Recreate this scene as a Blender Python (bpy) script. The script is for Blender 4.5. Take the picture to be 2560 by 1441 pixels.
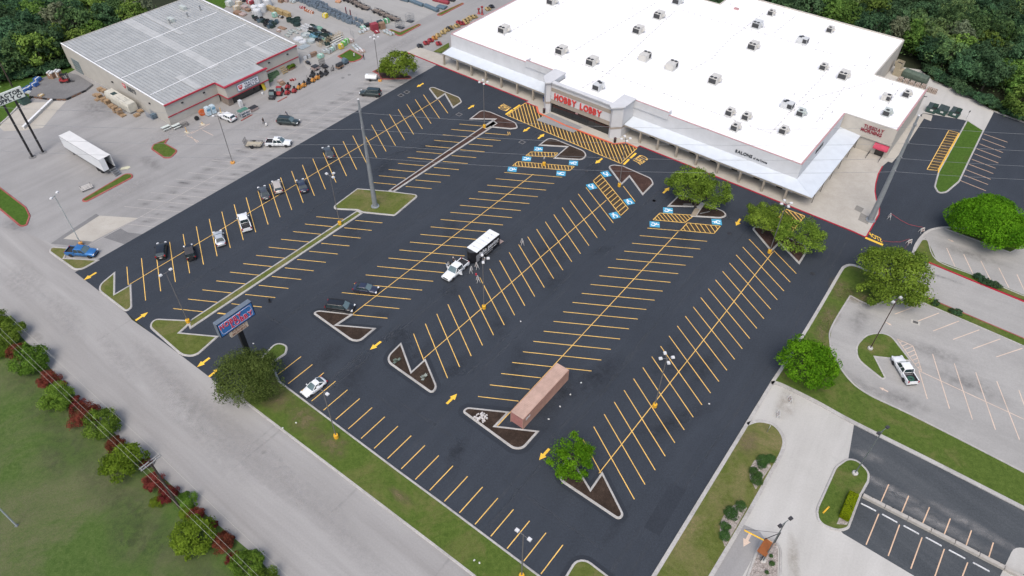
import bpy, bmesh, math, random
import numpy as np
from mathutils import Vector, Matrix
from mathutils.geometry import tessellate_polygon
for o in list(bpy.data.objects): bpy.data.objects.remove(o)
SC = bpy.context.scene
COL = SC.collection
rnd = random.Random(7)
R = math.radians
# ------------------------------------------------------------------ camera (solved from the photograph), light, exposure
PW, PH = 2560.0, 1441.0
CF, CPITCH, CROLL, CH = 1777.9, 0.777434, 0.011477, 91.561
_c, _s = math.cos(CPITCH), math.sin(CPITCH)
FWD = Vector((0, _c, -_s)); _r = Vector((1, 0, 0)); _u = Vector((0, _s, _c))
RGT = _r * math.cos(CROLL) + _u * math.sin(CROLL)
UPV = _u * math.cos(CROLL) - _r * math.sin(CROLL)
CPOS = Vector((0, 0, CH))
cam = bpy.data.cameras.new('camera'); camo = bpy.data.objects.new('camera', cam); COL.objects.link(camo)
cam.sensor_width = 36.0; cam.lens = CF / PW * 36.0; cam.clip_start = 1.0; cam.clip_end = 6000.0
_m = Matrix((RGT, UPV, -FWD)).transposed().to_4x4(); _m.translation = CPOS
camo.matrix_world = _m
SC.camera = camo
SUN_EL, SUN_AZ = R(58), R(192)
world = bpy.data.worlds.new('World'); SC.world = world; world.use_nodes = True
wn = world.node_tree; wn.nodes.clear()
sky = wn.nodes.new('ShaderNodeTexSky'); sky.sky_type = 'NISHITA'; sky.sun_disc = False
sky.sun_elevation = SUN_EL; sky.sun_rotation = SUN_AZ; sky.air_density = 1.0; sky.dust_density = 4.0; sky.ozone_density = 1.0
bg = wn.nodes.new('ShaderNodeBackground'); bg.inputs['Strength'].default_value = 0.13
wo = wn.nodes.new('ShaderNodeOutputWorld')
wn.links.new(sky.outputs[0], bg.inputs[0]); wn.links.new(bg.outputs[0], wo.inputs[0])
sun = bpy.data.lights.new('sun', 'SUN'); sun.energy = 1.3; sun.angle = R(35); sun.color = (1.0, 0.95, 0.88)
suno = bpy.data.objects.new('sun', sun); COL.objects.link(suno)
# sky sun_rotation is measured clockwise from +Y
_d = Vector((math.sin(SUN_AZ) * math.cos(SUN_EL), math.cos(SUN_AZ) * math.cos(SUN_EL), math.sin(SUN_EL)))
suno.rotation_euler = _d.to_track_quat('Z', 'Y').to_euler()
SC.view_settings.view_transform = 'Standard'; SC.view_settings.look = 'None'
SC.view_settings.gamma = 1.0; SC.view_settings.use_curve_mapping = False
SC.view_settings.exposure = 0.60
SC.render.engine = 'CYCLES'
SC.cycles.max_bounces = 5; SC.cycles.diffuse_bounces = 3; SC.cycles.glossy_bounces = 2; SC.cycles.transmission_bounces = 3
SC.cycles.use_denoising = True
try: SC.cycles.denoiser = 'OPENIMAGEDENOISE'
except Exception: pass
SC.cycles.sample_clamp_indirect = 4.0
# ------------------------------------------------------------------ where a photographed point lies in the place
def ray(px, py):
 return FWD + RGT * ((px - PW / 2) / CF) + UPV * ((PH / 2 - py) / CF)
def g(px, py, z=0.0):
 d = ray(px, py); t = (z - CH) / d.z
 return CPOS + d * t
TH = R(-37.35)
UX = Vector((math.cos(TH), math.sin(TH), 0)); VX = Vector((-math.sin(TH), math.cos(TH), 0))
def W(u, v, z=0.0):
 p = UX * u + VX * v; return Vector((p.x, p.y, z))
def UV(p): return (p.x * UX.x + p.y * UX.y, p.x * VX.x + p.y * VX.y)
def gU(px, py, u):
 d = ray(px, py); t = (u - CPOS.dot(UX)) / d.dot(UX); return CPOS + d * t
def gV(px, py, v):
 d = ray(px, py); t = (v - CPOS.dot(VX)) / d.dot(VX); return CPOS + d * t
def cr(o, pts):
 """points read in an enlarged crop (offset x, offset y, scale) -> photo pixels; extra numbers kept"""
 return [(o[0] + p[0] / o[2], o[1] + p[1] / o[2]) + tuple(p[2:]) for p in pts]
C1 = (0, 0, 3.0); C2 = (560, 0, 3.0); C3 = (1080, 0, 3.0); C4 = (1640, 0, 3.0); C5 = (2000, 120, 3.43); C6 = (0, 400, 3.0)
C7 = (600, 400, 3.0); C8 = (1200, 300, 3.0); C9 = (1600, 400, 3.0); C10 = (2000, 480, 3.43); C11 = (0, 800, 2.248)
C12 = (400, 700, 3.0); C13 = (900, 800, 3.0); C14 = (1100, 1000, 3.267); C15 = (1640, 960, 2.995); C16 = (2000, 860, 2.48)
Y1 = (560, 0, 7.206); Y2 = (840, 0, 6.737); Y3 = (640, 120, 7.206); Y4 = (400, 160, 7.206); Y5 = (120, 120, 7.206); Y6 = (0, 160, 6.003)
H1 = (1320, 160, 6.005); H3 = (2020, 240, 6.003); H5 = (1260, 340, 10.29); H6 = (2160, 120, 6.003); H2 = (1060, 540, 7.204)
def G(o, x, y, z=0.0): return g(o[0] + x / o[2], o[1] + y / o[2], z)
# ------------------------------------------------------------------ materials
MATS = {}
def nodes(name):
 m = bpy.data.materials.new(name); m.use_nodes = True
 nt = m.node_tree; b = nt.nodes['Principled BSDF']
 return m, nt, b
def nz(nt, scale, detail=4.0, rough=0.6, vec=None, dist=0.0):
 n = nt.nodes.new('ShaderNodeTexNoise'); n.inputs['Scale'].default_value = scale
 n.inputs['Detail'].default_value = detail; n.inputs['Roughness'].default_value = rough; n.inputs['Distortion'].default_value = dist
 if vec is not None: nt.links.new(vec, n.inputs['Vector'])
 return n.outputs['Fac']
def ramp(nt, fac, stops):
 r = nt.nodes.new('ShaderNodeValToRGB'); e = r.color_ramp.elements
 while len(e) < len(stops): e.new(0.5)
 for i, (p, c) in enumerate(stops):
  e[i].position = p; e[i].color = (*c, 1) if len(c) == 3 else c
 nt.links.new(fac, r.inputs[0]); return r.outputs[0]
def mix(nt, fac, a, b, mode='MIX'):
 n = nt.nodes.new('ShaderNodeMix'); n.data_type = 'RGBA'; n.blend_type = mode
 for sock, v in ((n.inputs[0], fac), (n.inputs[6], a), (n.inputs[7], b)):
  if isinstance(v, (int, float)): sock.default_value = v
  elif isinstance(v, tuple): sock.default_value = (*v, 1)
  else: nt.links.new(v, sock)
 return n.outputs[2]
def pos(nt, scale=(1, 1, 1), rotz=0.0, obj=False):
 if obj:
  t = nt.nodes.new('ShaderNodeTexCoord'); s = t.outputs['Object']
 else:
  t = nt.nodes.new('ShaderNodeNewGeometry'); s = t.outputs['Position']
 mp = nt.nodes.new('ShaderNodeMapping'); mp.inputs['Rotation'].default_value = (0, 0, rotz)
 mp.inputs['Scale'].default_value = scale; mp.vector_type = 'POINT'
 # rotate first, then stretch
 if rotz and scale != (1, 1, 1):
  mp.inputs['Scale'].default_value = (1, 1, 1)
  m2 = nt.nodes.new('ShaderNodeMapping'); m2.inputs['Scale'].default_value = scale
  nt.links.new(s, mp.inputs['Vector']); nt.links.new(mp.outputs[0], m2.inputs['Vector']); return m2.outputs[0]
 nt.links.new(s, mp.inputs['Vector']); return mp.outputs[0]
def bump(nt, b, h, strength=0.3, dist=0.02):
 n = nt.nodes.new('ShaderNodeBump'); n.inputs['Strength'].default_value = strength; n.inputs['Distance'].default_value = dist
 nt.links.new(h, n.inputs['Height']); nt.links.new(n.outputs[0], b.inputs['Normal'])
def pm(name, col, rough=0.6, metal=0.0, var=0.12, scale=3.0, spec=0.5, coat=0.0, obj=True):
 """painted or plain surface with a little uneven grime"""
 if name in MATS: return MATS[name]
 m, nt, b = nodes(name)
 v = pos(nt, obj=obj)
 f = nz(nt, scale, 5, 0.65, v)
 d = tuple(c * (1 - var * 1.6) for c in col); l = tuple(min(1, c * (1 + var * 0.7)) for c in col)
 nt.links.new(ramp(nt, f, [(0.3, d), (0.62, l)]), b.inputs['Base Color'])
 b.inputs['Roughness'].default_value = rough; b.inputs['Metallic'].default_value = metal
 b.inputs['Specular IOR Level'].default_value = spec
 if coat: b.inputs['Coat Weight'].default_value = coat; b.inputs['Coat Roughness'].default_value = 0.06
 MATS[name] = m; return m
def ground(name, cols, big=0.06, mid=0.5, fine=5.0, speck=0.0, rough=0.92, bmp=0.25, stretch=None, rot=0.0, spec=0.25, streak=0.0, midw=0.35, fw=0.5):
 """cols: dark, middle, light; noise at three scales, optional streaks along a direction, optional speckle"""
 m, nt, b = nodes(name)
 p = pos(nt)
 f1 = nz(nt, big, 5, 0.6, p, 0.4)
 c = ramp(nt, f1, [(0.28, cols[0]), (0.5, cols[1]), (0.72, cols[2])])
 f2 = nz(nt, mid, 6, 0.65, p, 0.3)
 c = mix(nt, midw, c, ramp(nt, f2, [(0.3, cols[0]), (0.5, cols[1]), (0.7, cols[2])]))
 if streak:
  ps = pos(nt, stretch or (0.03, 0.6, 1), rot)
  f4 = nz(nt, 1.0, 5, 0.6, ps, 0.5)
  c = mix(nt, streak, c, ramp(nt, f4, [(0.3, cols[0]), (0.5, cols[1]), (0.7, cols[2])]))
 f3 = nz(nt, fine, 4, 0.7, p)
 c = mix(nt, fw, c, ramp(nt, f3, [(0.25, (0.55, 0.55, 0.55)), (0.5, (1, 1, 1)), (0.78, (1.5, 1.5, 1.5))]), 'MULTIPLY')
 if speck:
  f5 = nz(nt, 14.0, 2, 0.6, p)
  c = mix(nt, speck, c, ramp(nt, f5, [(0.3, (0.5, 0.5, 0.5)), (0.52, (1, 1, 1)), (0.72, (2.2, 2.2, 2.2))]), 'MULTIPLY')
 nt.links.new(c, b.inputs['Base Color']); b.inputs['Roughness'].default_value = rough
 b.inputs['Specular IOR Level'].default_value = spec
 if bmp: bump(nt, b, f3, bmp, 0.04)
 MATS[name] = m; return m
def lawn(name, greens, brown, amount=0.4, scale=0.12):
 m, nt, b = nodes(name)
 p = pos(nt)
 f = nz(nt, 1.6, 7, 0.75, p, 0.6); c = ramp(nt, f, [(0.28, greens[0]), (0.5, greens[1]), (0.75, greens[2])])
 fb = nz(nt, scale, 7, 0.68, p, 0.8)
 lo = 0.62 - amount * 0.35
 br = ramp(nt, fb, [(lo, (0, 0, 0)), (lo + 0.17, (1, 1, 1))])
 ff = nz(nt, 3.5, 5, 0.7, p)
 br2 = mix(nt, 1.0, br, ramp(nt, ff, [(0.3, (0.25, 0.25, 0.25)), (0.65, (1, 1, 1))]), 'MULTIPLY')
 c = mix(nt, br2, c, brown)
 f3 = nz(nt, 9.0, 5, 0.75, p)
 c = mix(nt, 0.8, c, ramp(nt, f3, [(0.25, (0.45, 0.45, 0.45)), (0.5, (1, 1, 1)), (0.75, (1.5, 1.5, 1.4))]), 'MULTIPLY')
 nt.links.new(c, b.inputs['Base Color']); b.inputs['Roughness'].default_value = 1.0; b.inputs['Specular IOR Level'].default_value = 0.1
 bump(nt, b, f3, 0.8, 0.12)
 MATS[name] = m; return m
def paint_mat(name, col, wear=0.25, under=(0.04, 0.043, 0.05), sc=6.0):
 m, nt, b = nodes(name)
 p = pos(nt); f = nz(nt, sc, 5, 0.7, p); f2 = nz(nt, 0.35, 3, 0.5, p)
 d = tuple(a * 0.8 for a in col)
 c = ramp(nt, f2, [(0.3, d), (0.6, col)])
 k = ramp(nt, f, [(0.18 + wear * 0.3, (1, 1, 1)), (0.28 + wear * 0.5, (0, 0, 0))])
 c = mix(nt, k, c, under)
 nt.links.new(c, b.inputs['Base Color']); b.inputs['Roughness'].default_value = 0.75
 MATS[name] = m; return m
def leaf_mat(name, dark, light, tint=0.35):
 """leaves: colour varies leaf by leaf and spray by spray (attribute), and plant by plant (object random)"""
 m, nt, b = nodes(name)
 nt.nodes.remove(b)
 a = nt.nodes.new('ShaderNodeAttribute'); a.attribute_name = 'tone'
 oi = nt.nodes.new('ShaderNodeObjectInfo')
 c = ramp(nt, a.outputs['Fac'], [(0.0, dark), (1.0, light)])
 hs = nt.nodes.new('ShaderNodeHueSaturation')
 mr = nt.nodes.new('ShaderNodeMapRange'); mr.inputs[3].default_value = 0.5 - 0.025 * tint / 0.35; mr.inputs[4].default_value = 0.5 + 0.02 * tint / 0.35
 nt.links.new(oi.outputs['Random'], mr.inputs[0]); nt.links.new(mr.outputs[0], hs.inputs['Hue'])
 mv = nt.nodes.new('ShaderNodeMapRange'); mv.inputs[3].default_value = 1 - tint; mv.inputs[4].default_value = 1 + tint
 ml = nt.nodes.new('ShaderNodeMath'); ml.operation = 'MULTIPLY'; ml.inputs[1].default_value = 7.31
 fr = nt.nodes.new('ShaderNodeMath'); fr.operation = 'FRACT'
 nt.links.new(oi.outputs['Random'], ml.inputs[0]); nt.links.new(ml.outputs[0], fr.inputs[0]); nt.links.new(fr.outputs[0], mv.inputs[0])
 nt.links.new(mv.outputs[0], hs.inputs['Value']); nt.links.new(c, hs.inputs['Color'])
 d = nt.nodes.new('ShaderNodeBsdfDiffuse'); t = nt.nodes.new('ShaderNodeBsdfTranslucent'); mx = nt.nodes.new('ShaderNodeMixShader')
 mx.inputs[0].default_value = 0.3
 nt.links.new(hs.outputs[0], d.inputs[0]); nt.links.new(hs.outputs[0], t.inputs[0])
 nt.links.new(d.outputs[0], mx.inputs[1]); nt.links.new(t.outputs[0], mx.inputs[2])
 nt.links.new(mx.outputs[0], nt.nodes['Material Output'].inputs[0])
 MATS[name] = m; return m
def glass_mat(name, col=(0.02, 0.03, 0.035), rough=0.05):
 m, nt, b = nodes(name); b.inputs['Base Color'].default_value = (*col, 1); b.inputs['Roughness'].default_value = rough
 b.inputs['Specular IOR Level'].default_value = 0.8; MATS[name] = m; return m
# ------------------------------------------------------------------ mesh building
class MB:
 def __init__(s): s.v = []; s.f = []
 def add(s, vs, fs):
  n = len(s.v); s.v += [tuple(v) for v in vs]; s.f += [tuple(i + n for i in f) for f in fs]; return s
 def poly(s, pts): return s.add(pts, [tuple(range(len(pts)))])
 def box(s, c, d, rz=0.0, top=1.0, ry=0.0):
  """box by centre and size, turned about z, its top scaled by TOP"""
  x, y, z = (k / 2 for k in d); ca, sa = math.cos(rz), math.sin(rz); cy, sy = math.cos(ry), math.sin(ry); vs = []
  for dz in (-z, z):
   k = top if dz > 0 else 1.0
   for dx, dy in ((-x * k, -y * k), (x * k, -y * k), (x * k, y * k), (-x * k, y * k)):
    ax, az = dx * cy + dz * sy, -dx * sy + dz * cy
    vs.append((c[0] + ax * ca - dy * sa, c[1] + ax * sa + dy * ca, c[2] + az))
  return s.add(vs, [(3, 2, 1, 0), (4, 5, 6, 7), (0, 1, 5, 4), (1, 2, 6, 5), (2, 3, 7, 6), (3, 0, 4, 7)])
 def prism(s, pts, z0, z1):
  n = len(pts)
  return s.add([(p[0], p[1], z0) for p in pts] + [(p[0], p[1], z1) for p in pts],
     [tuple(range(n - 1, -1, -1)), tuple(range(n, 2 * n))] + [(i, (i + 1) % n, n + (i + 1) % n, n + i) for i in range(n)])
 def bar(s, a, b, w, h=None):
  """square bar from a to b"""
  a, b = Vector(a), Vector(b); d = (b - a).normalized(); h = h or w
  q = Vector((0, 0, 1)) if abs(d.z) < 0.95 else Vector((1, 0, 0))
  x = d.cross(q).normalized() * (w / 2); y = x.normalized().cross(d).normalized() * (h / 2)
  vs = [p + i * x + j * y for p in (a, b) for i, j in ((-1, -1), (1, -1), (1, 1), (-1, 1))]
  return s.add(vs, [(0, 1, 2, 3), (7, 6, 5, 4), (0, 4, 5, 1), (1, 5, 6, 2), (2, 6, 7, 3), (3, 7, 4, 0)])
 def tube(s, path, rad, n=8, cap=True):
  path = [Vector(p) for p in path]; k = len(path); rad = rad if hasattr(rad, '__len__') else [rad] * k
  vs = []; fs = []; x = None
  for i, p in enumerate(path):
   d = (path[min(i + 1, k - 1)] - path[max(i - 1, 0)]).normalized()
   if x is None: x = d.orthogonal().normalized()
   x = (x - d * x.dot(d)).normalized(); y = d.cross(x)
   vs += [p + (x * math.cos(2 * math.pi * j / n) + y * math.sin(2 * math.pi * j / n)) * rad[i] for j in range(n)]
  for i in range(k - 1):
   fs += [(i * n + j, i * n + (j + 1) % n, (i + 1) * n + (j + 1) % n, (i + 1) * n + j) for j in range(n)]
  if cap: fs += [tuple(range(n - 1, -1, -1)), tuple(range((k - 1) * n, k * n))]
  return s.add(vs, fs)
 def loft(s, rings, cap=True, closed=True):
  n = len(rings[0]); k = len(rings); vs = [p for r_ in rings for p in r_]; fs = []
  for i in range(k - 1):
   for j in range(n if closed else n - 1):
    fs.append((i * n + j, i * n + (j + 1) % n, (i + 1) * n + (j + 1) % n, (i + 1) * n + j))
  if cap: fs += [tuple(range(n - 1, -1, -1)), tuple(range((k - 1) * n, k * n))]
  return s.add(vs, fs)
 def lathe(s, c, prof, n=16, axis='z'):
  vs = []; fs = []
  for r_, z in prof:
   for j in range(n):
    a = 2 * math.pi * j / n; x, y = r_ * math.cos(a), r_ * math.sin(a)
    vs.append((c[0] + x, c[1] + y, c[2] + z) if axis == 'z' else ((c[0] + z, c[1] + x, c[2] + y) if axis == 'x' else (c[0] + x, c[1] + z, c[2] + y)))
  k = len(prof)
  for i in range(k - 1):
   fs += [(i * n + j, i * n + (j + 1) % n, (i + 1) * n + (j + 1) % n, (i + 1) * n + j) for j in range(n)]
  if prof[0][0] > 1e-4: fs.append(tuple(range(n - 1, -1, -1)))
  if prof[-1][0] > 1e-4: fs.append(tuple(range((k - 1) * n, k * n)))
  return s.add(vs, fs)
 def build(s, name, mat, parent=None, smooth=False, fix=True):
  me = bpy.data.meshes.new(name); me.from_pydata(s.v, [], s.f)
  if fix:
   bm = bmesh.new(); bm.from_mesh(me); bmesh.ops.recalc_face_normals(bm, faces=bm.faces); bm.to_mesh(me); bm.free()
  if smooth: me.polygons.foreach_set('use_smooth', [True] * len(me.polygons))
  me.update()
  return obj(name, me, mat, parent)
def obj(name, me, mat, parent=None):
 o = bpy.data.objects.new(name, me); COL.objects.link(o)
 if mat is not None and not me.materials: me.materials.append(mat)
 if parent is not None: o.parent = parent
 return o
def tag(o, label=None, cat=None, group=None, kind=None):
 if label: o['label'] = label
 if cat: o['category'] = cat
 if group: o['group'] = group
 if kind: o['kind'] = kind
 return o
def thing(name, label, cat, loc=(0, 0, 0), rz=0.0, group=None):
 o = bpy.data.objects.new(name, None); COL.objects.link(o); o.location = loc; o.rotation_euler = (0, 0, rz)
 o.empty_display_size = 0.3
 return tag(o, label, cat, group)
KIDS = {}
def kids(o):
 return [c for c in bpy.data.objects if c.parent == o]
def copy_tree(o, parent=None):
 c = o.copy(); COL.objects.link(c)
 if parent is not None: c.parent = parent
 for ch in o.children: copy_tree(ch, c)
 return c
def place(o, loc, rz=0.0, label=None, group=None, scale=None):
 o.location = loc; o.rotation_euler = (0, 0, rz)
 if label: o['label'] = label
 if group: o['group'] = group
 if scale: o.scale = scale if hasattr(scale, '__len__') else (scale,) * 3
 return o
def struct(name, mb, mat, label=None, parent=None):
 o = mb.build(name, mat, parent); o['kind'] = 'structure'
 if label: o['label'] = label
 return o
# polygons on the ground ---------------------------------------------------
def fillet(pts, seg=6):
 """pts: (Vector2, radius) closed loop -> rounded loop"""
 out = []; n = len(pts)
 for i in range(n):
  p, r = pts[i]
  if r <= 0.01: out.append(p); continue
  a = pts[i - 1][0] - p; b = pts[(i + 1) % n][0] - p
  la, lb = a.length, b.length
  if la < 1e-6 or lb < 1e-6: out.append(p); continue
  a /= la; b /= lb; ang = math.acos(max(-1, min(1, a.dot(b)))); t = r / math.tan(ang / 2) if ang > 0.01 else 0
  t = min(t, la * 0.48, lb * 0.48); r = t * math.tan(ang / 2)
  p0, p1 = p + a * t, p + b * t; bis = (a + b)
  if bis.length < 1e-5: out.append(p); continue
  ce = p + bis.normalized() * (r / math.sin(ang / 2))
  a0 = math.atan2(p0.y - ce.y, p0.x - ce.x); a1 = math.atan2(p1.y - ce.y, p1.x - ce.x)
  d = (a1 - a0 + math.pi) % (2 * math.pi) - math.pi
  k = max(2, int(abs(d) / R(14)))
  out += [Vector((ce.x + r * math.cos(a0 + d * j / k), ce.y + r * math.sin(a0 + d * j / k))) for j in range(k + 1)]
 return out
def loop_px(pts, z=0.0):
 q = []
 for p in pts:
  w = g(p[0], p[1], z); q.append((Vector((w.x, w.y)), p[2] if len(p) > 2 else 0))
 return fillet(q)
def area(l): return sum(l[i - 1].x * l[i].y - l[i].x * l[i - 1].y for i in range(len(l))) / 2
def offset(l, d):
 """inward offset of a CCW loop"""
 n = len(l); out = []
 for i in range(n):
  a = (l[i] - l[i - 1]); b = (l[(i + 1) % n] - l[i])
  if a.length < 1e-5: a = b
  if b.length < 1e-5: b = a
  a.normalize(); b.normalize(); na = Vector((-a.y, a.x)); nb = Vector((-b.y, b.x))
  m = na + nb; k = m.length_squared
  if k < 0.05: out.append(l[i] + na * d); continue
  mm = m * (2 / k); L = mm.length
  if L > 4: mm *= 4 / L
  out.append(l[i] + mm * d)
 return out
def ccw(l): return l if area(l) > 0 else l[::-1]
def sheet(name, loop, z, mat, label=None, parent=None):
 mb = MB(); mb.poly([(p.x, p.y, z) for p in loop]); o = mb.build(name, mat, parent, fix=False)
 me = o.data
 if me.polygons[0].normal.z < 0: me.flip_normals()
 o['kind'] = 'structure'
 if label: o['label'] = label
 return o
def sheet_px(name, pts, z, mat, label=None): return sheet(name, loop_px(pts), z, mat, label)
def kerb_ring(loop, name='kerb', mat=None, h=0.14, prof=None, parent=None):
 l = ccw(loop)
 prof = prof or [(0.0, 0.0), (0.06, h - 0.02), (0.1, h), (0.34, h), (0.36, h - 0.06)]
 rings = [[(p.x, p.y, z) for p in offset(l, d)] for d, z in prof]
 mb = MB(); mb.loft(rings, cap=False); return struct(name, mb, mat, parent=parent)
def kerb_line(pts, mat, w=0.2, h=0.14, name='kerb', label=None):
 """kerb along an open polyline of world points (Vector2)"""
 n = len(pts); L = []; Rr = []
 for i in range(n):
  d = (pts[min(i + 1, n - 1)] - pts[max(i - 1, 0)]).normalized(); nn = Vector((-d.y, d.x)) * (w / 2)
  L.append(pts[i] + nn); Rr.append(pts[i] - nn)
 rings = [[(p.x, p.y, -0.01) for p in L], [(p.x, p.y, h) for p in L], [(p.x, p.y, h) for p in Rr], [(p.x, p.y, -0.01) for p in Rr]]
 mb = MB(); mb.loft(rings, cap=False, closed=False)
 return struct(name, mb, mat, label)
def pl(pts, z=0.0): return [Vector((w.x, w.y)) for w in (g(p[0], p[1], z) for p in pts)]
def smooth_line(pts, k=5):
 out = []; n = len(pts)
 for i in range(n - 1):
  p0, p1, p2, p3 = pts[max(i - 1, 0)], pts[i], pts[i + 1], pts[min(i + 2, n - 1)]
  for j in range(k):
   t = j / k; out.append(0.5 * ((2 * p1) + (p2 - p0) * t + (2 * p0 - 5 * p1 + 4 * p2 - p3) * t * t + (3 * p1 - p0 - 3 * p2 + p3) * t ** 3))
 return out + [pts[-1]]
_font_dg = []
def text_mesh(s, size, depth=0.0, bold=0.0, align='CENTER', shear=0.0):
 cu = bpy.data.curves.new('lettering', 'FONT'); cu.body = s; cu.size = size; cu.extrude = depth / 2; cu.offset = bold; cu.align_x = align; cu.shear = shear
 cu.resolution_u = 3
 o = bpy.data.objects.new('lettering', cu); COL.objects.link(o)
 dg = bpy.context.evaluated_depsgraph_get()
 me = bpy.data.meshes.new_from_object(o.evaluated_get(dg)); me.materials.clear()
 bpy.data.objects.remove(o); bpy.data.curves.remove(cu)
 return me
def mesh_width(me):
 xs = [v.co.x for v in me.vertices]; return (min(xs), max(xs)) if xs else (0, 0)
# ================================================================== ground
YEL = paint_mat('yellow_road_paint', (0.78, 0.49, 0.125), 0.24)
YELB = paint_mat('bright_yellow_paint', (0.85, 0.52, 0.05), 0.05)
PALE = paint_mat('faded_peach_paint', (0.62, 0.48, 0.38), 0.35, (0.25, 0.24, 0.23))
WHT = paint_mat('faded_white_paint', (0.42, 0.40, 0.37), 0.55, (0.24, 0.23, 0.225))
WSTOP = paint_mat('white_paint', (0.62, 0.63, 0.64), 0.2)
BLUE = paint_mat('blue_road_paint', (0.06, 0.33, 0.52), 0.05)
WSYM = paint_mat('white_symbol_paint', (0.78, 0.8, 0.82), 0.05)
ASPH = ground('sealed_asphalt', ((0.024, 0.0295, 0.0385), (0.030, 0.0365, 0.047), (0.039, 0.0465, 0.059)), big=0.035, mid=0.3, fine=3.5, speck=0.6, rough=0.85, bmp=0.25, spec=0.3, streak=0.3, stretch=(0.05, 0.5, 1), rot=-R(52))
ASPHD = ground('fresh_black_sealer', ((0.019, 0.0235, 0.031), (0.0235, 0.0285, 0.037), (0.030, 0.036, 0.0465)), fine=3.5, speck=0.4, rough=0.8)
ASPHB = ground('brown_bare_asphalt', ((0.035, 0.027, 0.02), (0.052, 0.041, 0.03), (0.075, 0.06, 0.045)), fine=4.0, speck=0.5)
OLD = ground('old_grey_asphalt', ((0.205, 0.202, 0.199), (0.262, 0.258, 0.254), (0.315, 0.311, 0.305)), big=0.045, mid=0.25, fine=4.0, speck=0.06, fw=0.22, streak=0.45, stretch=(0.03, 0.35, 1), rot=R(-52))
ROAD = ground('worn_road_asphalt', ((0.225, 0.217, 0.21), (0.285, 0.278, 0.27), (0.345, 0.338, 0.328)), big=0.03, mid=0.12, fine=4.0, speck=0.05, fw=0.18, streak=0.75, stretch=(0.02, 0.30, 1), rot=R(37))
CONC = ground('pale_concrete', ((0.34, 0.332, 0.31), (0.41, 0.402, 0.38), (0.47, 0.462, 0.44)), big=0.06, mid=0.2, fine=4.0, speck=0.04, fw=0.18, bmp=0.1, streak=0.4, stretch=(0.04, 0.4, 1), rot=R(-60))
CONC2 = ground('grey_lot_concrete', ((0.245, 0.242, 0.232), (0.30, 0.295, 0.284), (0.355, 0.35, 0.335)), big=0.07, mid=0.25, fine=4.0, speck=0.05, fw=0.2, streak=0.35, stretch=(0.04, 0.4, 1), rot=R(30))
WALK = ground('tan_walk_concrete', ((0.32, 0.298, 0.26), (0.385, 0.362, 0.32), (0.44, 0.42, 0.38)), big=0.12, mid=0.5, fine=4.0, speck=0.05, fw=0.2, bmp=0.1)
KERB = ground('kerb_concrete', ((0.26, 0.252, 0.238), (0.36, 0.35, 0.335), (0.43, 0.42, 0.40)), big=0.3, mid=1.2, fine=5.0, speck=0.15, bmp=0.15)
REDK = ground('red_kerb_paint', ((0.19, 0.05, 0.045), (0.29, 0.085, 0.075), (0.33, 0.13, 0.115)), big=0.4, mid=1.5, fine=6.0)
REDH = ground('crimson_kerb_paint', ((0.26, 0.012, 0.028), (0.34, 0.018, 0.038), (0.38, 0.035, 0.055)), big=0.4, mid=1.5, fine=6.0)
YELK = ground('yellow_kerb_paint', ((0.5, 0.28, 0.02), (0.7, 0.42, 0.04), (0.78, 0.5, 0.08)), big=0.4, mid=1.5, fine=6.0)
MULCH = ground('dark_mulch', ((0.018, 0.012, 0.008), (0.032, 0.021, 0.015), (0.06, 0.041, 0.03)), big=0.5, mid=2.0, fine=6.0, speck=0.7, bmp=1.0)
MULCH2 = ground('reddish_mulch', ((0.03, 0.016, 0.012), (0.05, 0.028, 0.022), (0.085, 0.05, 0.04)), big=0.5, mid=2.0, fine=6.0, speck=0.7, bmp=1.0)
ROCKS = ground('river_rock', ((0.12, 0.10, 0.09), (0.27, 0.24, 0.22), (0.48, 0.45, 0.42)), big=1.5, mid=5.0, fine=9.0, speck=0.7, bmp=1.0, midw=0.6)
GRA = lawn('green_lawn', ((0.045, 0.078, 0.014), (0.075, 0.115, 0.022), (0.11, 0.15, 0.036)), (0.16, 0.14, 0.06), 0.32)
GRB = lawn('patchy_lawn', ((0.06, 0.082, 0.018), (0.095, 0.118, 0.028), (0.135, 0.15, 0.045)), (0.19, 0.16, 0.08), 0.55, 0.16)
GRR = lawn('rough_field_grass', ((0.040, 0.082, 0.018), (0.068, 0.112, 0.028), (0.10, 0.14, 0.045)), (0.125, 0.125, 0.07), 0.5, 0.07)
GRV = lawn('bright_lawn', ((0.034, 0.075, 0.012), (0.058, 0.112, 0.018), (0.082, 0.14, 0.028)), (0.10, 0.10, 0.04), 0.08)
SOIL = ground('forest_floor', ((0.012, 0.016, 0.008), (0.022, 0.028, 0.013), (0.035, 0.04, 0.02)), fine=3.0, bmp=1.0)
VERT = lawn('worn_tan_lawn', ((0.075, 0.075, 0.025), (0.115, 0.10, 0.04), (0.16, 0.135, 0.06)), (0.20, 0.155, 0.085), 0.7, 0.3)
def big_rect(u0, u1, v0, v1): return [Vector(W(u, v)[:2]) for u, v in ((u0, v0), (u1, v0), (u1, v1), (u0, v1))]
sheet('ground', [Vector((-1500, -800)), Vector((1500, -800)), Vector((1500, 2600)), Vector((-1500, 2600))], -0.06, SOIL, 'dark wooded ground reaching to the horizon')
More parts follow.
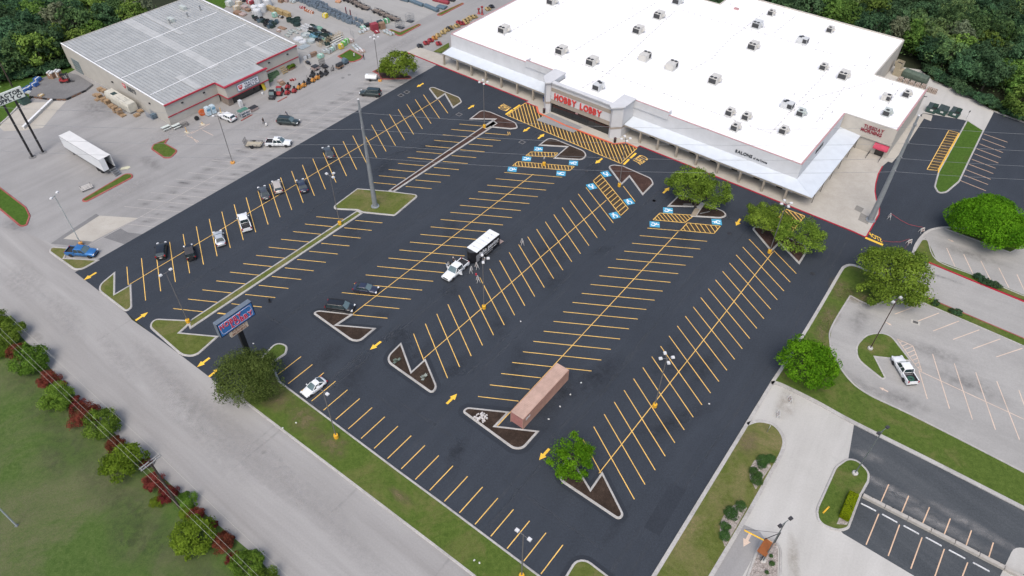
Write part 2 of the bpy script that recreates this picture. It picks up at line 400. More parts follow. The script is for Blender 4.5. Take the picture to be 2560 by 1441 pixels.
# old asphalt round the farm store and its road
sheet('old_parking_lot', [Vector(p.to_2d()) for p in (g(-260, 240, 0), g(60, 262), g(130, 205), g(205, 165), W(-215, 92), W(-215, 118), g(640, -60), g(1290, -70), W(-123, 215), W(-110, 120), g(560, 480), g(270, 670), g(150, 720), g(-260, 700))], -0.020, OLD, 'old grey asphalt lot in front of the farm store')
sheet_px('road', [(-300, 560), (-40, 560), (60, 580), (200, 640), (330, 800), (560, 960), (640, 1018), (860, 1165), (1190, 1441), (1400, 1640), (900, 1700), (660, 1420), (430, 1235), (150, 960), (-20, 790), (-300, 700)], -0.012, ROAD, 'worn grey road running past the parking lot')
sheet('parking_lot', [Vector(p.to_2d()) for p in [g(*q) for q in ((187, 681), (248, 647), (640, 423), (1096, 160), (1200, 195), (1400, 290), (1800, 440), (2160, 560), (2200, 420), (2300, 270), (2420, 290), (2484, 278), (2600, 322), (2700, 420), (2560, 620), (2290, 700), (2000, 905), (1910, 980), (1640, 1420), (1560, 1560), (1400, 1560), (900, 1180), (640, 985), (547, 961), (463, 897), (371, 828), (317, 784), (240, 722))]], 0.0, ASPH, 'freshly sealed black asphalt parking lot')
sheet_px('farm_store_yard', [(560, -40), (630, -60), (1160, -60), (1190, -20), (1010, 70), (965, 60), (900, 90), (850, 130), (770, 175), (700, 80)], -0.014, CONC2, 'pale concrete storage yard beside the farm store')
sheet_px('concrete_patch', cr(C6, [(475, 592), (745, 418), (1035, 436), (690, 613)]), -0.008, WALK, 'pale concrete patch in the old lot')
sheet_px('asphalt_patch', cr(C6, [(380, 628), (540, 520), (720, 404), (745, 418), (475, 592), (690, 613), (640, 655)]), -0.0105, ground('grey_patch_asphalt', ((0.12, 0.12, 0.122), (0.16, 0.16, 0.162), (0.2, 0.2, 0.2))))
sheet_px('asphalt_patch', cr(C6, [(770, 580), (905, 515), (960, 545), (1100, 560), (1000, 615), (940, 635)]), -0.0105, MATS['grey_patch_asphalt'])
# field and roadside grass
sheet_px('field', [(-500, 660), (-20, 770), (27, 813), (120, 915), (204, 1004), (311, 1107), (444, 1227), (533, 1302), (640, 1391), (760, 1520), (600, 1900), (-700, 1900)], -0.004, GRR, 'rough mown grass field beside the road')
sheet_px('grass_bank', [(-300, 100), (0, 205), (110, 190), (175, 168), (205, 165), (130, 205), (75, 242), (42, 268), (0, 315), (-260, 420)], -0.004, GRV, 'green grass bank below the wood')
sheet_px('grass_bank', [(440, -30), (560, -40), (590, -10), (560, 22), (520, 5)], -0.004, GRV)
# right-hand lots
sheet_px('concrete_drive', [(1930, 958), (1950, 962), (2136, 1056), (2121, 1146), (2080, 1300), (2107, 1334), (2290, 1443), (2330, 1560), (1680, 1560), (1775, 1443), (1868, 1062)], 0.004, CONC, 'pale concrete drive-through lane')
sheet_px('sealed_lot', [(2135, 1050), (2600, 1290), (2700, 1600), (2330, 1570), (2290, 1443), (2107, 1334), (2080, 1300), (2121, 1146)], 0.002, ground('blue_black_asphalt', ((0.04, 0.046, 0.052), (0.056, 0.063, 0.07), (0.085, 0.092, 0.098)), big=0.05, mid=0.3, fine=3.5, speck=0.35, streak=0.55, stretch=(0.03, 0.4, 1), rot=R(50)), 'small black parking lot below the drive')
LOT1 = [(2125, 741), (2079, 818, 4), (2074, 860, 6), (2082, 890, 6), (2121, 949, 8), (2173, 989, 6), (2290, 1045), (2560, 1183), (2760, 1290), (2800, 980), (2560, 868), (2306, 758), (2242, 742, 2), (2190, 763, 3), (2163, 760, 4)]
LOT2 = [(2280, 640), (2291, 611, 4), (2321, 578, 4), (2361, 570), (2408, 573), (2560, 560), (2560, 470), (2600, 455), (2780, 500), (2800, 900), (2560, 748), (2434, 690), (2341, 652)]
GREENR = [(1990, 867), (2108, 669, 3), (2135, 664, 3), (2172, 681), (2260, 720), (2318, 744), (2560, 846), (2800, 950), (2830, 1400), (2600, 1290), (2330, 1150), (2133, 1057), (1950, 962), (1928, 960)]
sheet_px('grass_verge', GREENR, 0.10, GRA, 'lawn between the big lot and the side lots')
0 and sheet_px('tan_grass_patch', [(2118, 672, 2), (2160, 690), (2190, 735), (2165, 758), (2125, 741), (2085, 800), (2078, 825), (2050, 800), (2070, 740)], 0.105, VERT, 'worn tan patch of the corner lawn')
sheet_px('side_lot', LOT1, 0.11, CONC2, 'grey concrete side lot with angled bays')
sheet_px('side_lot', LOT2, 0.11, CONC2, 'grey upper side lot with angled bays')
sheet_px('grass_verge', [(2283, 638), (2306, 601, 1), (2318, 602, 1), (2341, 652), (2434, 688), (2560, 739), (2800, 850), (2800, 880), (2560, 752), (2321, 658)], 0.118, GRA, 'narrow lawn between side lot and lane')
sheet_px('lane', [(2172, 681), (2321, 659), (2560, 757), (2800, 880), (2800, 960), (2560, 847), (2318, 744), (2230, 700)], 0.112, CONC2, 'grey service lane between the side lots')
sheet_px('grass_verge', [(2361, 573), (2400, 573), (2440, 560), (2590, 545), (2600, 600), (2525, 632)], 0.118, GRA, 'grass corner under the round tree')
kerb_line(smooth_line(pl([(2125, 741), (2079, 818), (2074, 855), (2084, 893), (2121, 949), (2173, 989), (2290, 1045), (2560, 1183), (2760, 1290)])), KERB, 0.25, 0.20)
kerb_line(smooth_line(pl([(2125, 741), (2163, 760), (2190, 763), (2242, 742), (2270, 740), (2306, 758), (2560, 868), (2800, 980)])), KERB, 0.25, 0.20)
kerb_line(pl([(2321, 658), (2434, 705), (2560, 756), (2800, 876)]), REDH, 0.35, 0.22)
kerb_line(pl([(2318, 746), (2560, 848), (2800, 955)]), REDK, 0.18, 0.16)
kerb_line(smooth_line(pl([(2283, 638), (2293, 612), (2306, 599), (2318, 602), (2341, 652), (2434, 690), (2560, 742)])), KERB, 0.2, 0.18)
kerb_line(smooth_line(pl([(2280, 645), (2284, 628), (2291, 611), (2305, 592), (2325, 577), (2361, 570), (2408, 573), (2440, 566)])), KERB, 0.5, 0.16)
kerb_line(pl([(2361, 573), (2525, 633), (2590, 600)]), KERB, 0.3, 0.2)
# long kerb on the lot's right side
kerb_line(smooth_line(pl([(1928, 961), (1990, 867), (2050, 768), (2100, 682), (2112, 668), (2128, 664), (2150, 670), (2172, 681)])), KERB, 0.55, 0.15, label='long pale kerb on the right of the lot')
kerb_line(pl([(1620, 1465), (1868, 1060), (1929, 960)]), KERB, 0.55, 0.15)
kerb_line(smooth_line(pl([(1929, 960), (1950, 962), (2040, 1006), (2133, 1057), (2330, 1155), (2600, 1293)])), KERB, 0.7, 0.15)
sheet_px('grass_verge', [(1610, 1470), (1868, 1062), (1880, 1056, 1), (1897, 1055, 2), (1935, 1062, 6), (1962, 1100, 5), (1953, 1135), (1857, 1307), (1760, 1470)], 0.12, GRB, 'lawn strip between the big lot and the drive')
kerb_line(smooth_line(pl([(1868, 1062), (1897, 1054), (1935, 1064), (1958, 1095), (1955, 1130), (1920, 1195), (1857, 1307), (1760, 1470)])), KERB, 0.55, 0.15)
sheet_px('drive_lane', [(1855, 1310), (1900, 1330), (1910, 1345), (1840, 1470), (1765, 1470)], 0.008, OLD, 'grey asphalt drive-through lane')
ROCKP = [cr(C15, q) for q in ([(735, 575, .5), (830, 560), (860, 620), (745, 795), (700, 710, 1), (700, 640, 1)], [(590, 905, .5), (670, 915), (680, 935), (515, 1225), (475, 1120, 2), (480, 1040, 2), (520, 960, 1)], [(790, 1160, 1), (880, 1165, 2), (915, 1230, 2), (908, 1460), (670, 1460)])]
for k, q in enumerate(ROCKP): sheet_px('rock_bed', q, 0.128 if k < 2 else 0.05, ROCKS, 'bed of pale river rock')
kerb_ring(loop_px(cr(C15, [(780, 1155, 2), (880, 1150, 2), (945, 1225, 3), (940, 1500), (650, 1500)])), mat=KERB, h=0.12)
sheet_px('concrete_pad', [(2536, 1365, 2), (2600, 1380), (2640, 1500), (2500, 1441)], 0.03, CONC)
# ------------------------------------------------------------------ kerbed islands
def island(pts, fill, label, zb=0.115, halo=0.0, kmat=None, bedname=None):
 l = ccw(loop_px(pts))
 kerb_ring(l, mat=kmat or KERB)
 bed = bedname or ('mulch_bed' if fill in (MULCH, MULCH2) else 'grass_bed')
 sheet(bed, offset(l, 0.34), zb, fill, label)
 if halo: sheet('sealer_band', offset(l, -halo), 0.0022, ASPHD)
 return l
island(cr(C6, [(385, 652, 1.2), (530, 662), (487, 738), (750, 751), (620, 826, 2), (555, 828, 1.5), (362, 690, 1.2)]), GRB, 'grass end island beside the blue pickup')
island(cr(C6, [(868, 836), (866, 1003), (988, 932), (995, 1110, 1.0), (945, 1145, 1.2), (712, 965, 2.5)]), GRB, 'zigzag grass end island by the road')
island([(371, 818, 2), (385, 797, 1.5), (467, 801), (480, 806), (452, 832), (548, 841), (490, 893, 3), (455, 892, 3)], GRB, 'large zigzag grass island below the lamp post')
island([(893, 472), (970, 478), (1050, 488, .8), (987, 541, .8), (907, 533), (893, 527), (823, 524, 1)], GRB, 'diamond grass island round the tall steel pole')
island([(468, 806), (893, 527), (907, 534), (475, 824)], GRB, 'long narrow grass strip between bays')
island([(970, 478), (1232, 300), (1245, 310), (983, 482)], MULCH2, 'long narrow mulch strip between bays')
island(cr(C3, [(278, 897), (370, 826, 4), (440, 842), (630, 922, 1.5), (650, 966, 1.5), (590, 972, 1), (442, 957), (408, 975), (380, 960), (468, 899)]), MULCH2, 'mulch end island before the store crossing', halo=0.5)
island(cr(C2, [(1532, 664, 1.2), (1570, 654, 1.2), (1768, 733, 1.5), (1788, 768, 1), (1716, 816), (1655, 712), (1598, 751)]), lawn('bare_island_grass', ((0.06, 0.055, 0.025), (0.09, 0.08, 0.04), (0.12, 0.11, 0.05)), (0.13, 0.10, 0.06), 0.6, 0.5), 'zigzag bare earth island at the far row end')
island(cr(C8, [(436, 193), (510, 137, 4), (570, 147), (782, 234, 2), (806, 272, 2), (765, 304, 1.5), (548, 291), (648, 206)]), MULCH, 'zigzag mulch island between the accessible bays')
island(cr(C8, [(957, 350, 1.5), (1000, 336, 2), (1075, 347), (1287, 440, 2), (1305, 482, 1.2), (1220, 569), (1120, 432), (1060, 492)]), MULCH2, 'zigzag mulch island left of the leafy tree')
island(cr(C9, [(201, 351), (290, 264, 2.5), (330, 267), (628, 385, 1.5), (657, 421, 1.5), (610, 441, 1.5), (378, 426), (450, 356)]), MULCH, 'mulch island under the leaning leafy tree')
island(cr(C9, [(836, 515, 1.2), (870, 498, 1.5), (1000, 530), (1240, 640, 1.5), (1255, 690, 1.2), (1195, 787), (1045, 630), (985, 692)]), MULCH2, 'mulch island under the twin trees')
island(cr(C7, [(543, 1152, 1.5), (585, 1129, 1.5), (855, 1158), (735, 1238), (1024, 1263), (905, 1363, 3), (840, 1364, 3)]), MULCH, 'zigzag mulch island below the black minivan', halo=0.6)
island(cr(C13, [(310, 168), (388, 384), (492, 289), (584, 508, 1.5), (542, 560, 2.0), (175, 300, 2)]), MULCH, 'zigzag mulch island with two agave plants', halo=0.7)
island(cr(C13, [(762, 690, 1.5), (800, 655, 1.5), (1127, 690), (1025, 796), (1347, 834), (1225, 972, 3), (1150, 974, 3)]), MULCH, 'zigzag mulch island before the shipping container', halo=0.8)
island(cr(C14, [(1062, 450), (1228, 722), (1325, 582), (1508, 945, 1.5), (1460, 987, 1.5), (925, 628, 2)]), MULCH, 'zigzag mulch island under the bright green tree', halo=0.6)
# front verge, its nose, the far end nose
island([(597, 995, 5), (648, 900, 3), (690, 855, 2.2), (722, 864, 2.2), (716, 886, .6), (682, 909, .6), (700, 953), (1000, 1178), (1101, 1252), (1356, 1443), (1420, 1492), (1300, 1560), (1183, 1443), (1100, 1379), (840, 1181), (700, 1075), (625, 1018, 3)], GRA, 'front lawn between road and parking bays')
0 and sheet_px('tan_grass_patch', [(620, 990, 3), (700, 962, 3), (850, 1075, 3), (790, 1120, 3), (690, 1050, 3)], 0.118, VERT, 'worn tan grass beside the big round tree')
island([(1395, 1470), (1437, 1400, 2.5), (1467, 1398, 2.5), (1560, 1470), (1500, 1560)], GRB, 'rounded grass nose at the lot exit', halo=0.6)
# drive islands
island(cr(C16, [(292, 706, 4), (360, 720, 4), (437, 800, 4), (428, 860), (378, 950), (305, 1150, 1), (240, 1170, 2), (118, 1125, 3), (88, 1040, 3), (215, 760, 3)]), GRA, 'rounded lawn island with a clipped hedge')
sheet_px('rock_bed', cr(C16, [(340, 930), (362, 940), (290, 1125), (225, 1120), (255, 1050), (285, 965)]), 0.124, ROCKS)
l = island(cr(C10, [(470, 1320, 4), (560, 1222, 4), (700, 1205, 3), (790, 1240, 2), (960, 1460), (650, 1425), (745, 1610, .5), (700, 1615, .5), (480, 1440, 3)]), GRA, 'teardrop lawn island round a brown lamp post', zb=0.16)
island(cr(C5, [(1428, 618), (1578, 714), (1370, 1150, 1), (1255, 1248, 2.5), (1180, 1250, 2.5), (1147, 1190, 1.5), (1180, 1065)]), GRV, 'long bright lawn island beside the store')
kerb_line(pl(cr(C5, [(1366, 738), (1190, 1050), (1182, 1075)])), YELK, 0.22, 0.16)
# farm store lot islands
island(cr(C1, [(1268, 1040), (1243, 1078), (1340, 1132, 1.5), (1282, 1190, 1.5), (1230, 1190, 1), (1130, 1120, 1.5), (1150, 1085, 1)]), GRA, 'boomerang grass island with red kerb', kmat=REDK)
island(cr(C6, [(603, 305, 1.5), (940, 104, 1), (992, 104, 1), (1003, 132, 1), (640, 323, 1.2)]), GRA, 'long grass island behind the bench', kmat=REDK)
island(cr(C6, [(-160, 140), (0, 203), (200, 355, 1.5), (232, 420, 2), (205, 497, 2), (150, 503, 1), (0, 377), (-160, 260)]), GRV, 'grass island at the road corner', kmat=REDK)
island(cr(C2, [(850, 425), (945, 371), (1046, 424), (1030, 448, 1.5), (960, 472, 2), (920, 462)]), GRV, 'small green lawn corner by the walking man', kmat=REDK)
island(cr(Y2, [(876, 517), (930, 498), (1080, 545), (1395, 403, 1), (1445, 420, 1), (1100, 612, 1), (1040, 606)]), GRA, 'angled grass island by the wire cages', kmat=REDK)
island(cr(Y2, [(1695, 252, 1), (1720, 232), (2130, 48, 1), (2165, 66, 1), (1780, 268), (1712, 268, 1)]), GRA, 'far grass island by the long blue bales', kmat=REDK)
island(cr(Y2, [(610, 1210), (790, 1120), (850, 1150), (1265, 1290, 1), (1285, 1335, 1), (760, 1345), (700, 1250)]), MULCH2, 'brick edged mulch bed under a round tree', kmat=REDK)
# ------------------------------------------------------------------ painted bays, arrows, words
ZM = 0.006
def strip(mb, a, b, w=0.13, z=ZM, ext=0.0):
 a, b = Vector((a[0], a[1])), Vector((b[0], b[1])); d = (b - a); L = d.length; d /= L; n = Vector((-d.y, d.x)) * (w / 2)
 a = a - d * ext; b = b + d * ext
 return mb.poly([(a + n)[:] + (z,), (b + n)[:] + (z,), (b - n)[:] + (z,), (a - n)[:] + (z,)][::-1])
def uvs(mb, u0, v0, u1, v1, w=0.13, z=ZM): return strip(mb, W(u0, v0), W(u1, v1), w, z)
def paint(name, mb, mat, label=None):
 o = mb.build(name, mat, fix=False); o['kind'] = 'structure'
 if label: o['label'] = label
 return o
Z2 = ZM + 0.004
def row(label, left, right, k0, n, mid, only_left=(), only_right=(), centre=None, gap=None):
 """left/right: (u, v at k=0, dv per k); half lines listed"""
 mb = MB()
 for k in range(k0, n):
  a = (left[0], left[1] + left[2] * k); b = (right[0], right[1] + right[2] * k)
  t = (mid - a[0]) / (b[0] - a[0]); c = (mid, a[1] + (b[1] - a[1]) * t)
  if k in only_right: a = c
  if k in only_left: b = c
  if gap and k not in only_left and k not in only_right:
   t0 = (mid - gap - a[0]) / (b[0] - a[0]); t1 = (mid + gap - a[0]) / (b[0] - a[0])
   uvs(mb, a[0], a[1], a[0] + (b[0] - a[0]) * t0, a[1] + (b[1] - a[1]) * t0); uvs(mb, a[0] + (b[0] - a[0]) * t1, a[1] + (b[1] - a[1]) * t1, b[0], b[1])
  elif gap:
   if k in only_right: uvs(mb, mid + gap, c[1] + gap * 0.57, b[0], b[1])
   else: uvs(mb, a[0], a[1], mid - gap, c[1] - gap * 0.57)
  else: uvs(mb, *a, *b)
 paint('road_marking', mb, YEL, label)
 if centre: m2 = MB(); uvs(m2, *centre, 0.12, Z2); paint('road_marking', m2, YEL, label + ', centre line')
row('yellow bay lines of the leftmost double row', (-116.8, 33.58, 3.022), (-106.05, 27.72, 3.022), 0, 29, -112.1, (0,), (28,), (-112.05, 31.2, -112.42, 115.5))
row('yellow bay lines beside the long grass strip', (-100.42, 32.63, 3.0), (-88.45, 39.55, 3.0), 0, 12, -94.4, gap=1.05)
m = MB()
for k in range(11): uvs(m, -100.62, 110.35 - 2.977 * k, -95.4, 113.3 - 2.977 * k)
for k in range(10): uvs(m, -93.35, 111.1 - 2.97 * k, -88.45, 113.93 - 2.97 * k)
uvs(m, -89.5, 114.9, -88.6, 114.0); uvs(m, -89.1, 115.1, -88.2, 114.2)
for k in (1, 2): uvs(m, -93.3, 36.9 - 0, -90.2, 38.6) if k == 1 else None
paint('road_marking', m, YEL, 'yellow bay lines beside the mulch strip')
row('yellow bay lines of the minivan row', (-80.0, 47.88, 2.98), (-68.98, 54.42, 2.975), 0, 19, -74.45, (), (0, 1), (-74.5, 51.0, -74.6, 104.9))
row('yellow bay lines of the row below the paving trailer', (-62.88, 54.61, 2.974), (-51.85, 48.0, 2.974), 0, 19, -57.4, (0,), (), (-57.7, 51.7, -57.0, 107.0))
row('yellow bay lines of the container row', (-45.62, 51.2, 2.955), (-34.27, 57.8, 2.965), 0, 19, -40.0, (0, 1, 2, 18), (), (-39.7, 47.6, -40.2, 107.3))
row('yellow bay lines of the rightmost double row', (-28.0, 54.81, 2.957), (-16.8, 48.1, 2.957), 0, 22, -22.8, (0,), (21,), (-23.0, 51.5, -22.75, 113.4))
m = MB(); uvs(m, -56.8, 113.5, -52.0, 110.4); paint('road_marking', m, YEL)
m = MB()
for k in range(20): uvs(m, -74.05 + 2.797 * k, 34.3, -74.05 + 2.797 * k, 39.32)
paint('road_marking', m, YEL, 'yellow bay lines along the front lawn')
def clip(poly, a, d):
 """pieces of the line a + t d inside the polygon"""
 ts = []; n = len(poly)
 for i in range(n):
  p, q = poly[i - 1], poly[i]; e = q - p; den = d.x * e.y - d.y * e.x
  if abs(den) < 1e-9: continue
  w = p - a; t = (w.x * e.y - w.y * e.x) / den; s = (w.x * d.y - w.y * d.x) / den
  if 0 <= s < 1: ts.append(t)
 ts.sort(); return [(ts[i], ts[i + 1]) for i in range(0, len(ts) - 1, 2)]
def hatch(pts, dirpx, n, w=0.13, edge=0.15, mat=None, base=None, label=None, z=ZM):
 P = [Vector(p.to_2d()) for p in (g(*q[:2]) for q in pts)]
 if base: sheet('road_marking', P, z - 0.003, base)
 a, b = g(*dirpx[0]).to_2d(), g(*dirpx[1]).to_2d(); d = (b - a).normalized(); nn = Vector((-d.y, d.x))
 lo = min(p.dot(nn) for p in P); hi = max(p.dot(nn) for p in P); mb = MB()
 for k in range(1, n):
  s = lo + (hi - lo) * k / n; o = nn * s
  for t0, t1 in clip(P, o, d):
   if t1 - t0 > 0.3: strip(mb, o + d * t0, o + d * t1, w, z)
 paint('road_marking', mb, mat or YEL, label)
 m2 = MB()
 for i in range(len(P)): strip(m2, P[i - 1], P[i], edge, z + 0.004, ext=edge / 2 - 0.001 * i)
 for i in range(len(P)):
  f = m2.v
 paint('road_marking', m2, mat or YEL)
XW = cr(C3, [(703, 772), (562, 866), (1415, 1228), (1537, 1113), (1455, 1076), (1362, 1083), (1230, 1035), (1000, 945), (797, 850), (783, 803)])
hatch(XW, ((1320 + 385 / 6.005, 160 + 840 / 6.005), (1320 + 470 / 6.005, 160 + 1100 / 6.005)), 36, 0.15, 0.18, None, ASPHB, 'hatched pedestrian crossing before the store entrance')
hatch(cr(H5, [(562, 512), (697, 410), (1385, 440), (1275, 545)]), (cr(H5, [(720, 425), (735, 520)])), 10, base=ASPHB, label='short hatched bay beside the mulch island')
hatch(cr(H5, [(222, 770), (352, 663), (1812, 788), (1690, 895)]), (cr(H5, [(460, 675), (482, 790)])), 19, base=ASPHB, label='long hatched bay across the minivan row')
hatch(cr(C8, [(850, 457), (905, 410), (1112, 665), (1055, 718)]), (cr(C8, [(905, 525), (962, 478)])), 11, base=ASPHB, label='hatched bay beside the yellow lamp base')
hatch(cr(C9, [(97, 450), (148, 400), (408, 416), (335, 472)]), (cr(C9, [(190, 402), (240, 460)])), 12, base=ASPHB, label='hatched bay before the leaning tree')
hatch(cr(C9, [(355, 473), (603, 497), (555, 553), (303, 530)]), (cr(C9, [(415, 480), (458, 545)])), 9, base=ASPHB, label='hatched bay right of the leaning tree')
hatch(cr(C9, [(960, 527), (1090, 372), (1235, 425), (1103, 590)]), (cr(C9, [(1000, 500), (1060, 570)])), 13, 0.16, 0.2, YEL, ASPHB, 'hatched bay under the twin trees', z=0.13)
hatch(cr(C5, [(1277, 707), (1362, 730), (1180, 1052), (1090, 1043)]), (cr(C5, [(1250, 760), (1345, 775)])), 15, base=ASPHB, label='yellow hatched bay beside the lawn island')
hatch(cr(C10, [(832, 1266), (965, 1325), (1010, 1441), (1040, 1540), (995, 1500)]), (cr(C10, [(880, 1345), (960, 1312)])), 9, 0.12, 0.12, PALE, z=0.122)
def lines(o, segs, w, mat, z, label=None):
 mb = MB()
 for s in segs:
  (a, b, c, d) = s; strip(mb, G(o, a, b).to_2d(), G(o, c, d).to_2d(), w, z)
 paint('road_marking', mb, mat, label)
lines(C16, [(735, 165, 788, 345), (820, 65, 925, 405), (955, 125, 1067, 472), (1088, 180, 1210, 535), (1218, 235, 1360, 600), (1355, 290, 1480, 640)], 0.14, PALE, 0.118, 'faded peach bay lines in the side lot')
lines(C16, [(740, 172, 1420, 486)], 0.13, PALE, 0.122)
lines(C10, [(810, 1053, 1025, 972), (1010, 1112, 1190, 1043), (1140, 1197, 1360, 1112), (1310, 1270, 1535, 1187), (1480, 1350, 1715, 1265), (1680, 1420, 1905, 1345)], 0.14, PALE, 0.118, 'faded peach bay lines along the lane kerb')
lines(C10, [(1255, 485, 1327, 645), (1402, 540, 1480, 705), (1548, 595, 1628, 755), (1702, 655, 1788, 825), (1857, 710, 1935, 880)], 0.14, PALE, 0.118, 'faded peach bay lines in the upper side lot')
lines(C5, [(1575, 738, 1780, 810), (1560, 780, 1760, 855), (1538, 823, 1740, 898), (1515, 865, 1722, 943), (1493, 908, 1700, 988), (1472, 955, 1677, 1033), (1448, 998, 1657, 1078), (1422, 1045, 1635, 1128), (1400, 1090, 1613, 1173), (1375, 1138, 1595, 1227)], 0.15, paint_mat('peach_paint', (0.62, 0.43, 0.29), 0.2), ZM, 'peach bay lines right of the lawn island')
lines(C16, [(550, 872, 497, 993), (674, 942, 626, 1057), (803, 1013, 755, 1127), (932, 1083, 890, 1193), (1063, 1157, 1026, 1262), (1199, 1232, 1166, 1337), (488, 1055, 410, 1245), (617, 1122, 547, 1315), (757, 1200, 687, 1395), (895, 1272, 830, 1460), (1040, 1355, 1000, 1460)], 0.15, MATS['peach_paint'], 0.009, 'peach bay lines of the small lower lot')
m = MB()
u0, v0 = -128.2, 30.0
for k in range(29):
 c = 40.5 + 3.03 * k; um = -128.35 - 0.012 * k
 if k < 2: uvs(m, um, c, um + 5.4, c + 3.1, 0.12, -0.004)
 else: uvs(m, um - 5.6, c - 3.2, um + 5.4, c + 3.1, 0.12, -0.004)
paint('road_marking', m, WHT, 'faded white bay lines of the old lot')
m = MB(); uvs(m, -128.1, 32, -129.5, 122, 0.12, -0.001); paint('road_marking', m, WHT, 'faded white centre line of the old lot')
ARW = [(0, 0.9), (1.15, 0.9), (1.15, 0.32), (2.9, 0.32), (2.9, -0.32), (1.15, -0.32), (1.15, -0.9), (0, -0.9)]
def arrow(o, tip, tail, L=None, z=ZM, mat=None, wd=1.0, label=None):
 a = G(o, *tip).to_2d(); b = G(o, *tail).to_2d(); d = b - a; L = d.length; d.normalize(); n = Vector((-d.y, d.x)); s = L / 2.9
 pts = [(0, 0), (1.35, 0.62 * wd), (1.35, 0.24 * wd), (2.9, 0.24 * wd), (2.9, -0.24 * wd), (1.35, -0.24 * wd), (1.35, -0.62 * wd)]
 mb = MB(); mb.poly([(a + d * x * s + n * y * s).to_tuple() + (z,) for x, y in pts])
 ob = paint('road_marking', mb, mat or YELB, label)
 if ob.data.polygons[0].normal.z < 0: ob.data.flip_normals()
for o, t, l, lab in ((C6, (628, 902), (722, 845), 'beside the grass end island'), (C6, (1110, 1143), (1017, 1205), 'by the road entrance'), (C12, (278, 655), (372, 585), 'leaving at the sign'), (C12, (458, 657), (367, 727), 'entering beside the big tree'),
     (C7, (975, 1425), (1057, 1363), 'below the minivan island'), (C13, (728, 555), (650, 630), 'between two front islands'), (C13, (1343, 1052), (1420, 967), 'left of the bright tree'), (C2, (1445, 655), (1496, 626), 'at the far lot corner'),
     (C2, (1880, 787), (1832, 817), 'at the far aisle end'), (C3, (682, 990), (733, 957), 'before the crossing'), (C3, (843, 1005), (795, 1042), 'below the crossing'), (C3, (1225, 1228), (1277, 1190), 'at the crossing corner'),
     (C8, (1420, 507), (1373, 550), 'left of the leaning tree'), (C9, (720, 494), (752, 443), 'between the leafy trees')):
 arrow(o, t, l, label='yellow painted arrow ' + lab)
arrow(C15, (655, 1220), (710, 1115), z=0.014, mat=PALE, label='faded arrow in the drive-through lane')
arrow(C16, (490, 272), (545, 300), z=0.118, mat=PALE); arrow(C10, (785, 1150), (735, 1122), z=0.118, mat=PALE); arrow(C10, (1320, 432), (1268, 412), z=0.118, mat=PALE)
def road_word(s, bl, br, tl, label, mat=YELB, z=ZM, width=None):
 """flat painted word between its bottom-left, bottom-right and top-left points (photo pixels)"""
 a, b, c = (g(*q).to_2d() for q in (bl, br, tl))
 me = text_mesh(s, 1.0, 0, 0.012); x0, x1 = mesh_width(me); ys = [v.co.y for v in me.vertices]; y0, y1 = min(ys), max(ys)
 for v in me.vertices:
  p = a + (b - a) * ((v.co.x - x0) / (x1 - x0)) + (c - a) * ((v.co.y - y0) / (y1 - y0)); v.co = (p.x, p.y, z)
 me.update(); o = obj('road_marking', me, mat); o['kind'] = 'structure'; o['label'] = label
 if me.polygons and me.polygons[0].normal.z < 0: me.flip_normals()
road_word('STOP', (2206.5, 607.5), (2174, 591), (2202, 601.5 - 6), 'yellow painted word STOP at the store corner')
arr = cr(C10, [(560, 393), (712, 456)]); m = MB(); strip(m, g(*arr[0]).to_2d(), g(*arr[1]).to_2d(), 0.6, ZM); paint('road_marking', m, YELB, 'yellow stop bar at the store corner')
_y = cr(C3, [(1500, 1207), (1563, 1240), (1565, 1160), (1622, 1182)])
road_word('YIELD', _y[0], _y[2], _y[1], 'yellow painted word YIELD right of the crossing', YEL)
_y = cr(C3, [(597, 822), (535, 868 - 20), (548, 792), (485, 815)])
road_word('YIELD', cr(C3, [(600, 805)])[0], cr(C3, [(555, 838)])[0], cr(C3, [(535, 778)])[0], 'yellow painted word YIELD left of the crossing', YEL)
m = MB()
for q in (((1530, 1150), (1487, 1188)), ((1478, 1195), (1438, 1235)), ((660, 788), (612, 820)), ((605, 824), (553, 860))):
 strip(m, G(C3, *q[0]).to_2d(), G(C3, *q[1]).to_2d(), 0.5, ZM)
paint('road_marking', m, YELB, 'yellow yield bars either side of the crossing')
# accessible-bay emblems: blue square, white wheelchair
def emblem(o, x, y, ang, label):
 p = G(o, x, y); rz = TH + ang
 ca, sa = math.cos(rz), math.sin(rz); T = lambda a, b, z: (p.x + a * ca - b * sa, p.y + a * sa + b * ca, z)
 mb = MB(); mb.poly([T(a, b, ZM) for a, b in ((-1.0, -0.9), (1.0, -0.9), (1.0, 0.9), (-1.0, 0.9))]); paint('road_marking', mb, BLUE, label)
 mb = MB(); n = 14
 for i in range(n):
  a0, a1 = [R(200) + R(300) * k / n for k in (i, i + 1)]
  mb.poly([T(-0.3 + r_ * math.cos(a), -0.0 + r_ * math.sin(a), ZM + 0.004) for r_, a in ((0.3, a0), (0.55, a0), (0.55, a1), (0.3, a1))])
 for q in (((0.0, -0.13), (0.55, -0.13), (0.55, 0.13), (0.0, 0.13)), ((0.3, 0.13), (0.5, 0.13), (0.5, 0.5), (0.3, 0.5))): mb.poly([T(a, b, ZM + 0.008) for a, b in q])
 mb.poly([T(0.75 + 0.17 * math.cos(i * math.pi / 4), 0.17 * math.sin(i * math.pi / 4), ZM + 0.006) for i in range(8)])
 paint('road_marking', mb, WSYM)
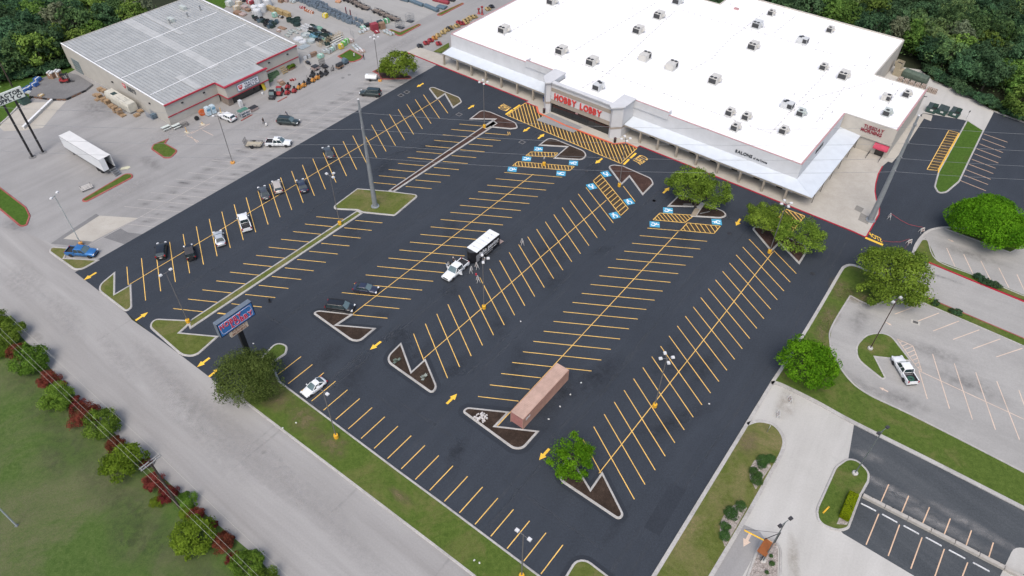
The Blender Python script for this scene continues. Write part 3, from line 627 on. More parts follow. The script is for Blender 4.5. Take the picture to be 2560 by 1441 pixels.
for o, x, y, a, lab in ((H5, 885, 343, R(31), 'left of the mulch island tip'), (H5, 582, 592, R(31), 'between the two hatched bays'), (H5, 213, 862, R(31), 'below the long hatched bay'), (H5, 1787, 700, R(31 + 180), 'at the right end of the long hatched bay'), (H5, 1467, 967, R(211), 'below the right end of the long hatched bay'),
     (C8, 945, 406, R(-31), 'beside the mulch island left of the lamp'), (C8, 836, 500, R(-31), 'left of the slanted hatched bay'), (C8, 1118, 614, R(149), 'right of the slanted hatched bay'), (C8, 1010, 717, R(149), 'below the slanted hatched bay'),
     (C9, 210, 379, R(31), 'below the leaning tree island'), (C9, 110, 484, R(31), 'below the hatched bay of the leaning tree'), (C9, 575, 466, R(211), 'right of the leaning tree island')):
 emblem(o, x, y, a, 'blue accessible-bay emblem ' + lab)
# oil and wear stains: soft-edged dark patches where cars stood
def stain_mat(name, col, amount):
 m, nt, b = nodes(name); at = nt.nodes.new('ShaderNodeAttribute'); at.attribute_name = 'tone'
 n = nz(nt, 0.9, 6, 0.7, pos(nt)); r = ramp(nt, n, [(0.32, (0, 0, 0)), (0.62, (1, 1, 1))])
 mu = nt.nodes.new('ShaderNodeMath'); mu.operation = 'MULTIPLY'; nt.links.new(at.outputs['Fac'], mu.inputs[0]); nt.links.new(r, mu.inputs[1])
 m2 = nt.nodes.new('ShaderNodeMath'); m2.operation = 'MULTIPLY'; m2.inputs[1].default_value = amount; nt.links.new(mu.outputs[0], m2.inputs[0])
 b.inputs['Base Color'].default_value = (*col, 1); b.inputs['Roughness'].default_value = 0.9; nt.links.new(m2.outputs[0], b.inputs['Alpha'])
 MATS[name] = m; return m
STAIN = stain_mat('oil_stain', (0.07, 0.068, 0.068), 0.34); DUST = stain_mat('pale_dust', (0.36, 0.35, 0.34), 0.5); DARKW = stain_mat('dark_sealer_wear', (0.012, 0.014, 0.018), 0.3); BROWN = stain_mat('brown_silt', (0.27, 0.23, 0.17), 0.4)
def stains(spots, mat, z, name='ground_stain'):
 v = []; f = []; t = []
 for c, a, b, rz in spots:
  n = 12; base = len(v); v.append((c.x, c.y, z)); t.append(1.0)
  for i in range(n):
   q = 2 * math.pi * i / n; k = rnd.uniform(0.8, 1.15); x, y = a * k * math.cos(q), b * k * math.sin(q)
   v.append((c.x + x * math.cos(rz) - y * math.sin(rz), c.y + x * math.sin(rz) + y * math.cos(rz), z)); t.append(0.0)
  f += [(base, base + 1 + i, base + 1 + (i + 1) % n) for i in range(n)]
 me = bpy.data.meshes.new(name); me.from_pydata(v, [], f); at = me.attributes.new('tone', 'FLOAT', 'POINT'); at.data.foreach_set('value', t)
 o = obj(name, me, mat); o['kind'] = 'structure'; return o
sp = []; sp2 = []
for k in range(27):
 c = 42 + 3.03 * k; um = -128.4
 for s in (-1, 1):
  if s < 0 and k < 2: continue
  p = W(um + s * rnd.uniform(1.6, 3.2), c + s * 1.4 + rnd.uniform(-.3, .3)); sp.append((p, rnd.uniform(1.4, 2.6), rnd.uniform(0.5, 0.95), TH + R(30)))
  if rnd.random() < 0.45: sp2.append((W(um + s * rnd.uniform(3, 5), c + rnd.uniform(-1, 3)), rnd.uniform(1, 2), 0.4, TH + R(30)))
stains(sp, STAIN, -0.0065); stains(sp2, STAIN, -0.0052)
sp = []
for x, y, a, b in ((160, 790, 9, 3), (420, 960, 16, 3.5), (620, 1120, 18, 3), (820, 1290, 14, 2.5), (300, 900, 10, 2), (520, 1090, 14, 2.5), (60, 700, 8, 4), (330, 470, 8, 3), (700, 290, 14, 3), (430, 330, 9, 4), (850, 170, 10, 3), (1000, 110, 9, 3)): sp.append((g(x, y), a, b, R(-45) if y > 600 else TH + R(90)))
stains(sp, DUST, -0.0025)
stains([(g(x, y), a, b, R(-40)) for x, y, a, b in ((95, 843, 1.6, .8), (660, 1130, .5, .5), (240, 270, 9, 6), (300, 240, 7, 4), (150, 215, 6, 4), (40, 560, 5, 3), (380, 410, 5, 2))], STAIN, -0.0018)
sp = []
for _ in range(60):
 x, y = rnd.uniform(300, 2050), rnd.uniform(260, 1400); p = g(x, y); u, v = UV(p)
 if -118 < u < -16 and 34 < v < 127: sp.append((p, rnd.uniform(2, 8), rnd.uniform(1, 3.5), TH + R(rnd.choice((60, 90, 120)))))
stains(sp, DARKW, 0.0012)
sp = []
for u_ in (-104.3, -103.0, -84.6, -83.2, -66.6, -65.2, -49.4, -48.0, -31.6, -30.2, -13.4, -12.0):
 for k in range(5): sp.append((W(u_ + rnd.uniform(-.6, .6), 38 + 20 * k + rnd.uniform(-6, 6)), rnd.uniform(9, 19), rnd.uniform(.25, .5), TH + R(90) + rnd.uniform(-.03, .03)))
for k in range(14): sp.append((W(-112 + 7 * k + rnd.uniform(-2, 2), rnd.choice((41.6, 43.0, 118, 119.6, 122.5)) + rnd.uniform(-.6, .6)), rnd.uniform(6, 12), rnd.uniform(.25, .5), TH + rnd.uniform(-.05, .05)))
stains(sp, stain_mat('pale_tyre_wear', (.075, .083, .095), 0.38), 0.0016)
stains([(g(x, y), a, b, rz) for x, y, a, b, rz in ((2230, 1225, 9, 1.0, R(-38)), (2330, 1300, 10, 1.2, R(-38)), (2440, 1320, 9, 1.0, R(-38)), (2170, 1140, 3, 1, R(-30)))], DUST, 0.0062)
stains([(g(x, y), a, b, rz) for x, y, a, b, rz in ((1985, 1400, 6, 1.0, R(80)), (2190, 1010, 5, 2, R(-30)), (1965, 1010, 4, 2, R(60)))], BROWN, 0.0085)
stains([(g(x, y), a, b, rz) for x, y, a, b, rz in ((2150, 800, 5, 2, R(60)), (2330, 880, 8, 2.2, R(-30)), (2250, 1000, 6, 2, R(-30)), (2420, 960, 8, 3, R(-30)), (2430, 640, 8, 2, R(-30)), (2340, 690, 6, .5, R(-30)), (2150, 960, 4, 1.5, R(-50)))], STAIN, 0.1162)
stains([(G(C11, x, y, .0), a, b, R(-45)) for x, y, a, b in ((120, 330, 6, 3), (260, 520, 8, 3.5), (420, 700, 9, 4), (600, 920, 9, 4), (760, 1060, 8, 4), (900, 1250, 8, 4), (1150, 1400, 7, 3), (700, 1250, 6, 3), (300, 800, 6, 2))], stain_mat('dull_olive_grass', (0.085, 0.09, 0.05), 0.45), -.002, 'grass_patch')  # duller olive patches on the field along the shrub row
TANS = stain_mat('worn_tan_grass', (0.17, 0.135, 0.07), 0.85)
stains([(g(x, y, .12), a, b, rz) for x, y, a, b, rz in ((2100, 720, 4, 2.5, R(70)), (2150, 745, 4, 2.5, R(-20)), (2072, 790, 5, 2.2, R(60)), (2055, 830, 4, 1.5, R(60)), (690, 1000, 4, 3, R(-40)), (760, 1050, 5, 3, R(-40)), (830, 1110, 4, 2.5, R(-40)), (1870, 1110, 3, 2, R(60)), (1000, 1240, 3, 1, R(-40)))], TANS, 0.1225, 'grass_patch')
sheet_px('asphalt_patch', cr(C14, [(1665, 1040), (1885, 680), (2015, 735), (1790, 1112)]), 0.0032, ASPHD)
# drain lids and manhole covers
STEEL = pm('grey_steel', (0.22, 0.23, 0.24), 0.5, 0.6); DKST = pm('dark_steel', (0.05, 0.05, 0.055), 0.5, 0.5)
FRAMEC = pm('faded_concrete_frame', (0.17, 0.17, 0.17), 0.9)
for i, (o, x, y, lab) in enumerate(((C2, 1327, 716, 'left of the pair at the far aisle'), (C2, 1371, 692, 'right of the pair at the far aisle'), (C2, 1763, 860, 'near the far mulch island'), (C3, 676, 1068, 'left of the accessible bays'))):
 t = thing('drain_lid', 'square drain lid ' + lab, 'drain lid', G(o, x, y), TH + R(0), 'square drain lids in the black lot')
 m = MB()
 for a, b, c, d in ((0, .55, 1.3, .16), (0, -.55, 1.3, .16), (.57, 0, .16, .94), (-.57, 0, .16, .94)): m.box((a, b, 0.012), (c, d, 0.024))
 m.build('frame', FRAMEC, t); MB().box((0, 0, 0.008), (0.95, 0.9, 0.012)).build('lid', DKST, t)
for i, (o, x, y, lab, zz) in enumerate(((C8, 799, 384, 'below the crossing corner', 0), (C8, 1307, 607, 'left of the leaning tree', 0), (C9, 103, 307, 'left of the leaning tree island', 0), (C9, 1295, 855, 'in the right aisle', 0), (C9, 670, 552, 'between the leafy trees', 0), (Y3, 1565, 540, 'first in the farm store aisle', 0), (Y3, 1680, 485, 'second in the farm store aisle', 0))):
 t = thing('manhole_cover', 'round manhole cover ' + lab, 'manhole cover', G(o, x, y), 0, 'manhole covers')
 MB().lathe((0, 0, 0), [(0.45, 0.0), (0.45, 0.02), (0.36, 0.024)], 16).build('rim', FRAMEC if i > 4 else DKST, t); MB().lathe((0, 0, 0), [(0.35, 0.0), (0.35, 0.016)], 16).build('cover', DKST, t)
t = thing('storm_drain', 'storm drain grate in the grey side lot', 'drain', G(C10, 988, 1123) + Vector((0, 0, 0.11)), R(-28))
MB().box((0, 0, 0.012), (1.5, 1.0, 0.02)).build('surround', pm('light_concrete', (0.4, 0.39, 0.36), 0.9), t)
for k in range(6): MB().box((-0.35 + k * 0.14, 0, 0.03), (0.1, 0.6, 0.02)).build('bar', DKST, t)
# ================================================================== buildings
WHITE = pm('white_stucco', (0.50, 0.51, 0.525), 0.85, var=0.05, scale=0.4); MEMB = pm('white_roof_membrane', (0.84, 0.845, 0.85), 0.7, var=0.025, scale=0.25)
CANM = pm('white_canopy_metal', (0.54, 0.585, 0.63), 0.45, var=0.04, scale=0.5); TANB = pm('tan_band', (0.30, 0.265, 0.225), 0.85, var=0.06)
BEIGE = pm('beige_block_wall', (0.44, 0.415, 0.37), 0.9, var=0.07, scale=0.5); COLM = pm('tan_column', (0.30, 0.27, 0.22), 0.85); REDL = pm('red_letter_plastic', (0.50, 0.055, 0.05), 0.4)
REDC = pm('red_metal_trim', (0.36, 0.025, 0.045), 0.45); PINK = pm('faded_pink_coping', (0.42, 0.24, 0.24), 0.7); DGLASS = glass_mat('dark_store_glass', (0.012, 0.014, 0.016), 0.08); BLACK = pm('black_metal', (0.014, 0.014, 0.016), 0.45)
INTER = pm('dark_interior', (0.02, 0.02, 0.022), 0.9); ALU = pm('aluminium', (0.4, 0.41, 0.42), 0.35, 0.8); NAVY = pm('navy_lettering', (0.02, 0.035, 0.09), 0.5); INK = pm('black_lettering', (0.02, 0.025, 0.03), 0.5)
MAROON = pm('maroon_lettering', (0.22, 0.02, 0.035), 0.6); AWN = pm('red_awning_fabric', (0.42, 0.05, 0.09), 0.8, var=0.1, scale=1.5)
XF = {'-v': Matrix(((1, 0, 0, 0), (0, 0, -1, 0), (0, 1, 0, 0), (0, 0, 0, 1))), '+u': Matrix(((0, 0, 1, 0), (1, 0, 0, 0), (0, 1, 0, 0), (0, 0, 0, 1))), '-u': Matrix(((0, 0, -1, 0), (-1, 0, 0, 0), (0, 1, 0, 0), (0, 0, 0, 1)))}
GLYPH = {}
def glyph(ch, bold, depth):
 k = (ch, bold, depth)
 if k not in GLYPH:
  me = text_mesh(ch, 1.0, depth, bold, 'LEFT'); a, b = mesh_width(me)
  for v in me.vertices: v.co.x -= a
  GLYPH[k] = (me, b - a)
 return GLYPH[k]
def letters(s, parent, face, at, width, cap, mat, bold=0.03, gap=0.1, space=0.45, depth=0.2, one=None, under=None):
 """channel letters on a wall: every letter its own part; ONE names a single joined part for small print"""
 items = []; x = 0.0; outl = []
 for ch in s:
  if ch == ' ': x += space; continue
  me, w = glyph(ch, bold, depth); items.append((me, x))
  if under: m2, w2 = glyph(ch, bold + .035, depth); outl.append((m2, x + (w - w2) / 2))
  x += w + gap
 tot = x - gap; sx = width / tot; sy = cap / 0.69
 M0 = Matrix.Translation(at) @ XF[face]
 if one:
  bm = bmesh.new()
  for me, px_ in items:
   m2 = me.copy(); m2.transform(Matrix.Translation(((px_ * sx) - width / 2, 0, 0)) @ Matrix.Diagonal((sx, sy, 1, 1))); bm.from_mesh(m2); bpy.data.meshes.remove(m2)
  me = bpy.data.meshes.new(one); bm.to_mesh(me); bm.free(); o = obj(one, me, mat, parent); o.matrix_basis = M0; return [o]
 out = []
 for me, px_, mt, nm, dz in [(a, b, mat, 'letter', 0) for a, b in items] + [(a, b, under, 'letter_outline', -.025) for a, b in outl]:
  o = bpy.data.objects.new(nm, me); COL.objects.link(o); o.parent = parent
  if not me.materials: me.materials.append(None)
  o.material_slots[0].link = 'OBJECT'; o.material_slots[0].material = mt
  o.matrix_basis = M0 @ Matrix.Translation((0, 0, dz)) @ Matrix.Translation((px_ * sx - width / 2, 0, 0)) @ Matrix.Diagonal((sx, sy, 1, 1)); out.append(o)
 return out
def ub(mb, u0, u1, v0, v1, z0, z1): return mb.box(((u0 + u1) / 2, (v0 + v1) / 2, (z0 + z1) / 2), (abs(u1 - u0), abs(v1 - v0), z1 - z0))
# ------------------------------------------------------------------ the long white-roofed store
ST = thing('retail_store', 'long store with white flat roof, front canopy and HOBBY LOBBY entrance', 'store', W(-75, 133.7), TH)
def LU(u): return u + 75.0
def LV(v): return v - 133.7
ZR = 7.0
def L(mb, u0, u1, v0, v1, z0, z1): return ub(mb, LU(u0), LU(u1), LV(v0), LV(v1), z0, z1)
ROOFL = [(-123.4, 133.7), (-27.2, 133.7), (-27.2, 159.5), (-15.6, 159.5), (-15.6, 182.6), (-27.8, 182.6), (-27.8, 206.5), (-76.2, 206.5), (-76.2, 196.4), (-123.9, 196.4)]
_m, _nt, _b = nodes('white_membrane_sheet'); _p = pos(_nt, obj=True)
_w = _nt.nodes.new('ShaderNodeTexWave'); _w.bands_direction = 'X'; _w.inputs['Scale'].default_value = 0.105; _w.inputs['Distortion'].default_value = 0.0; _nt.links.new(_p, _w.inputs['Vector'])
_c = ramp(_nt, _w.outputs['Fac'], [(0.0, (.72, .725, .73)), (.02, (.80, .80, .805)), (.06, (.80, .80, .805))])
_c = mix(_nt, .6, _c, ramp(_nt, nz(_nt, .11, 8, .72, _p, .6), [(.3, (.84, .84, .83)), (.5, (1, 1, 1))]), 'MULTIPLY'); _c = mix(_nt, .5, _c, ramp(_nt, nz(_nt, .7, 6, .7, pos(_nt, (.25, 1.2, 1), 0, True)), [(.32, (.86, .86, .85)), (.45, (1, 1, 1))]), 'MULTIPLY')
_nt.links.new(_c, _b.inputs['Base Color']); _b.inputs['Roughness'].default_value = .75; MEMB = _m
mb = MB(); mb.poly([(LU(u), LV(v), ZR) for u, v in ROOFL]); ro = mb.build('roof', MEMB, ST, fix=False)
mb = MB(); L(mb, -86.4, -70.0, 128.75, 133.69, 6.9, 6.998); mb.build('roof', MEMB, ST)
def wall(u0, u1, v0, v1, z1, mat, z0=0.0): mb = MB(); L(mb, u0, u1, v0, v1, z0, z1); return mb.build('wall', mat, ST)
wall(-123.4, -88.8, 133.7, 134.0, 7.25, WHITE); wall(-67.2, -27.2, 133.7, 134.0, 7.25, WHITE)
wall(-27.5, -27.2, 134.003, 159.2, 7.25, WHITE); wall(-27.5, -15.6, 159.5, 159.8, 7.2, BEIGE); wall(-15.9, -15.6, 159.803, 182.6, 7.2, BEIGE)
wall(-27.8, -15.9, 182.3, 182.6, 7.15, BEIGE); wall(-28.1, -27.8, 182.603, 206.5, 7.15, BEIGE); wall(-76.2, -28.1, 206.2, 206.5, 7.3, BEIGE); wall(-76.5, -76.2, 196.4, 206.5, 7.2, BEIGE); wall(-123.9, -76.5, 196.4, 196.7, 7.2, BEIGE); wall(-123.7, -123.4, 134.0, 196.4, 7.25, WHITE)
for a in ((-123.4, -98.3, 133.68, 134.02), (-58.2, -27.18, 133.68, 134.02), (-27.52, -27.18, 134.03, 159.48), (-15.92, -15.58, 159.5, 182.62), (-27.18, -15.93, 159.48, 159.82), (-123.72, -123.38, 134.03, 196.7)):
 mb = MB(); L(mb, *a, 7.253, 7.30); mb.build('coping', PINK if a[0] != -27.18 else BEIGE, ST)
for u0, u1, zt, sgn in ((-98.3, -89.4, 7.95, 0), (-67.2, -58.2, 8.05, 1)):
 mb = MB(); L(mb, u0, u1, 133.45, 133.69, 6.2, zt); L(mb, u0, u0 + 0.2, 133.693, 134.9, 7.0, zt) if not sgn else L(mb, u1 - 0.2, u1, 133.693, 134.9, 7.0, zt); mb.build('raised_parapet', WHITE, ST)
 mb = MB(); L(mb, u0 - .02, u1 + .02, 133.42, 133.72, zt + .002, zt + 0.05); mb.build('coping', PINK, ST)
# front facade with its two chamfered towers
FV = 128.3
mb = MB(); L(mb, -86.7, -69.8, FV, FV + 0.45, 2.75, 7.75); mb.build('facade_wall', WHITE, ST)
for z0, z1 in ((2.72, 3.76), (5.78, 6.74)): mb = MB(); L(mb, -86.69, -69.81, FV - 0.05, FV - 0.002, z0, z1); mb.build('tan_band', TANB, ST)
mb = MB()
for d, z0, z1 in ((0.08, 7.45, 7.6), (0.2, 7.6, 7.8), (0.35, 7.8, 8.05), (0.45, 8.05, 8.25)): L(mb, -86.9, -69.6, FV - d, FV + 0.7, z0 + .001, z1)
mb.build('cornice', WHITE, ST)
def tower(sgn, um):
 m = lambda u: LU(um + sgn * u)
 P = [(m(-1.35), LV(127.95)), (m(-0.55), LV(127.25)), (m(1.25), LV(129.1)), (m(1.35), LV(133.69)), (m(-1.35), LV(133.69))]
 if sgn < 0: P = P[::-1]
 q = MB().prism(P, 0.0, 7.7).build('tower', WHITE, ST)
 ce = Vector((sum(p[0] for p in P) / 5, sum(p[1] for p in P) / 5))
 def grow(k): return [(ce.x + (p[0] - ce.x) * k, ce.y + (p[1] - ce.y) * k if p[1] < LV(133) else p[1]) for p in P]
 mb = MB(); mb.prism(grow(1.06), 7.7, 7.9); mb.prism(grow(1.14), 7.9, 8.15); mb.prism(grow(1.22), 8.15, 8.4); mb.build('cornice', WHITE, ST)
 MB().prism(grow(1.015), 2.55, 3.1).build('tan_band', TANB, ST)
tower(1, -68.45); tower(-1, -88.05)
mb = MB(); L(mb, -86.7, -69.8, 128.5, 128.6, 0.0, 2.74); mb.build('entrance_glazing', DGLASS, ST)
mb = MB()
for k in range(9): L(mb, -86.5 + k * 2.06, -86.44 + k * 2.06, 128.46, 128.495, 0.14, 2.7)
L(mb, -86.6, -69.9, 128.47, 128.49, 2.1, 2.15); mb.build('door_frame', DKST, ST)
mb = MB(); L(mb, -79.6, -78.9, 128.44, 128.49, 2.2, 2.6); mb.build('door_sign', PINK, ST)
letters('HOBBY LOBBY', ST, '-v', (LU(-79.0), LV(FV - 0.12), 4.02), 13.4, 1.5, REDL, bold=0.035, gap=0.09, space=0.5, depth=0.22)
SW = gV(1838, 379, 133.6); SW2 = gV(1914, 409, 133.6); ua, ub_ = UV(SW)[0], UV(SW2)[0]
letters('SALONS', ST, '-v', (LU(ua + 1.95), LV(133.62), 4.55), 3.9, 0.72, INK, bold=0.02, gap=0.08, depth=0.1)
letters('of the Towne', ST, '-v', (LU(ua + 5.75), LV(133.62), 4.55), 3.1, 0.5, INK, bold=0.01, gap=0.07, space=0.25, depth=0.1, one='small_lettering')
letters('SALONS', ST, '+u', (LU(-27.12), LV(144.6), 5.4), 4.2, 0.8, INK, bold=0.02, gap=0.08, depth=0.1)
for s, dz, w, c in (('TUESDAY', 1.0, 4.4, -0.1), ('MORNING', 0.0, 4.6, -0.35)):
 letters(s, ST, '-v', (LU(-20.2 + c), LV(159.42), 4.6 + dz), w, 0.78, MAROON, bold=0.03, gap=0.07, depth=0.1)
# lower shop front: fascia shadow line as a darker painted band, door, barrel awning
mb = MB(); L(mb, -22.3, -15.62, 159.2, 159.49, 3.3, 3.5); mb.build('fascia_shadow_band', pm('fascia_shadow_grey', (0.33, 0.315, 0.285), 0.9), ST)
mb = MB(); L(mb, -18.3, -16.4, 159.44, 159.495, 0.13, 2.2); mb.build('door', DGLASS, ST)
n = 8; rings = []
for u in (-18.9, -15.75):
 rings.append([(LU(u), LV(159.49) - 1.25 * math.sin(math.pi / 2 * k / n), 2.15 + 0.95 * math.cos(math.pi / 2 * k / n)) for k in range(n + 1)] + [(LU(u), LV(159.49), 2.15)])
MB().loft(rings).build('awning', AWN, ST)
for u in (-19.2, -16.4):
 mb = MB();
 for v in (156.6, 157.8, 159.0): mb.tube([(LU(u), LV(v), 0.13), (LU(u), LV(v), 1.0)], 0.04, 6)
 mb.tube([(LU(u), LV(156.6), 1.0), (LU(u), LV(159.1), 1.0)], 0.04, 6); mb.tube([(LU(u), LV(156.6), 0.6), (LU(u), LV(159.1), 0.6)], 0.04, 6); mb.build('door_rail', DKST, ST)
# canopies
def canopy(loop, z_out, z_in, nm='canopy'):
 top = [(LU(u), LV(v), z) for u, v, z in loop]; mb = MB(); n = len(top)
 mb.add(top + [(a, b, c - 0.14) for a, b, c in top], [tuple(range(n)), tuple(range(2 * n - 1, n - 1, -1))] + [(i, (i + 1) % n, n + (i + 1) % n, n + i) for i in range(n)])
 return mb.build(nm, CANM, ST)
canopy([(-123.3, 129.9, 3.4), (-88.9, 129.9, 3.4), (-88.9, 133.68, 3.8), (-123.3, 133.68, 3.8)], 0, 0)
canopy([(-67.0, 129.9, 3.4), (-22.4, 129.9, 3.4), (-27.19, 133.68, 3.8), (-67.0, 133.68, 3.8)], 0, 0)
canopy([(-22.38, 129.92, 3.4), (-22.38, 159.45, 3.4), (-27.17, 159.45, 3.8), (-27.17, 133.7, 3.8)], 0, 0)
for a in ((-123.3, -88.9, 129.95, 130.35), (-67.0, -22.45, 129.95, 130.35)):
 mb = MB(); L(mb, *a, 2.93, 3.245); mb.build('canopy_beam', COLM, ST)
mb = MB(); L(mb, -22.75, -22.45, 130.36, 159.4, 3.0, 3.24); mb.build('canopy_beam', COLM, ST)
for u in (-123.0, -118.3, -113.5, -108.6, -103.5, -98.4, -93.4, -62.6, -58.0, -53.2, -48.2, -43.1, -37.9, -32.6, -27.6):
 mb = MB(); mb.box((LU(u), LV(130.15), 1.53), (0.42, 0.42, 2.8)); mb.build('column', COLM, ST)
for q in ((2131.6, 369), (2114, 393), (2094, 421), (2073, 449), (2051.6, 480), (2030.6, 508)):
 v = UV(g(*q, 0.13))[1]; MB().tube([(LU(-22.6), LV(v), 0.13), (LU(-22.6), LV(v), 3.0)], 0.055, 6).build('canopy_post', DKST, ST)
for k in range(7): mb = MB(); L(mb, -62 + 5.2 * k, -60.6 + 5.2 * k, 133.6, 133.69, 0.13, 2.4); mb.build('shop_window', DGLASS, ST)
for k in range(6): mb = MB(); L(mb, -121 + 5.0 * k, -118.5 + 5.0 * k, 133.62, 133.69, 0.9, 2.5); mb.build('shop_window', DGLASS, ST)
# gas pipes and seams on the roof (one part each run)
PIPE = pm('grey_pipe', (0.55, 0.55, 0.55), 0.6); BLK = pm('dark_pipe_support', (0.45, 0.45, 0.45), 0.8)
def roof_pipe(pts, step=1.9):
 P = [Vector((LU(UV(g(*q, ZR))[0]), LV(UV(g(*q, ZR))[1]), ZR + 0.16)) for q in pts]
 mb = MB(); mb.tube(P, 0.035, 5); mb.build('roof_pipe', PIPE, ST); mb = MB()
 for a, b in zip(P, P[1:]):
  d = (b - a).length
  for k in range(int(d / step)): p = a + (b - a) * (k * step / d); mb.box((p.x + rnd.uniform(-.1, .1), p.y, ZR + 0.07), (0.3, 0.2, 0.14))
 o = mb.build('pipe_support', BLK, ST); o['kind'] = 'stuff'
roof_pipe(cr(C3, [(545, 270), (880, 400), (1130, 490), (1440, 595), (1740, 705), (1960, 790), (2040, 820), (2550, 1010)]))
roof_pipe(cr(C3, [(1130, 660), (1280, 580), (1400, 480), (1850, 60)])); roof_pipe(cr(C3, [(580, 245), (1010, 5)])); roof_pipe(cr(C3, [(1080, 375), (1700, 10)]))
roof_pipe(cr(C4, [(862, 1000), (1320, 500), (1585, 495), (1545, 555)])); roof_pipe(cr(C4, [(1000, 850), (1180, 740), (1450, 665), (1690, 592)])); roof_pipe(cr(C4, [(1205, 915), (1450, 615)]))
roof_pipe(cr(C4, [(1690, 860), (1830, 660)])); roof_pipe(cr(C4, [(200, 80), (420, 150), (620, 200), (890, 280), (1200, 375), (1390, 430)])); roof_pipe(cr(C4, [(270, 525), (420, 440), (560, 290), (640, 230), (820, 90)])); roof_pipe(cr(C4, [(890, 245), (1050, 120)]))
mb = MB()
for o, x, y in ((C4, 1215, 330), (C4, 1600, 440), (C4, 1245, 900), (C4, 1630, 815), (C4, 1320, 850), (C4, 1540, 725), (C4, 1770, 640), (C4, 815, 212), (C4, 555, 40), (C3, 1500, 70), (C4, 955, 105), (C4, 1035, 715), (C4, 1130, 870), (C3, 740, 450)):
 p = G(o, x, y, ZR); u, v = UV(p); mb.tube([(LU(u), LV(v), ZR), (LU(u), LV(v), ZR + 0.6)], 0.09, 8)
mb.build('roof_vent', pm('vent_grey', (0.45, 0.45, 0.45), 0.5), ST)['kind'] = 'stuff'
t = thing('roof_hatch', 'small faded red hatch box on the white roof', 'roof hatch', G(C4, 602, 72, ZR), TH); MB().box((0, 0, 0.2), (1.3, 0.8, 0.4)).build('lid', PINK, t)
# walk
XP = [g(*q[:2]).to_2d() for q in XW]
wl = [W(-136.15, 129.1).to_2d(), W(-94.0, 129.1).to_2d(), XP[0], XP[9], XP[8], XP[7], XP[6], XP[5], XP[4], XP[3], W(-62, 129.1).to_2d(), W(-12.6, 129.1).to_2d()] + [g(*q).to_2d() for q in ((2161, 593), (2166, 592), (2175, 576), (2197, 537), (2198, 522), (2190, 500), (2187, 480), (2189, 460), (2195, 437), (2206, 417))] + [W(-14.6, 159.4).to_2d(), W(-123.3, 159.4).to_2d()]
front_edge = wl[:22]
wl2 = wl[:23] + [W(-123.4, 159.4).to_2d(), W(-123.4, 133.5).to_2d(), g(1083, 131).to_2d(), g(1045, 118.7).to_2d()]
sheet('pavement', wl2, 0.135, WALK, 'tan concrete walk along the store front')
kerb_line(front_edge, REDH, 0.24, 0.142, label='crimson painted kerb along the store front')
m = MB()
for q in (((785, 803), (797, 850)), ((797, 850), (1000, 945)), ((1000, 945), (1362, 1083)), ((1362, 1083), (1455, 1076)), ((1455, 1076), (1537, 1113))): strip(m, G(C3, *q[0]).to_2d(), G(C3, *q[1]).to_2d(), 0.5, 0.147)
paint('road_marking', m, paint_mat('orange_red_paint', (0.60, 0.13, 0.06), 0.15), 'orange edge of the crossing kerb')
sheet_px('concrete_ramp', cr(C3, [(780, 905), (880, 850), (1130, 960), (1060, 1000)]), 0.14, ground('grey_ramp', ((0.19, 0.19, 0.19), (0.25, 0.25, 0.25), (0.3, 0.3, 0.3)), mid=1.0))
sheet_px('grass_verge', cr(Y2, [(1640, 880), (1900, 728), (1912, 800), (1772, 905)]), 0.15, GRA, 'small grass wedge by the store corner')
sheet('concrete_strip', [W(*q).to_2d() for q in ((-15.6, 158.5), (-13.9, 158.7), (-13.4, 168), (-13.6, 183.5), (-15.6, 183.5))], 0.05, WALK, 'narrow concrete strip below the side wall')
sheet('concrete_apron', [Vector(p.to_2d()) for p in (W(-15.6, 181), g(2309, 283), g(2408, 300), g(2417, 303), g(2459, 330), g(2485, 280), g(2400, 228), g(2330, 200), g(2300, 175), W(-27.8, 206), W(-27.8, 182.6))], 0.012, CONC, 'pale concrete service apron behind the store')
sheet_px('concrete_pad', cr(H6, [(868, 1005), (895, 985), (1028, 1018), (1005, 1100), (865, 1050)]), 0.02, WALK)
m = MB()
for q in (((480, 1370, .5), (545, 1345), (525, 1440), (440, 1420)), ((520, 1180), (600, 1210), (590, 1285), (490, 1240))):
 pass
sheet_px('concrete_panel', cr(C10, [(485, 118), (548, 148), (520, 185), (462, 155)]), 0.139, ground('grey_patch_concrete', ((0.19, 0.18, 0.16), (0.23, 0.22, 0.2), (0.27, 0.26, 0.235)), mid=1.5)); sheet_px('concrete_panel', cr(C10, [(520, 182), (600, 225), (580, 285), (495, 245)]), 0.139, MATS['grey_patch_concrete'])
sheet_px('ramp_path', cr(C9, [(375, 425), (455, 325), (490, 330), (420, 428)]), 0.16, KERB, 'concrete ramp across the mulch island'); sheet_px('ramp_path', cr(C9, [(378, 424), (412, 365), (447, 375), (418, 426)]), 0.165, ground('tan_tactile_paving', ((0.2, 0.17, 0.13), (0.27, 0.23, 0.18), (0.33, 0.29, 0.23)), mid=4))
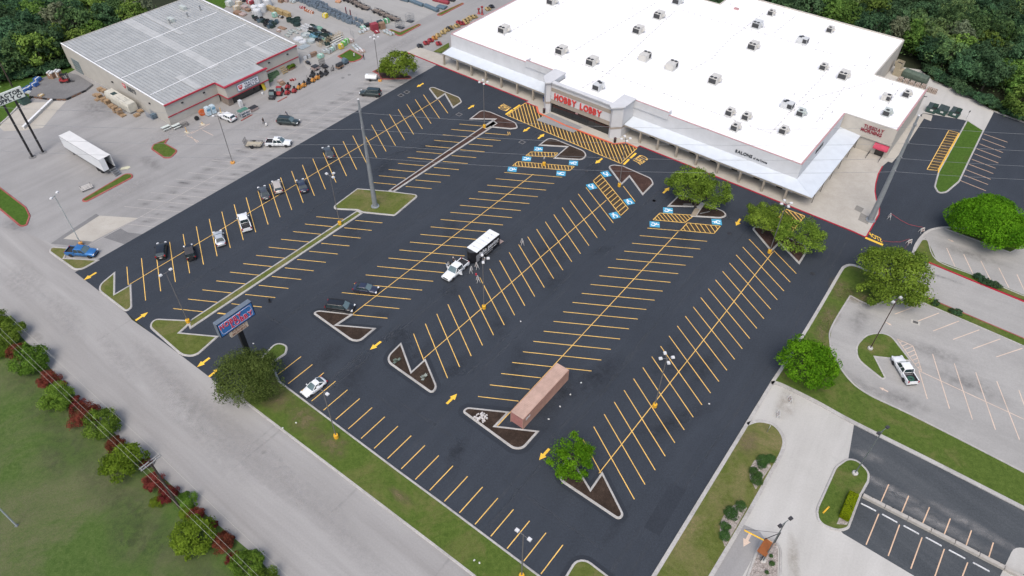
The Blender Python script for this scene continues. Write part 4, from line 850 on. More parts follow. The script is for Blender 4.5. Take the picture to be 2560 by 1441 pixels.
# ------------------------------------------------------------------ rooftop units
UNITG = pm('unit_grey_paint', (0.50, 0.49, 0.46), 0.5, var=0.06); UNITW = pm('unit_white_paint', (0.50, 0.515, 0.52), 0.5, var=0.05); UNITN = pm('unit_green_grey', (0.42, 0.46, 0.44), 0.5)
GRIL = pm('dark_coil', (0.035, 0.037, 0.04), 0.6)
def rooftop_unit(kind, mat):
 t = thing('rooftop_unit', '', 'rooftop unit')
 if kind == 2: lx, ly, h, fans = 1.75, 2.5, 1.25, ((-0.42, -0.8), (0.42, -0.8))
 elif kind == 1: lx, ly, h, fans = 1.25, 1.7, 1.1, ((0.0, -0.35),)
 else: lx, ly, h, fans = 1.5, 2.3, 1.15, ((0.3, 0.3), (-0.3, 0.6))
 mb = MB(); mb.box((0, 0, 0.09), (lx + 0.25, ly + 0.25, 0.18)); mb.build('curb', UNITW, t)
 mb = MB(); mb.box((0, 0, 0.18 + h / 2), (lx, ly, h)); mb.box((0, 0, 0.18 + h + 0.02), (lx + 0.06, ly + 0.06, 0.04)); mb.build('cabinet', mat, t)
 mb = MB(); mb.box((0, -ly / 2 - 0.012, 0.2 + h * 0.5), (lx * 0.92, 0.03, h * 0.8)); mb.box((-lx / 2 - 0.012, -ly * 0.27, 0.2 + h * 0.5), (0.03, ly * 0.4, h * 0.75)); mb.build('condenser_coil', GRIL, t)
 mb = MB(); mb.add([(lx / 2, ly * 0.05, 0.3), (lx / 2, ly * 0.42, 0.3), (lx / 2, ly * 0.42, 1.2), (lx / 2, ly * 0.05, 1.2), (lx / 2 + 0.5, ly * 0.05, 0.6), (lx / 2 + 0.5, ly * 0.42, 0.6)], [(0, 1, 2, 3), (0, 4, 5, 1), (3, 2, 5, 4), (0, 3, 4), (1, 5, 2)]); mb.build('intake_hood', mat, t)
 for fx, fy in fans:
  f = MB().lathe((fx, fy, 0.22 + h), [(0.34, 0.0), (0.36, 0.07), (0.30, 0.07), (0.29, 0.03)], 14).build('fan', GRIL, t)
 return t
UP = {(2, 0): rooftop_unit(2, UNITG), (1, 0): rooftop_unit(1, UNITG), (3, 0): rooftop_unit(3, UNITW), (1, 1): rooftop_unit(1, UNITN), (2, 1): rooftop_unit(2, UNITW)}
used = set()
for o, x, y, k, rz, lab in ((C3, 540, 245, (2, 0), 0, 'alone near the front left roof corner'), (C3, 900, 32, (2, 0), 0, 'at the upper left roof edge of the picture'), (C3, 1700, 138, (2, 0), 0, 'upper of a close pair in the roof middle'), (C3, 1545, 248, (2, 0), 0, 'lower of a close pair in the roof middle'),
  (C3, 970, 402, (2, 0), 0, 'left of the pair above the raised parapet'), (C3, 1200, 484, (2, 0), 0, 'right of the pair above the raised parapet'), (C3, 1595, 450, (2, 0), 180, 'with a vent stack, left of two behind the entrance'), (C3, 1795, 518, (2, 0), 180, 'with a vent stack, right of two behind the entrance'),
  (C3, 1245, 672, (3, 0), 0, 'nearest the HOBBY LOBBY letters'), (C3, 1840, 28, (2, 1), 0, 'beside the rear roof notch'), (C4, 755, 208, (2, 1), 0, 'pale with a panelled top near the rear edge'), (C4, 725, 368, (2, 0), 0, 'below the pale panelled one'), (C4, 435, 622, (2, 0), 0, 'alone in the middle of the salon roof'),
  (C4, 860, 118, (1, 0), 0, 'small, closest to the rear roof edge'), (C4, 1300, 245, (1, 0), 0, 'small, by the stained rear parapet'), (C4, 1095, 325, (3, 0), 90, 'white, in the rear right roof'), (C4, 1250, 525, (1, 0), 0, 'small, beside the roof kink pipe'), (C4, 1400, 588, (2, 0), 0, 'two-fan, near the inner right corner'),
  (C4, 980, 812, (3, 0), 90, 'white, beside the green-grey one'), (C4, 550, 866, (1, 0), 0, 'left of the trio above SALONS'), (C4, 672, 898, (1, 0), 0, 'right of the trio above SALONS'), (C4, 590, 978, (1, 0), 0, 'lowest of the trio above SALONS'), (C4, 1080, 870, (1, 1), 0, 'green-grey, by the converging pipes'),
  (C4, 950, 1002, (1, 0), 0, 'nearest the salon corner'), (C4, 1720, 755, (1, 0), 90, 'small, left on the roof above TUESDAY MORNING'), (C4, 1725, 868, (1, 1), 0, 'green-grey, directly above TUESDAY MORNING'), (C4, 1872, 728, (1, 0), 0, 'small, by the far right roof edge')):
 src = UP[k]; t = src if k not in used else copy_tree(src); used.add(k)
 tl = {2: 'grey two-fan rooftop unit', 1: 'grey one-fan rooftop unit', 3: 'boxy rooftop unit'}[k[0]]
 t.scale = (1.15, 1.15, 1.15)
 place(t, G(o, x, y - 2, ZR), TH + R(rz), tl + ' ' + lab, 'rooftop air-conditioning units')
for k in UP:
 if k not in used:
  for c in list(UP[k].children): bpy.data.objects.remove(c)
  bpy.data.objects.remove(UP[k])
# ------------------------------------------------------------------ the farm supply store
FS = thing('farm_supply_store', 'beige farm store with ribbed grey metal roof and red trim', 'store', W(-153.8, 67.4), TH)
WALLT = pm('warm_grey_stucco', (0.40, 0.385, 0.35), 0.9, var=0.05, scale=0.4); ROOFT = pm('grey_metal_roof', (0.36, 0.37, 0.365), 0.5, 0.1, var=0.1, scale=0.35); ROOFP = pm('pale_roof_sheet', (0.43, 0.435, 0.425), 0.5, 0.1, var=0.08, scale=0.4); WCAP = pm('white_cap_metal', (0.70, 0.71, 0.72), 0.5)
fu = lambda u: u + 153.8
fv = lambda v: v - 67.4
def F(mb, u0, u1, v0, v1, z0, z1): return ub(mb, fu(u0), fu(u1), fv(v0), fv(v1), z0, z1)
def rz_(u): return 5.05 + (-153.8 - u) * (1.5 / 45.2)
def fwall(pts, th, mat=WALLT, nm='wall'):
 """upright wall over a ground segment with a sloping top: (u0,v0)-(u1,v1), z tops, thickness vector"""
 (u0, v0, z0), (u1, v1, z1), (tu, tv) = pts[0], pts[1], th
 A = [(fu(u0), fv(v0)), (fu(u1), fv(v1)), (fu(u1 + tu), fv(v1 + tv)), (fu(u0 + tu), fv(v0 + tv))]; zt = [z0, z1, z1, z0]
 mb = MB(); mb.add([(a, b, -0.05) for a, b in A] + [(a, b, z) for (a, b), z in zip(A, zt)], [(3, 2, 1, 0), (4, 5, 6, 7), (0, 1, 5, 4), (1, 2, 6, 5), (2, 3, 7, 6), (3, 0, 4, 7)]); return mb.build(nm, mat, FS)
fwall(((-153.8, 67.4, 5.15), (-199.2, 67.4, 6.75)), (0, 0.25)); fwall(((-153.8, 67.652, 5.25), (-153.8, 81.3, 5.25)), (-0.25, 0)); fwall(((-153.8, 93.5, 5.25), (-153.8, 106.5, 5.25)), (-0.25, 0))
fwall(((-154.06, 106.5, 5.5), (-199.2, 106.5, 7.0)), (0, -0.25), ROOFP); fwall(((-199.2, 67.66, 6.6), (-199.2, 106.2, 6.6)), (-0.25, 0))
mb = MB(); F(mb, -153.8, -149.9, 81.3, 93.5, 2.2, 4.99); mb.build('entrance_block', WALLT, FS)
mb = MB(); F(mb, -150.35, -149.95, 92.3, 93.45, 0, 2.19); mb.build('entrance_pier', WALLT, FS); mb = MB(); F(mb, -153.4, -150.2, 81.35, 82.6, 0, 2.19); mb.build('entrance_pier', pm('brown_brick_pier', (0.20, 0.165, 0.14), 0.9, var=0.25, scale=4), FS)
mb = MB(); F(mb, -150.6, -150.5, 82.6, 92.3, 0, 2.19); mb.build('entrance_glazing', DGLASS, FS)
mb = MB(); mb.add([(fu(u), fv(v), z) for u, v, z in ((-153.83, 67.6, rz_(-153.8)), (-153.83, 106.2, rz_(-153.8)), (-199.1, 106.2, rz_(-199.1)), (-199.1, 67.6, rz_(-199.1)))], [(0, 1, 2, 3)]); mb.build('roof', ROOFT, FS)
mb = MB(); mb.add([(fu(u), fv(v), z) for u, v, z in ((-150.1, 81.45, 5.03), (-150.1, 93.35, 5.03), (-153.9, 93.35, 5.1), (-153.9, 81.45, 5.1))], [(0, 1, 2, 3)]); mb.build('roof', ROOFT, FS)
mb = MB(); k = 0
sl = math.atan2(1.5, 45.2)
for i in range(84):
 v = 67.9 + i * 0.92
 if v > 106: break
 mb.add([(fu(-153.85), fv(v), rz_(-153.85)), (fu(-153.85), fv(v + .12), rz_(-153.85) + .09), (fu(-153.85), fv(v + .24), rz_(-153.85)), (fu(-199), fv(v), rz_(-199)), (fu(-199), fv(v + .12), rz_(-199) + .09), (fu(-199), fv(v + .24), rz_(-199))], [(0, 1, 4, 3), (1, 2, 5, 4), (0, 2, 1), (3, 4, 5)])
mb.build('roof_rib', pm('dark_rib_metal', (0.235, 0.245, 0.245), 0.5, 0.1), FS)['kind'] = 'stuff'
def on_roof(q0, q1, w, mat, nm, lift):
 """strip on the sloping roof between two photographed points"""
 P = []
 for q in (q0, q1):
  z = 5.8
  for _ in range(6): p = g(*q, z); z = rz_(UV(p)[0])
  u, v = UV(p); P.append(Vector((fu(u), fv(v), z + lift)))
 mb = MB(); mb.bar(P[0], P[1], w, 0.06); return mb.build(nm, mat, FS)
for a, b in (((710, 470), (1625, 95)), ((910, 590), (1845, 183)), ((1128, 715), (2070, 276)), ((225 + 1680, 350), (225 + 1680 + 10, 346))):
 if a[0] < 1500: on_roof(cr(C1, [a])[0], cr(C1, [b])[0], 0.24, WCAP, 'roof_joint', 0.06)
for v0, v1, u0, u1 in ((84.6, 87.2, -199, -176), (84.6, 87.2, -176, -160), (90.3, 91.5, -199, -181), (76.5, 78.3, -163, -154.5), (98.2, 99.6, -165, -154.5)):
 mb = MB(); mb.add([(fu(u), fv(v), rz_(u) + 0.064) for u, v in ((u0, v0), (u0, v1), (u1, v1), (u1, v0))], [(0, 1, 2, 3)]); mb.build('roof_sheet', ROOFP, FS)
for a in ((-153.85, -153.5, 67.3, 81.0, 5.02, 5.3), (-150.2, -149.6, 80.97, 93.8, 5.02, 5.3), (-153.5, -150.2, 80.97, 81.3, 5.0, 5.3), (-153.85, -153.5, 93.8, 106.6, 5.02, 5.3), (-153.78, -153.68, 67.3, 81.28, 1.98, 2.2), (-149.88, -149.78, 81.2, 93.6, 2.0, 2.25), (-153.78, -153.68, 93.52, 106.4, 1.98, 2.2), (-153.66, -149.9, 81.2, 81.29, 2.0, 2.25)):
 mb = MB(); F(mb, *a); mb.build('red_trim', REDC, FS)
fwall(((-153.9, 67.32, 5.22), (-199.2, 67.32, 6.83)), (0, 0.38), WCAP, 'parapet_cap') if False else None
mb = MB(); mb.bar((fu(-153.9), fv(67.52), 5.18), (fu(-199.2), fv(67.52), 6.78), 0.34, 0.08); mb.build('parapet_cap', WCAP, FS)
mb = MB(); mb.bar((fu(-154.1), fv(106.38), 5.54), (fu(-199.2), fv(106.38), 7.04), 0.4, 0.08); mb.build('parapet_cap', WCAP, FS)
for q, w, h in (((1275, 155), .35, 1.2), ((1410, 105), .35, 1.2), ((1505, 55), .4, 1.3), ((1375, 45), 0, 0), ((1285, 135), 0, 0)):
 z = 5.8
 for _ in range(6): p = g(q[0] / 3, q[1] / 3 + 8, z); z = rz_(UV(p)[0])
 u, v = UV(p)
 if w: MB().tube([(fu(u), fv(v), z - .1), (fu(u), fv(v), z + h)], [w * .6, w * .6], 8).build('roof_vent', ALU, FS)
 else: MB().box((fu(u), fv(v), z + .4), (2.2, 1.0, 0.9)).build('roof_cooler', UNITN, FS)
for v in (71.5, 77.5, 97.0, 103.0): mb = MB(); F(mb, -153.79, -153.55, v, v + .5, 3.9, 4.15); mb.build('wall_lamp', DKST, FS)
for q in ((1160, 615), (1830, 1000)):
 p = gV(Y5[0] + q[0] / Y5[2], Y5[1] + q[1] / Y5[2], 67.3); u = UV(p)[0]; mb = MB(); F(mb, u - .25, u + .25, 67.1, 67.39, p.z - .12, p.z + .12); mb.build('wall_lamp', DKST, FS)
# sign above the farm store door
def fz(q): p = gU(Y4[0] + q[0] / Y4[2], Y4[1] + q[1] / Y4[2], -149.7); return UV(p)[1], p.z
(va, za), (vb, zb_), (vc, zc), (vd, zd) = (fz(q) for q in ((1375, 395), (1760, 205), (1775, 320), (1408, 510)))
v0, v1, z0, z1 = (va + vd) / 2, (vb + vc) / 2, (zc + zd) / 2, (za + zb_) / 2
SGN = thing('store_sign', 'white TRACTOR SUPPLY CO sign board over the farm store entrance', 'sign', W(-149.78, (v0 + v1) / 2, z0), TH)
sw, sh = v1 - v0, z1 - z0
MB().box((0.12, 0, sh / 2), (0.2, sw, sh)).build('frame', pm('blue_grey_frame', (0.14, 0.18, 0.28), 0.5), SGN); MB().box((0.225, 0, sh / 2), (0.012, sw - .2, sh - .2)).build('face', pm('white_sign_face', (0.72, 0.73, 0.75), 0.4), SGN)
letters('TRACTOR', SGN, '+u', (0.24, sw * 0.13, sh * 0.54), sw * 0.62, sh * 0.3, NAVY, 0.035, 0.05, depth=0.02); letters('SUPPLY Cº', SGN, '+u', (0.24, sw * 0.13, sh * 0.13), sw * 0.62, sh * 0.3, NAVY, 0.035, 0.05, 0.2, depth=0.02)
LOGO = pm('red_logo', (0.55, 0.03, 0.05), 0.5)
def logo(par, x, y, z, s):
 MB().poly([(x, y + a * s, z + b * s) for a, b in ((-.5, .95), (.5, .95), (.42, .35), (.05, 0), (-.05, 0), (-.42, .35))]).build('logo', LOGO, par, fix=False)
 letters('TSC', par, '+u', (x + 0.012, y, z + 0.5 * s), 0.66 * s, 0.3 * s, MATS['white_sign_face'], 0.02, 0.05, depth=0.01, one='logo_lettering')
logo(SGN, 0.236, -sw * 0.36, sh * 0.12, sh * 0.76)
def fz2(q): p = gV(Y5[0] + q[0] / Y5[2], Y5[1] + q[1] / Y5[2], 67.36); return UV(p)[0], p.z
(ua, za), (ub2, zb2), (uc, zc) = fz2((1415, 690)), fz2((1600, 855)), fz2((1580, 760))
SG2 = thing('wall_sign', 'small store sign with red emblem on the side wall of the farm store', 'sign', W((ua + ub2) / 2, 67.37, zb2), TH)
ww = abs(ub2 - ua)
letters('TRACTOR', SG2, '-v', (0, -0.05, 0.75), ww, 0.55, pm('grey_lettering', (0.10, 0.105, 0.11), 0.6), 0.05, 0.03, depth=0.06, one='lettering'); letters('SUPPLY Cº', SG2, '-v', (0, -0.05, 0.05), ww, 0.55, MATS['grey_lettering'], 0.05, 0.03, depth=0.06, one='lettering')
MB().poly([(-ww / 2 - 1.3 + a * 1.5, -0.04, 0.1 + b * 1.4) for a, b in ((-.5, .95), (.5, .95), (.42, .35), (.05, 0), (-.05, 0), (-.42, .35))]).build('emblem', LOGO, SG2, fix=False)
letters('TSC', SG2, '-v', (-ww / 2 - 1.3, -0.055, 0.72), 0.95, 0.42, MATS['white_sign_face'], 0.02, 0.05, depth=0.01, one='emblem_lettering')
# side door and its frame
t0 = fz2((415, 215)); t1 = fz2((560, 480)); mb = MB(); ud = fz2((430, 230))[0]; ue = fz2((520, 250))[0]
mb = MB(); F(mb, ud, ue + .8, 67.33, 67.39, 0.0, 3.6); mb.build('loading_door', pm('grey_green_door', (0.17, 0.21, 0.22), 0.6), FS)
for k in range(4): mb = MB(); F(mb, ud + .1, ue + .7, 67.29, 67.325, 0.5 + k * .8, 0.56 + k * .8); mb.build('door_rib', ALU, FS)
# ------------------------------------------------------------------ pylon signs
PS = thing('pylon_sign', 'tall HOBBY LOBBY pole sign, blue face with red letters', 'sign', W(-79.35, 33.5), TH)
BLF = pm('blue_sign_face', (0.045, 0.17, 0.42), 0.35); SIGG = pm('grey_sign_cabinet', (0.12, 0.15, 0.19), 0.5); NAVF = pm('dark_blue_frame', (0.015, 0.02, 0.05), 0.4); WNE = pm('pale_outline', (0.70, 0.62, 0.70), 0.4); CREAM = pm('cream_sign_face', (0.52, 0.43, 0.34), 0.5); BRNL = pm('brown_lettering', (0.22, 0.10, 0.07), 0.5)
SGR = pm('sign_red', (0.55, 0.015, 0.06), 0.4)
yc = 0.0; zb, zt, hw = 9.1, 12.0, 3.22
MB().box((-0.18, 0, 4.6), (0.55, 0.8, 9.2)).build('pole', pm('black_sign_pole', (0.012, 0.013, 0.017), 0.4), PS)
MB().box((-0.2, 0, (zb + zt) / 2), (0.9, 2 * hw, zt - zb)).build('cabinet', SIGG, PS)
mb = MB()
for a, b, c, d in ((0, zb + .07, 2 * hw, .14), (0, zt - .07, 2 * hw, .14), (-hw + .07, (zb + zt) / 2, .14, zt - zb - .285), (hw - .07, (zb + zt) / 2, .14, zt - zb - .285)): mb.box((0.265, a, b), (0.03, c, d))
mb.build('frame', NAVF, PS)
MB().box((0.256, 0, (zb + zt) / 2), (0.01, 2 * hw - .29, zt - zb - .29)).build('face', BLF, PS)
mb = MB(); ol = fillet([(Vector((a, b)), 0.45) for a, b in ((-hw + .4, zb + .4), (hw - .4, zb + .4), (hw - .4, zt - .4), (-hw + .4, zt - .4))])
mb.tube([(0.268, p.x, p.y) for p in ol + [ol[0]]], 0.03, 5, False); mb.build('outline', WNE, PS)
for s, cy, cz, w in (('HOBBY', -0.95, zb + 1.47, 3.9), ('LOBBY', 0.85, zb + 0.5, 3.9)):
 letters(s, PS, '+u', (0.305, cy, cz + .045), w, 0.9, SGR, bold=0.03, gap=0.14, depth=0.03, under=WNE)
p0 = gU(574, 832, -79.1); p1 = gU(623, 815, -79.1); p2 = gU(580, 845, -79.1); p3 = gU(617, 804, -79.1)
la, lb = (UV(p0)[1] + UV(p2)[1]) / 2 - 33.5, (UV(p3)[1] + UV(p1)[1]) / 2 - 33.5
z_lo = max(7.3, (p1.z + p2.z) / 2);
MB().box((-0.05, (la + lb) / 2, (z_lo + 9.08) / 2), (0.5, lb - la, 9.08 - z_lo)).build('lower_panel', CREAM, PS)
for s, k in (('TUESDAY', 0.56), ('MORNING', 0.12)): letters(s, PS, '+u', (0.21, (la + lb) / 2, z_lo + (9.08 - z_lo) * k), (lb - la) * 0.8, (9.08 - z_lo) * 0.32, BRNL, bold=0.01, gap=0.06, depth=0.02, one='panel_lettering')
TS = thing('pylon_sign', 'white TRACTOR SUPPLY CO sign on two black poles', 'sign', W(-166.2, 41.7), TH)
for y in (-1.2, 1.2): MB().tube([(0, y, 0), (0, y, 13.2)], 0.24, 10).build('pole', BLACK, TS)
for y in (-1.2, 1.2): MB().lathe((0, y, 0), [(0.8, 0.0), (0.8, 0.06)], 12).build('footing', FRAMEC, TS)
MB().box((0, 0, 14.3), (0.5, 6.7, 2.3)).build('cabinet', pm('sign_cabinet_grey', (0.5, 0.54, 0.5), 0.5), TS); MB().box((0.255, 0, 14.3), (0.01, 6.5, 2.1)).build('face', pm('pale_green_white_face', (0.68, 0.72, 0.67), 0.5), TS)
letters('TRACTOR', TS, '+u', (0.27, 0, 14.38), 6.0, 0.78, INK, 0.05, 0.06, depth=0.02); letters('SUPPLY Cº', TS, '+u', (0.27, 0.15, 13.4), 5.8, 0.78, INK, 0.05, 0.06, 0.25, depth=0.02)
# ------------------------------------------------------------------ lamp posts
POLEG = pm('grey_lamp_pole', (0.17, 0.165, 0.165), 0.5, 0.3); POLEB = pm('brown_lamp_pole', (0.055, 0.03, 0.026), 0.5); POLEP = pm('pale_green_pole', (0.36, 0.39, 0.38), 0.5); HEADW = pm('white_lamp_housing', (0.58, 0.59, 0.60), 0.4, var=0.04); HEADD = pm('dark_lamp_housing', (0.04, 0.038, 0.042), 0.5); BASEY = pm('yellow_concrete_base', (0.62, 0.34, 0.02), 0.8, var=0.15); BASEO = pm('orange_concrete_base', (0.55, 0.27, 0.07), 0.85); BASEC = pm('concrete_base', (0.42, 0.41, 0.39), 0.9)
LENS = pm('lamp_lens', (0.35, 0.36, 0.37), 0.2)
def lamp_post(px, py, h, heads, a0, label, base=None, pole=None, head=None, bz=0.0, group='parking lot lamp posts', bh=0.75, br=0.36):
 t = thing('lamp_post', label, 'lamp post', g(px, py, bz), 0.0, group)
 MB().lathe((0, 0, 0), [(br, 0), (br, bh - .06), (br - .06, bh)], 14).build('base', base or BASEY, t)
 MB().tube([(0, 0, bh - .05), (0, 0, h)], [0.09, 0.065], 8).build('pole', pole or POLEG, t)
 for k in range(heads):
  a = a0 + 2 * math.pi * k / max(heads, 2) if heads != 3 else a0 + math.pi / 2 * k
  c, s = math.cos(a), math.sin(a)
  MB().bar((0, 0, h - .12), (c * .62, s * .62, h - .05), 0.07).build('arm', pole or POLEG, t)
  hd = MB().box((c * 0.92, s * 0.92, h + .02), (0.52, 0.44, 0.2), rz=a, top=0.9).build('lamp_head', head or HEADW, t)
  MB().box((c * 0.92, s * 0.92, h - .108), (0.4, 0.34, 0.012), rz=a).build('lens', LENS, hd)
 return t
A = TH
lamp_post(1210, 771, 11.9, 3, A + R(-45), 'three-headed lamp post beside the paving trailer')
lamp_post(841, 1094, 11.5, 2, A + R(0), 'two-headed lamp post on the front lawn below the white beetle', bz=0.115)
lamp_post(1636.5, 1017, 11.9, 4, A + R(45), 'four-headed lamp post in the middle of the rightmost bay row')
lamp_post(471, 806, 11.9, 2, A + R(90), 'two-headed lamp post on the large zigzag grass island', bz=0.115)
lamp_post(1304, 1443, 11.7, 2, A + R(0), 'two-headed lamp post at the bottom edge by the lot exit')
lamp_post(850, 561, 11.9, 3, A + R(0), 'three-headed lamp post on the long grass strip', bz=0.115)
lamp_post(1211, 319, 11.8, 4, A + R(45), 'four-headed lamp post on the mulch island left of the crossing', bz=0.1)
lamp_post(1548, 466, 11.9, 4, A + R(45), 'four-headed lamp post on the mulch island right of the crossing')
lamp_post(1923, 632, 12.0, 4, A + R(45), 'four-headed lamp post rising between the twin trees')
lamp_post(204, 613, 12.0, 2, A + R(-60), 'pale two-headed lamp post beside the blue pickup', base=BASEO, pole=POLEP)
lamp_post(582, 408, 11.9, 3, A + R(45), 'three-headed lamp post in the old lot by the pickup with trailer', base=BASEO, bh=0.35, br=0.5)
lamp_post(950, 203, 11.9, 4, A + R(45), 'four-headed lamp post beside the small white trailer', base=BASEO, bh=0.35, br=0.5)
lamp_post(2175, 872, 11.8, 2, A + R(70), 'brown two-headed lamp post on the teardrop island', base=BASEC, pole=POLEB, head=pm('grey_lamp_housing', (0.45, 0.46, 0.46), 0.4), bz=0.16, group='side lot lamp posts', bh=0.3, br=0.42)
lamp_post(2137, 1184, 11.0, 2, A + R(70), 'grey two-headed lamp post on the hedge island', base=BASEC, pole=pm('slate_lamp_pole', (0.11, 0.13, 0.13), 0.5), head=HEADD, bz=0.12, group='side lot lamp posts', bh=0.3, br=0.42)
lamp_post(1908, 1402, 10.6, 2, A + R(70), 'grey two-headed lamp post beside the rust-red order board', base=BASEC, pole=MATS['slate_lamp_pole'], head=HEADD, bz=0.05, group='side lot lamp posts', bh=0.15, br=0.4)
t = thing('bollard', 'yellow bollard with a white sign plate in the long hatched bay', 'bollard', g(1360, 413)); MB().lathe((0, 0, 0), [(0.36, 0), (0.36, .7), (.3, .75)], 14).build('base', BASEY, t); MB().tube([(0, 0, .7), (0, 0, 2.0)], .05, 6).build('post', POLEG, t); MB().box((0, 0, 1.9), (.08, .35, .5), rz=TH).build('plate', HEADW, t)
# ------------------------------------------------------------------ transmission poles and their wires
GALV = pm('galvanised_steel', (0.23, 0.25, 0.265), 0.55, 0.2, var=0.1, scale=1.2)
def steel_pole(px, py, h, r0, r1, label, bz=0.0, arms=()):
 t = thing('steel_pole', label, 'utility pole', g(px, py, bz), 0, 'tall steel transmission poles')
 MB().lathe((0, 0, 0), [(r0 + .35, 0), (r0 + .35, .12), (r0 + .05, .16)], 12).build('base_plate', GALV, t)
 MB().tube([(0, 0, 0.1), (0, 0, h * .5), (0, 0, h)], [r0, (r0 + r1) / 2, r1], 12).build('shaft', GALV, t)
 MB().lathe((0, 0, h), [(r1 + .04, 0), (r1 + .02, .1), (0, .16)], 12).build('cap', HEADW, t)
 for z in arms:
  MB().lathe((0, 0, z), [(r1 + .12, -0.2), (r1 + .12, .2)], 12).build('wire_collar', GALV, t)
  MB().tube([(0, -r1, z), (0.0, -0.75, z + .1)], [.06, .09], 6).build('insulator', pm('insulator_grey', (0.3, 0.3, 0.32), 0.3), t)
 return t
WZ = (22.4, 18.9, 15.6, 12.6)
P1 = g(938, 516, .115); P2 = g(2176, 551, 0.13)
steel_pole(938, 516, 24.6, 0.52, 0.18, 'tall steel pole on the diamond grass island', .115, WZ); steel_pole(2176, 551, 24.2, 0.6, 0.18, 'tall steel pole at the tan walk corner by the store', .135, WZ)
WIRE = pm('wire_aluminium', (0.30, 0.31, 0.32), 0.5, 0.4)
WIREP = pm('pale_wire', (0.45, 0.45, 0.38), 0.6)
def wire(a, b, sag, label, r=0.022, group='overhead power lines', mat=None):
 P = []
 for k in range(25):
  t_ = k / 24; p = a.lerp(b, t_); p.z -= sag * 4 * t_ * (1 - t_); P.append(p)
 o = MB().tube(P, r, 4).build('power_line', mat or WIRE); tag(o, label, 'power line', group); return o
dd = (P2 - P1).normalized(); nn = Vector((dd.y, -dd.x, 0))
for k, z in enumerate(WZ):
 nm = ('top', 'second', 'third', 'lowest')[k]
 off = Vector((0, -.7, 0)); a = Vector((P1.x, P1.y, z)) + off; b = Vector((P2.x, P2.y, z)) + off
 wire(a, b, 1.6, nm + ' power line strung between the two tall steel poles'); wire(a, a - dd * 110 + Vector((0, 0, 1)), 1.6, nm + ' power line running left from the pole on the diamond island'); wire(b, b + dd * 90 + Vector((0, 0, 1)), 1.6, nm + ' power line running right from the pole by the store')
WOODP = pm('dark_pole_wood', (0.05, 0.036, 0.03), 0.9, var=0.25, scale=2)
def wood_pole(px, py, h, label, arm=True, rz=0.0, trafo=False, bz=0.0):
 t = thing('utility_pole', label, 'utility pole', g(px, py, bz), rz)
 MB().tube([(0, 0, 0), (0, 0, h)], [0.19, 0.13], 10).build('pole', WOODP, t)
 if arm:
  MB().box((0, 0.2, h - .5), (2.9, .12, .14)).build('crossarm', pm('grey_arm_wood', (0.26, 0.26, 0.26), 0.8), t); MB().box((0, -0.2, h - .5), (2.9, .12, .14)).build('crossarm', MATS['grey_arm_wood'], t)
  for x in (-1.3, -.75, .75, 1.3): MB().lathe((x, 0.2, h - .42), [(.06, 0), (.08, .1), (.05, .2), (0, .22)], 8).build('insulator', MATS['insulator_grey'], t)
  for x in (-.7, .7): MB().bar((x, .2, h - .5), (0, .12, h - 1.3), .05).build('brace', DKST, t)
 if trafo: MB().lathe((.3, -.3, h - 2.2), [(.28, 0), (.3, .1), (.3, .8), (.2, .92)], 10).build('transformer', HEADW, t); MB().box((0, 0, h - .4), (2.4, .12, .14)).build('crossarm', WOODP, t)
 return t
q0 = g(352, 1147, 11.7); q1 = g(0, 811, 11.7); wd = (q1 - q0).normalized(); wa = math.atan2(wd.y, wd.x)
bp = g(449, 1270); h_ = 12.2
wood_pole(449, 1270, h_, 'dark wooden utility pole among the red shrubs', rz=wa + math.pi / 2)
for k, (s, lab) in enumerate(((-1.3, 'nearest the field'), (.75, 'over the shrub row'), (1.3, 'nearest the road'))):
 px_ = Vector((math.cos(wa + math.pi / 2), math.sin(wa + math.pi / 2), 0)) * s; a = Vector((bp.x, bp.y, h_ - .3)) + px_
 wire(a, a + wd * 75, 0.9, 'pale power line going up the road from the wooden pole, ' + lab, 0.012, 'roadside power lines', WIREP); wire(a, a - wd * 60, 0.9, 'pale power line going down the road from the wooden pole, ' + lab, 0.012, 'roadside power lines', WIREP)
wood_pole(31, 217, 11.5, 'dark wooden pole with a pale transformer at the edge of the wood', arm=False, trafo=True)
t = thing('steel_post', 'thin pale steel lamp pole standing in the field', 'pole', g(42, 1315)); MB().tube([(0, 0, 0), (0, 0, 9)], [.12, .08], 8).build('shaft', pm('pale_blue_steel', (0.42, 0.46, 0.5), 0.5, 0.3), t); MB().box((0, 0, .05), (.4, .4, .1)).build('base_plate', STEEL, t)
# ================================================================== vehicles
def carpaint(name, col, metal=0.25):
 m, nt, b = nodes(name); b.inputs['Base Color'].default_value = (*col, 1); b.inputs['Metallic'].default_value = metal; b.inputs['Roughness'].default_value = 0.32
 b.inputs['Coat Weight'].default_value = 0.7; b.inputs['Coat Roughness'].default_value = 0.05
 n = nz(nt, 2.5, 5, 0.6, pos(nt, obj=True)); mr = nt.nodes.new('ShaderNodeMapRange'); mr.inputs[3].default_value = 0.24; mr.inputs[4].default_value = 0.5
 nt.links.new(n, mr.inputs[0]); nt.links.new(mr.outputs[0], b.inputs['Roughness']); MATS[name] = m; return m
PW_ = carpaint('white_car_paint', (0.70, 0.72, 0.73), 0.0); PBK = carpaint('black_car_paint', (0.016, 0.017, 0.02)); PNV = carpaint('navy_car_paint', (0.028, 0.035, 0.065)); PSL = carpaint('silver_car_paint', (0.50, 0.53, 0.56), 0.35); PGR = carpaint('grey_car_paint', (0.075, 0.08, 0.09), 0.4)
PGN = carpaint('dark_green_car_paint', (0.03, 0.045, 0.045), 0.3); PBL = carpaint('blue_car_paint', (0.03, 0.16, 0.42), 0.35); PBG = carpaint('champagne_car_paint', (0.50, 0.45, 0.40), 0.25)
